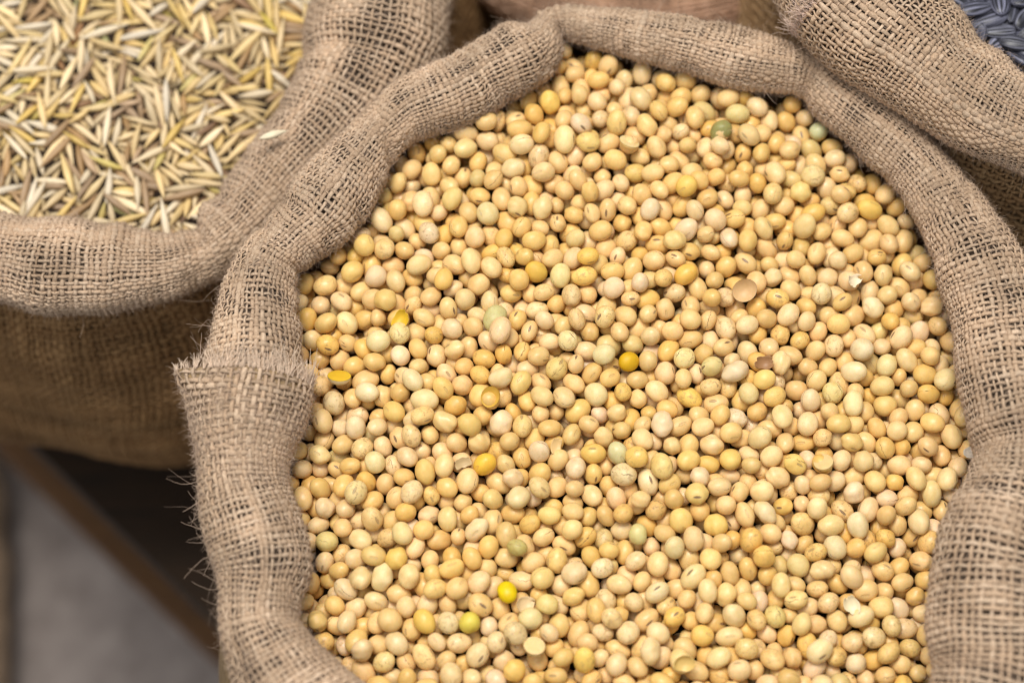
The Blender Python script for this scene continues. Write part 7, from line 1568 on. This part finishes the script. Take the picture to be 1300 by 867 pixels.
SEED_DATA = [
1697,1252,111,22,-173,18,100,1834,1111,108,21,174,-9,95,1771,1164,100,-13,-1,3,95,1786,1285,105,111,-122,17,105,1738,1211,100,165,23,6,105,
1872,1219,102,-19,14,-125,90,1833,1066,87,102,-72,2,95,1832,1259,88,135,104,-25,100,1886,1291,102,28,-166,37,100,1687,1135,87,27,-41,59,100,
1631,1294,100,-25,22,-21,95,1831,1196,78,174,-22,-5,95,1770,1117,83,-3,38,36,105,1861,1144,87,-154,-47,-22,100,1719,1221,63,16,8,-145,105,
1467,1234,92,106,124,35,110,1754,1290,72,155,2,-9,105,1426,1290,68,97,-45,-73,90,1663,1230,80,-51,167,-15,95,1549,1158,91,-27,30,59,105,
1526,1108,48,-32,-128,31,105,1735,1330,103,11,3,46,95,1575,1051,73,27,5,152,105,1743,1173,69,25,-169,-3,95,1903,1075,81,16,50,155,110,
1820,1250,54,68,-165,7,100,1424,1323,-89,121,-88,-28,95,1841,1187,47,0,16,70,95,1458,1276,-61,39,-45,-104,90,1841,1115,35,-38,-64,160,95,
1683,1278,56,-176,25,15,95,1772,1214,32,138,-42,-16,100,1416,1356,-54,-24,31,-57,90,1447,1306,-35,-15,-4,71,90,1546,1124,-8,149,-9,-19,110,
1455,1296,5,-32,3,-106,110,1599,1001,-93,-5,-9,127,105,1602,1237,81,149,75,4,90,1808,1047,76,-50,-138,71,95,1588,1071,28,9,35,58,95,
1835,1067,41,166,5,32,85,1482,1293,71,-14,15,135,100,1471,1246,49,-30,-10,79,95,1901,1225,34,-147,84,18,85,1881,1241,67,1,-19,88,90,
1617,998,28,28,63,63,110,1578,1144,54,-21,16,54,110,1787,1282,36,163,55,-13,95,1611,1058,97,151,-88,-3,95,1615,1169,99,5,10,-99,105,
1615,1511,81,-58,-156,-2,95,1835,904,95,17,1,-73,100,1668,1081,91,34,36,128,100,1540,1229,91,2,16,-123,90,1476,1469,93,52,165,5,110,
1523,1555,84,1,4,-63,110,1682,1440,94,-7,10,109,100,1397,1449,-94,-11,-1,87,90,1383,1637,-62,90,-140,-17,105,1436,1420,-28,-1,2,-11,105,
2101,1164,-40,67,149,-3,95,1415,1567,-59,9,3,24,110,2030,1444,-2,37,5,17,90,1374,1498,-80,39,-60,-59,85,2075,1172,-11,107,-140,21,105,
1963,1525,16,-122,84,-61,105,1421,1443,5,16,13,-1,85,1420,1515,-38,-143,-53,20,110,1375,1573,-28,-1,-7,-91,95,1920,1649,-8,-38,33,-80,110,
1771,1509,3,-4,-28,52,90,1897,1506,34,1,-7,-28,110,1905,1289,32,5,177,17,105,2175,1616,30,151,71,-8,85,2086,1426,23,-159,-33,-15,85,
2068,1214,39,142,40,19,110,2035,1481,58,-150,25,-6,95,1920,1039,17,7,-15,-12,90,1831,1422,39,14,-21,146,105,1705,1449,4,2,-6,56,115,
1456,1415,11,36,14,19,100,2151,967,22,-10,8,-48,100,2110,1172,29,-78,157,2,120,2098,1407,54,-165,-23,-33,95,2120,1490,58,47,172,19,100,
1966,1139,20,-140,71,-17,90,1939,1241,54,-96,-141,-10,105,1982,1462,69,-142,22,-16,100,1793,1522,40,-14,-179,-13,85,2078,1003,40,-10,21,119,100,
1714,1570,42,-89,156,-5,85,2140,1228,70,13,-6,95,100,2053,1375,63,1,-22,131,115,2147,1547,67,-23,2,118,105,1962,1409,53,21,-26,-41,95,
1993,1556,49,1,-175,27,95,2121,918,41,-148,-40,-13,105,2088,1100,53,-104,137,3,105,1911,1336,59,-28,-7,42,100,1809,1567,41,-168,17,7,85,
1915,909,43,-76,126,-35,110,1999,1057,49,13,173,28,100,2001,1165,46,81,121,35,85,1832,1348,45,3,12,31,95,1727,1493,38,41,169,-18,95,
1913,1028,47,5,-6,-87,100,1913,1146,42,22,7,90,105,1561,1487,48,-41,-147,42,95,1535,1545,22,0,11,-81,115,2087,1285,64,-157,-13,-1,95,
2157,1355,66,-4,-24,-142,105,2084,1598,61,28,-13,-164,95,1909,1429,50,72,120,53,85,2012,1532,90,11,-19,-58,110,2133,1014,64,-133,117,-20,115,
2077,1172,73,168,44,21,95,2045,1229,65,-4,160,-26,100,1871,1419,66,-105,-137,-7,110,1892,1558,57,157,-65,-1,95,1993,991,47,15,20,-155,115,
1963,1142,55,14,7,-88,100,1978,1325,66,9,2,-151,85,1708,1420,36,-6,-12,-172,90,1629,1390,33,-36,-166,-43,90,1580,1618,26,-34,10,168,100,
2119,1386,93,-6,7,146,110,2070,1543,85,9,-5,-85,100,1955,1410,90,6,-8,81,110,1946,1541,86,-22,-8,106,105,2074,1018,77,-117,-124,13,105,
2137,1118,72,76,-133,-19,95,2043,1262,96,136,-88,7,105,1809,1413,70,-95,130,17,90,1804,1484,66,-1,-14,-163,90,1853,1593,83,24,170,25,90,
1969,928,75,-30,-20,-142,90,2004,1100,78,-4,-4,-180,115,1954,1226,89,1,0,123,105,1714,1454,64,37,165,13,105,1726,1516,65,-4,1,-1,95,
1830,817,76,2,17,26,100,1851,997,51,170,-49,21,100,1571,1375,66,16,-171,-21,110,1607,1553,31,24,-1,164,100,1421,1538,69,139,-12,-22,95,
2130,1455,100,17,19,7,105,2086,1454,79,-5,34,-143,85,2107,1253,107,157,-45,-20,90,2060,1327,94,-25,3,-27,110,1816,1550,68,8,2,-28,100,
1997,959,87,23,50,170,100,1973,1136,108,4,-17,-45,105,1976,1287,89,-142,84,-14,85,1899,1477,107,32,-3,11,100,1696,1383,60,-140,-29,-4,110,
1683,1578,74,78,-145,-11,110,1833,1380,84,-1,30,-74,85,1598,1503,55,-60,-150,23,90,1655,1549,48,-29,20,-81,95,1708,1323,43,-21,7,-16,85,
1456,1361,66,-139,13,19,95,1545,1608,51,-9,10,76,85,2135,1544,100,-86,133,-34,105,1998,1528,121,-10,-6,8,85,2122,892,81,25,-28,-54,105,
2138,1188,118,156,17,-2,110,2161,1429,111,-153,-36,21,85,1897,1519,87,24,6,-87,100,2020,1002,95,-9,30,101,105,2050,1178,98,70,154,-3,95,
1988,1256,119,4,1,60,95,1907,1385,102,-61,-74,76,105,1773,1374,80,-83,126,17,105,1737,1475,93,153,-35,-9,90,1910,998,81,154,-76,-16,105,
1916,1178,77,-5,10,-80,85,1860,1336,86,-164,-46,28,85,1582,1359,111,-126,13,-13,115,1588,1437,69,1,-161,-8,100,1596,1415,100,-11,24,-55,100,
1604,1580,70,157,47,6,95,1452,1418,89,24,62,125,120,1488,1593,57,-117,-116,22,110,2075,1507,117,-140,-87,15,100,2118,1054,106,-33,60,-122,105,
2107,1355,125,53,-20,-9,105,2139,1488,130,168,-33,-17,95,1842,942,71,10,-22,29,110,2023,1148,111,63,-30,-47,95,2024,1245,135,56,-154,-22,85,
1965,1351,108,-166,-61,19,85,1938,1539,140,-8,-16,1,115,1912,849,83,2,10,18,100,1865,1388,108,-33,19,-82,100,1830,1522,103,13,-6,-119,120,
2074,724,65,108,108,0,120,1780,983,100,-8,25,17,115,1729,1025,83,107,74,35,110,1679,1340,79,12,4,-2,110,1736,1543,89,111,-119,34,90,
1648,1418,83,75,-101,-24,90,1396,1439,58,-136,106,43,90,1435,1578,85,167,-57,14,105,2106,994,110,-104,-42,25,95,2054,1406,123,-6,47,-159,100,
1943,1163,131,-44,155,-36,110,2006,1337,124,68,-163,25,85,2016,1449,108,-154,77,23,105,2111,934,111,165,23,15,110,1919,1235,119,-146,-99,-1,95,
1776,1479,128,-158,15,-1,110,1778,1571,105,140,-70,29,95,2023,713,79,76,130,21,95,2049,872,54,-88,-70,55,95,1937,1001,109,-8,21,44,105,
1992,808,91,-2,-11,122,100,1411,1581,-91,12,-12,176,105,1962,743,75,120,112,-55,95,1905,792,87,8,-160,54,110,1659,1498,111,-55,160,-44,110,
2016,890,85,-101,-80,15,95,1934,1098,104,-162,70,-36,90,2019,1052,108,156,3,0,105,2080,1216,137,-34,173,-8,100,2101,1303,127,-4,3,-1,90,
2088,856,90,96,132,2,95]
N_SEED_SINGLE = 29
def rim_place(roll, p):
    """distance to the rim (cm) and the rim's direction, as words for a label"""
    e = roll.C - roll.r[:, None] * roll.O
    d = np.hypot(e[:, 0] - p[0], e[:, 1] - p[1])
    k = int(np.argmin(d))
    return d[k], e[k] - p


LANDMARKS = [(614, 582, 'the deep orange yellow bean'), (630, 750, 'the upper lemon yellow bean'), (605, 803, 'the lower lemon yellow bean'),
             (1020, 158, 'the pale green rim bean'), (620, 395, 'the big olive green bean'), (914, 152, 'the dark olive bean'),
             (1090, 440, 'the biggest pale cream bean'), (785, 563, 'the pale greenish middle bean'), (808, 468, 'the round mustard middle bean'),
             (430, 466, 'the split golden bean'), (943, 367, 'the square edged shell'), (627, 505, 'the hollow amber shell'), (810, 662, 'the dull olive yellow bean')]


def bean_label(word, p):
    d, v = rim_place(bean_roll, p)
    (x, y), _ = to_px(p)
    lm = [(math.hypot(x - a, y - b), a, b, n) for a, b, n in LANDMARKS]
    ld, a, b, n = min(lm)
    if ld < 95:
        way = ('left of' if x < a else 'right of') if abs(x - a) > abs(y - b) else ('above' if y < b else 'below')
        return word + ' soybean ' + ('just ' if ld < 48 else 'a little ') + way + ' ' + n
    if d < 3.0:
        side = 'far' if y < 300 and abs(v[1]) > abs(v[0]) else ('left' if x < 700 else 'right')
        part = '' if side == 'far' else (', upper part' if y < 380 else ', middle part' if y < 620 else ', lower part')
        return word + ' soybean ' + ('touching' if d < 1.1 else 'a few beans in from') + ' the ' + side + ' rim' + part
    ver = 'upper' if y < 330 else ('middle' if y < 580 else 'lower')
    hor = 'left' if x < 640 else ('centre' if x < 920 else 'right')
    return word + ' soybean on the ' + ver + ' ' + hor + ' part of the open heap'


def oat_label(word, p):
    d, v = rim_place(oat_roll, p)
    (x, y), _ = to_px(p)
    if d < 1.2:
        return word + ' oat grain touching the ' + ('right' if x > 255 else 'front') + ' rim of its sack'
    ver = 'top edge' if y < 60 else 'upper part' if y < 125 else ('lower part' if y < 200 else 'front')
    hor = 'by the left border' if x < 75 else 'left of centre' if x < 160 else 'right of centre' if x < 250 else 'towards the right rim'
    return word + ' oat grain at the ' + ver + ' of the heap, ' + hor


def seed_label(word, p):
    d, v = rim_place(seed_roll, p)
    return word + ' striped seed ' + ('beside the burlap rim' if d < 1.1 else 'farther from the rim') + ' in the top right sack'


def fill(pos, quat, sc, n_single, variants, spec, stuff_name, mat, shape_fn, tint_fn, mark_fn, lod, seed, first_ids, stuff_label):
    """the first n_single grains as objects, the others as one mesh"""
    rng = np.random.default_rng(seed)
    meshes = []
    for k in range(variants):
        V, lc, F = shape_fn(rng, *lod[0])
        (tint, word), mark = tint_fn(rng), mark_fn(rng)
        meshes.append((mesh_np(spec[0], V, F, mat, attrs_for(len(V), tint, mark, lc)), word))
    for i in range(n_single):
        if i in first_ids:
            continue
        me, word = meshes[rng.integers(variants)]
        o = link(spec[0], me)
        place(o, pos[i], quat[i], sc[i])
        o['label'], o['category'], o['group'] = spec[1](word, pos[i]), spec[2], spec[3]
    Vs, Fs, L, T, K = [], [], [], [], []
    base = 0
    shapes = [shape_fn(rng, *lod[1]) for _ in range(10)]
    R = rotmat(quat)
    for i in range(n_single, len(pos)):
        V, lc, F = shapes[rng.integers(10)]
        Vs.append((V * sc[i]) @ R[i].T + pos[i]); Fs.append(F + base); L.append(lc)
        T.append(np.tile(np.append(tint_fn(rng)[0], 1.0), (len(V), 1))); K.append(np.tile(np.array(mark_fn(rng)), (len(V), 1)))
        base += len(V)
    me = mesh_np(stuff_name, np.concatenate(Vs), np.concatenate(Fs), mat,
                 {'tint': np.concatenate(T), 'mark': np.concatenate(K), 'lc': np.concatenate(L)})
    o = link(stuff_name, me, None, 'stuff')
    o['label'], o['category'] = stuff_label
    return o


# soybeans that stand out in the photograph: index into the data, kind, label
rng = np.random.default_rng(5)


def half_bean(rng, rim=0.04):
    """a split half: dome below, flat or hollow cut face above (+z)"""
    n1, n2 = 7, 20
    rad = np.array([.41, .36, .30])
    V, F = [], []
    for i in range(n1):
        ph = -math.pi / 2 + (math.pi / 2) * (i + 1) / n1
        for j in range(n2):
            a = 2 * math.pi * j / n2
            V.append((math.cos(ph) * math.cos(a), math.cos(ph) * math.sin(a), math.sin(ph)))
    return np.array(V) * rad, n1, n2


def special_half(name, p, q, s, skin, face, hollow, label, cat='bean'):
    V, n1, n2 = half_bean(rng)
    bottom = len(V)
    V = np.concatenate([V, [[0, 0, -.30]]])
    F = []
    for i in range(n1 - 1):
        for j in range(n2):
            a, b = i * n2 + j, i * n2 + (j + 1) % n2
            F += [(a, b, b + n2), (a, b + n2, a + n2)]
    for j in range(n2):
        F.append((bottom, (j + 1) % n2, j))
    o = thing(name, label, cat, p)
    o.rotation_mode = 'QUATERNION'; o.rotation_quaternion = q; o.scale = (s, s, s)
    lc = V / np.array([.41, .36, .30])
    lc = np.stack([lc[:, 2] * 0.9, lc[:, 0], lc[:, 1]], 1) * -1
    link('skin', mesh_np('skin', V, F, M_BEAN, attrs_for(len(V), skin, (0.1, 0, 0, .3), lc)), o)
    # cut face, set a little inside the rim; hollow ones sink in the middle
    W, G = [], []
    rings = 6
    for i in range(rings):
        f = 1.0 - i / rings
        for j in range(n2):
            a = 2 * math.pi * j / n2
            depth = -hollow * (1 - f * f) if hollow > 0 else 0.03 * (1 - f ** 4)
            W.append((.41 * f * .985 * math.cos(a), .36 * f * .985 * math.sin(a), 0.004 + depth))
    W.append((0, 0, 0.004 - hollow if hollow > 0 else 0.034))
    for i in range(rings - 1):
        for j in range(n2):
            a, b = i * n2 + j, i * n2 + (j + 1) % n2
            G += [(a, b, b + n2), (a, b + n2, a + n2)]
    for j in range(n2):
        G.append((len(W) - 1, (rings - 1) * n2 + j, (rings - 1) * n2 + (j + 1) % n2))
    W = np.array(W)
    link('cut_face', mesh_np('cut_face', W, G, M_BEAN, attrs_for(len(W), face, (0, 0, 0, .7), np.full((len(W), 3), -.5) + W)), o)


def special_bean(p, q, s, tint, mark, label):
    V, lc, F = bean_shape(rng, 20, 24)
    o = link('soybean', mesh_np('soybean', V, F, M_BEAN, attrs_for(len(V), np.array(tint), mark, lc)))
    place(o, p, q, s)
    o['label'], o['category'] = label, 'soybean'


FACE_UP = {}


def quat_up(tx, ty, spin):
    """rotation that turns local +z to lean by tx, ty"""
    from mathutils import Quaternion, Vector
    v = Vector((tx, ty, 1)).normalized()
    return (Vector((0, 0, 1)).rotation_difference(v) @ Quaternion((0, 0, 1), spin))[:]


SPECIALS = [
    (614, 582, 'bean', (.80, .44, .02), (0.0, 0, 0, .2), 'deep orange yellow smooth soybean among pale ones near the heap centre'),
    (630, 750, 'bean', (.72, .52, .02), (0.0, 0, 0, .4), 'bright lemon yellow soybean half under a round pale bean, upper of the two lemon ones'),
    (605, 803, 'bean', (.70, .55, .01), (0.0, 0, 0, .6), 'bright lemon yellow soybean standing on end, the lower of the two lemon ones'),
    (1020, 158, 'bean', (.60, .62, .38), (0.0, 0, 0.1, .1), 'pale green soybean by the rim in the upper right corner of the heap'),
    (620, 395, 'bean', (.56, .50, .20), (0.3, 0, 0.25, .9), 'large oval olive green soybean with a dark tip beside a shrivelled green one'),
    (636, 381, 'shriv', (.27, .24, .11), (0.0, 0, 0.5, .5), 'small dark green shrivelled soybean wedged behind the large olive green one'),
    (914, 152, 'bean', (.30, .29, .10), (0.0, 0, 0.5, .3), 'dark olive soybean lying deep near the upper right rim'),
    (1090, 440, 'bean', (.80, .66, .42), (0.0, 0, 0.12, .8), 'biggest pale cream soybean lying on top at the right of the heap'),
    (785, 563, 'bean', (.66, .60, .33), (0.0, 0, 0, .15), 'pale greenish soybean near the middle of the heap'),
    (810, 662, 'bean', (.60, .52, .20), (0.0, 0, 0.2, .35), 'dull olive yellow soybean right of the heap centre, below the pale greenish one'),
    (666, 697, 'shriv', (.50, .42, .16), (0.0, 1, 0.5, .55), 'wrinkled greenish soybean with torn skin left of the heap centre'),
    (808, 468, 'bean', (.62, .40, .07), (0.0, 0, 0, .75), 'round mustard yellow soybean in the middle of the heap'),
    (678, 360, 'bean', (.64, .42, .11), (0.0, 0, 0, .95), 'round mustard yellow soybean above the olive green one'),
    (430, 466, 'half', 'split soybean half showing its golden yellow inside, by the left rim'),
    (685, 828, 'half2', 'split soybean half with a pale tan cut face in the lower middle of the heap'),
    (1050, 585, 'half2', 'split soybean half with a pale tan cut face right of the heap centre'),
    (800, 180, 'half2', 'split soybean half with a pale tan cut face in the upper middle of the heap'),
    (943, 367, 'cup', 'empty square edged soybean half turned up like a little tan bowl'),
    (627, 505, 'cup2', 'hollow amber soybean skin, open like a cup, in the middle of the heap'),
    (640, 430, 'crack', (.74, .53, .30), (0.0, 1, 0.4, .22), 'soybean with torn skin and an orange brown gash across it'),
]

M_SKIN = mat_grain('loose_skin', 0.45, (0.9, 1.1))


def flake(p, q, s, tint, span, label):
    """a thin loose piece of seed coat: a torn patch of a bean's surface with real thickness"""
    n1, n2 = 9, 12
    r = np.random.default_rng(int(p[0] * 1000) % 9973 + 17)
    edge = waves(int(r.integers(1e6)), 5, 2, 7)
    V = []
    for th in (0.0, 0.018):
        for i in range(n1):
            for j in range(n2):
                a, b = (i / (n1 - 1) - .5) * 2, (j / (n2 - 1) - .5) * 2
                g = 1 + 0.16 * edge(a, b)
                u, v = a * span * g, b * span * 0.8 * g
                R = np.array([.40, .36, .34]) - th
                V.append((R[0] * math.sin(u), R[1] * math.sin(v) * math.cos(u), R[2] * (0.6 - math.cos(u) * math.cos(v))))
    F = []
    N = n1 * n2
    for i in range(n1 - 1):
        for j in range(n2 - 1):
            a = i * n2 + j
            F += [(a, a + n2, a + n2 + 1, a + 1), (N + a, N + a + 1, N + a + n2 + 1, N + a + n2)]
    ringi = [j for j in range(n2)] + [i * n2 + n2 - 1 for i in range(1, n1)] + [(n1 - 1) * n2 + j for j in range(n2 - 2, -1, -1)] + [i * n2 for i in range(n1 - 2, 0, -1)]
    for k in range(len(ringi)):
        a, b = ringi[k], ringi[(k + 1) % len(ringi)]
        F.append((a, b, N + b, N + a))
    V = np.array(V)
    o = link('loose_skin', mesh_np('loose_skin', V, F, M_SKIN, attrs_for(len(V), np.array(tint), (0, 0, 0, r.random()), V)))
    place(o, p, q, s)
    o['label'], o['category'] = label, 'bean skin'


FLAKES = [(1070, 365, (.74, .62, .43), 1.0, (.9, .1, 0.6), 'white curled piece of bean skin standing up at the right of the heap'),
          (955, 467, (.34, .19, .10), .95, (.1, -.3, 0.1), 'brown flat piece of chaff lying between beans right of the heap centre'),
          (1218, 566, (.70, .62, .50), 1.1, (-.4, -.1, 0.3), 'greyish white piece of bean skin against the right rim'),
          (592, 590, (.46, .31, .12), .8, (.2, -.4, 0.4), 'tan piece of torn skin just left of the deep orange yellow bean'),
          (712, 562, (.66, .43, .16), .8, (.3, -.3, 1.4), 'amber piece of torn skin above the heap centre line'),
          (518, 402, (.68, .46, .10), 1.2, (-.3, -.2, 0.9), 'amber curled skin among pale beans in the left half of the heap'),
          (1075, 768, (.80, .68, .44), 1.0, (.0, -.3, 2.0), 'pale patch of loose skin lying in the lower right of the heap'),
          (858, 846, (.60, .40, .10), 1.3, (-.1, -.5, 0.2), 'golden brown curled skin near the lower edge of the heap'),
          (668, 762, (.70, .52, .28), 1.2, (.7, .1, 0.5), 'pale torn skin a bean away from the upper lemon yellow bean')]

bp_, bq_, bs_ = unpack(BEAN_DATA)
bp_[:, 2] += 0.055 * np.maximum(bp_[:, 1] - 3.0, 0)          # the heap climbs towards the far rim
qpx, _ = to_px(bp_)
taken = set()
for sp in SPECIALS:
    d = np.hypot(qpx[:620, 0] - sp[0], qpx[:620, 1] - sp[1])
    for i in np.argsort(d):
        if int(i) not in taken:
            break
    i = int(i)
    taken.add(i)
    p, q, s = bp_[i] + np.array([0, 0, 0.02 if sp[0] in (914, 636) else 0.14]), bq_[i], bs_[i]
    if sp[2] in ('bean', 'shriv', 'crack'):
        if sp[0] == 1090:
            s *= 1.15
        special_bean(p, q, s * (0.85 if sp[2] == 'shriv' else 1.0), sp[3], sp[4], sp[5])
    elif sp[2] == 'half':
        special_half('split_soybean', p + [0, 0, .34], quat_up(0.1, 0.8, 0.1), s, np.array((.78, .60, .30)), np.array((.74, .46, .07)), 0.0, sp[3])
    elif sp[2] == 'half2':
        special_half('split_soybean', p + [0, 0, .16], quat_up(rng.normal(0, .3), .75 + rng.normal(0, .2), rng.uniform(0, 3)), s, np.array((.74, .54, .25)), np.array((.76, .56, .24)), 0.0, sp[3])
    elif sp[2] == 'cup':
        special_half('soybean_shell', p + [0, 0, .22], quat_up(-.25, -.5, 0.5), s * 1.05, np.array((.72, .50, .24)), np.array((.66, .43, .19)), 0.20, sp[3])
    else:
        special_half('soybean_shell', p + [0, 0, .22], quat_up(-.35, -.35, 1.0), s, np.array((.70, .42, .08)), np.array((.62, .40, .12)), 0.22, sp[3])

for x, y, tint, span, (tx, ty, turn), label in FLAKES:
    d = np.hypot(qpx[:900, 0] - x, qpx[:900, 1] - y)
    i = int(np.argmin(d))
    p = bp_[i] + np.array([0.1, -0.2, 0.52])
    flake(p, quat_up(tx, ty, turn), 0.95, tint, span, label)

fill(bp_, bq_, bs_, 300, 44, ('soybean', bean_label, 'soybean', 'soybeans heaped in the middle sack'),
     'soybeans', M_BEAN, bean_shape, bean_tint, bean_marks, ((18, 22), (13, 16)), 900, taken, ('mass of cream and yellow soybeans filling the middle burlap sack', 'soybeans'))

# ------------------------------------------------------------------ oats
OAT_TINTS = [((.66, .485, .245), 34, 'straw coloured'), ((.72, .56, .33), 20, 'pale straw coloured'), ((.66, .475, .19), 12, 'yellowish'), ((.42, .27, .14), 15, 'light brown'), ((.74, .62, .44), 7, 'bleached'),
             ((.24, .13, .06), 7, 'dark brown'), ((.60, .47, .14), 3, 'bright yellow'), ((.46, .44, .20), 0.7, 'greenish')]
_ow = np.array([w for _, w, _n in OAT_TINTS], float); OAT_P = _ow / _ow.sum()


def oat_shape(rng, n1, n2):
    U, F = sphere(n1, n2)
    x = U[:, 0]
    t = np.arcsin(np.clip(x, -1, 1)) / (math.pi / 2)           # even steps along the grain
    pr = np.clip(1 - np.abs(t) ** rng.uniform(1.35, 2.0), 0, 1) ** 0.95 * (1 - 0.28 * t) + 0.035
    ang = np.arctan2(U[:, 2], U[:, 1])
    rw = pr * (1 - 0.16 * np.exp(-(((ang - math.pi / 2)) / 0.35) ** 2))   # crease along the belly
    L = .70 * rng.uniform(.72, 1.3)
    bow = rng.uniform(-0.06, 0.08)
    V = np.stack([t * L, .132 * rw * np.cos(ang), .118 * rw * np.sin(ang) + bow * (t * t)], 1)
    lc = np.stack([t, np.cos(ang), np.sin(ang)], 1)
    return V, lc, F


def oat_tint(rng):
    k = rng.choice(len(OAT_TINTS), p=OAT_P)
    return np.clip(np.array(OAT_TINTS[k][0]) * rng.uniform(0.78, 1.20), 0, 0.9), OAT_TINTS[k][2]


plain_mark = lambda rng: (0, 0, 0, rng.random())
op_, oq_, os_ = unpack(OAT_DATA)
stray_p = at(347, 171, oat_roll.C[idx_near(oat_roll, 390, 190), 2] + 2.25)
V, lc, F = oat_shape(rng, 12, 10)
o = link('oat_grain', mesh_np('oat_grain', V, F, M_OAT, attrs_for(len(V), np.array((.78, .66, .42)), (0, 0, 0, .4), lc)))
place(o, stray_p, quat_up(0.05, 0.1, 0.35), 1.1)
o['label'], o['category'] = 'single pale oat grain lying out on the rolled burlap rim', 'oat grain'
fill(op_, oq_, os_, 299, 30, ('oat_grain', oat_label, 'oat grain', 'oat grains heaped in the left sack'),
     'oat_grains', M_OAT, oat_shape, oat_tint, plain_mark, ((12, 10), (9, 8)), 901, set(), ('mass of straw coloured oat grains filling the left burlap sack', 'oat grains'))

# ------------------------------------------------------------------ dark striped seeds
def seed_shape(rng, n1, n2):
    U, F = sphere(n1, n2)
    t = np.arcsin(np.clip(U[:, 0], -1, 1)) / (math.pi / 2)
    pr = np.clip(1 - np.abs(t) ** 2.2, 0, 1) ** 0.75 * (1 + 0.28 * t) + 0.03
    ang = np.arctan2(U[:, 2], U[:, 1])
    V = np.stack([t * .74, .33 * pr * np.cos(ang), .18 * pr * np.sin(ang) * (1 + .1 * np.cos(2 * ang))], 1)
    return V, np.stack([t * .5, np.cos(ang) * .9, np.sin(ang) * .5], 1), F


def seed_tint(rng):
    v = rng.uniform(0.5, 1.6)
    return np.array((.048, .049, .066)) * v, ('blackish' if v < 0.8 else 'dark grey' if v < 1.2 else 'slate grey')


sp_, sq_, ss_ = unpack(SEED_DATA)
fill(sp_, sq_, ss_, N_SEED_SINGLE, 14, ('striped_seed', seed_label, 'seed', 'striped seeds in the corner sack'),
     'striped_seeds', M_SEED, seed_shape, seed_tint, plain_mark, ((12, 12), (10, 8)), 902, set(), ('dark grey striped seeds lower down in the corner sack', 'seeds'))
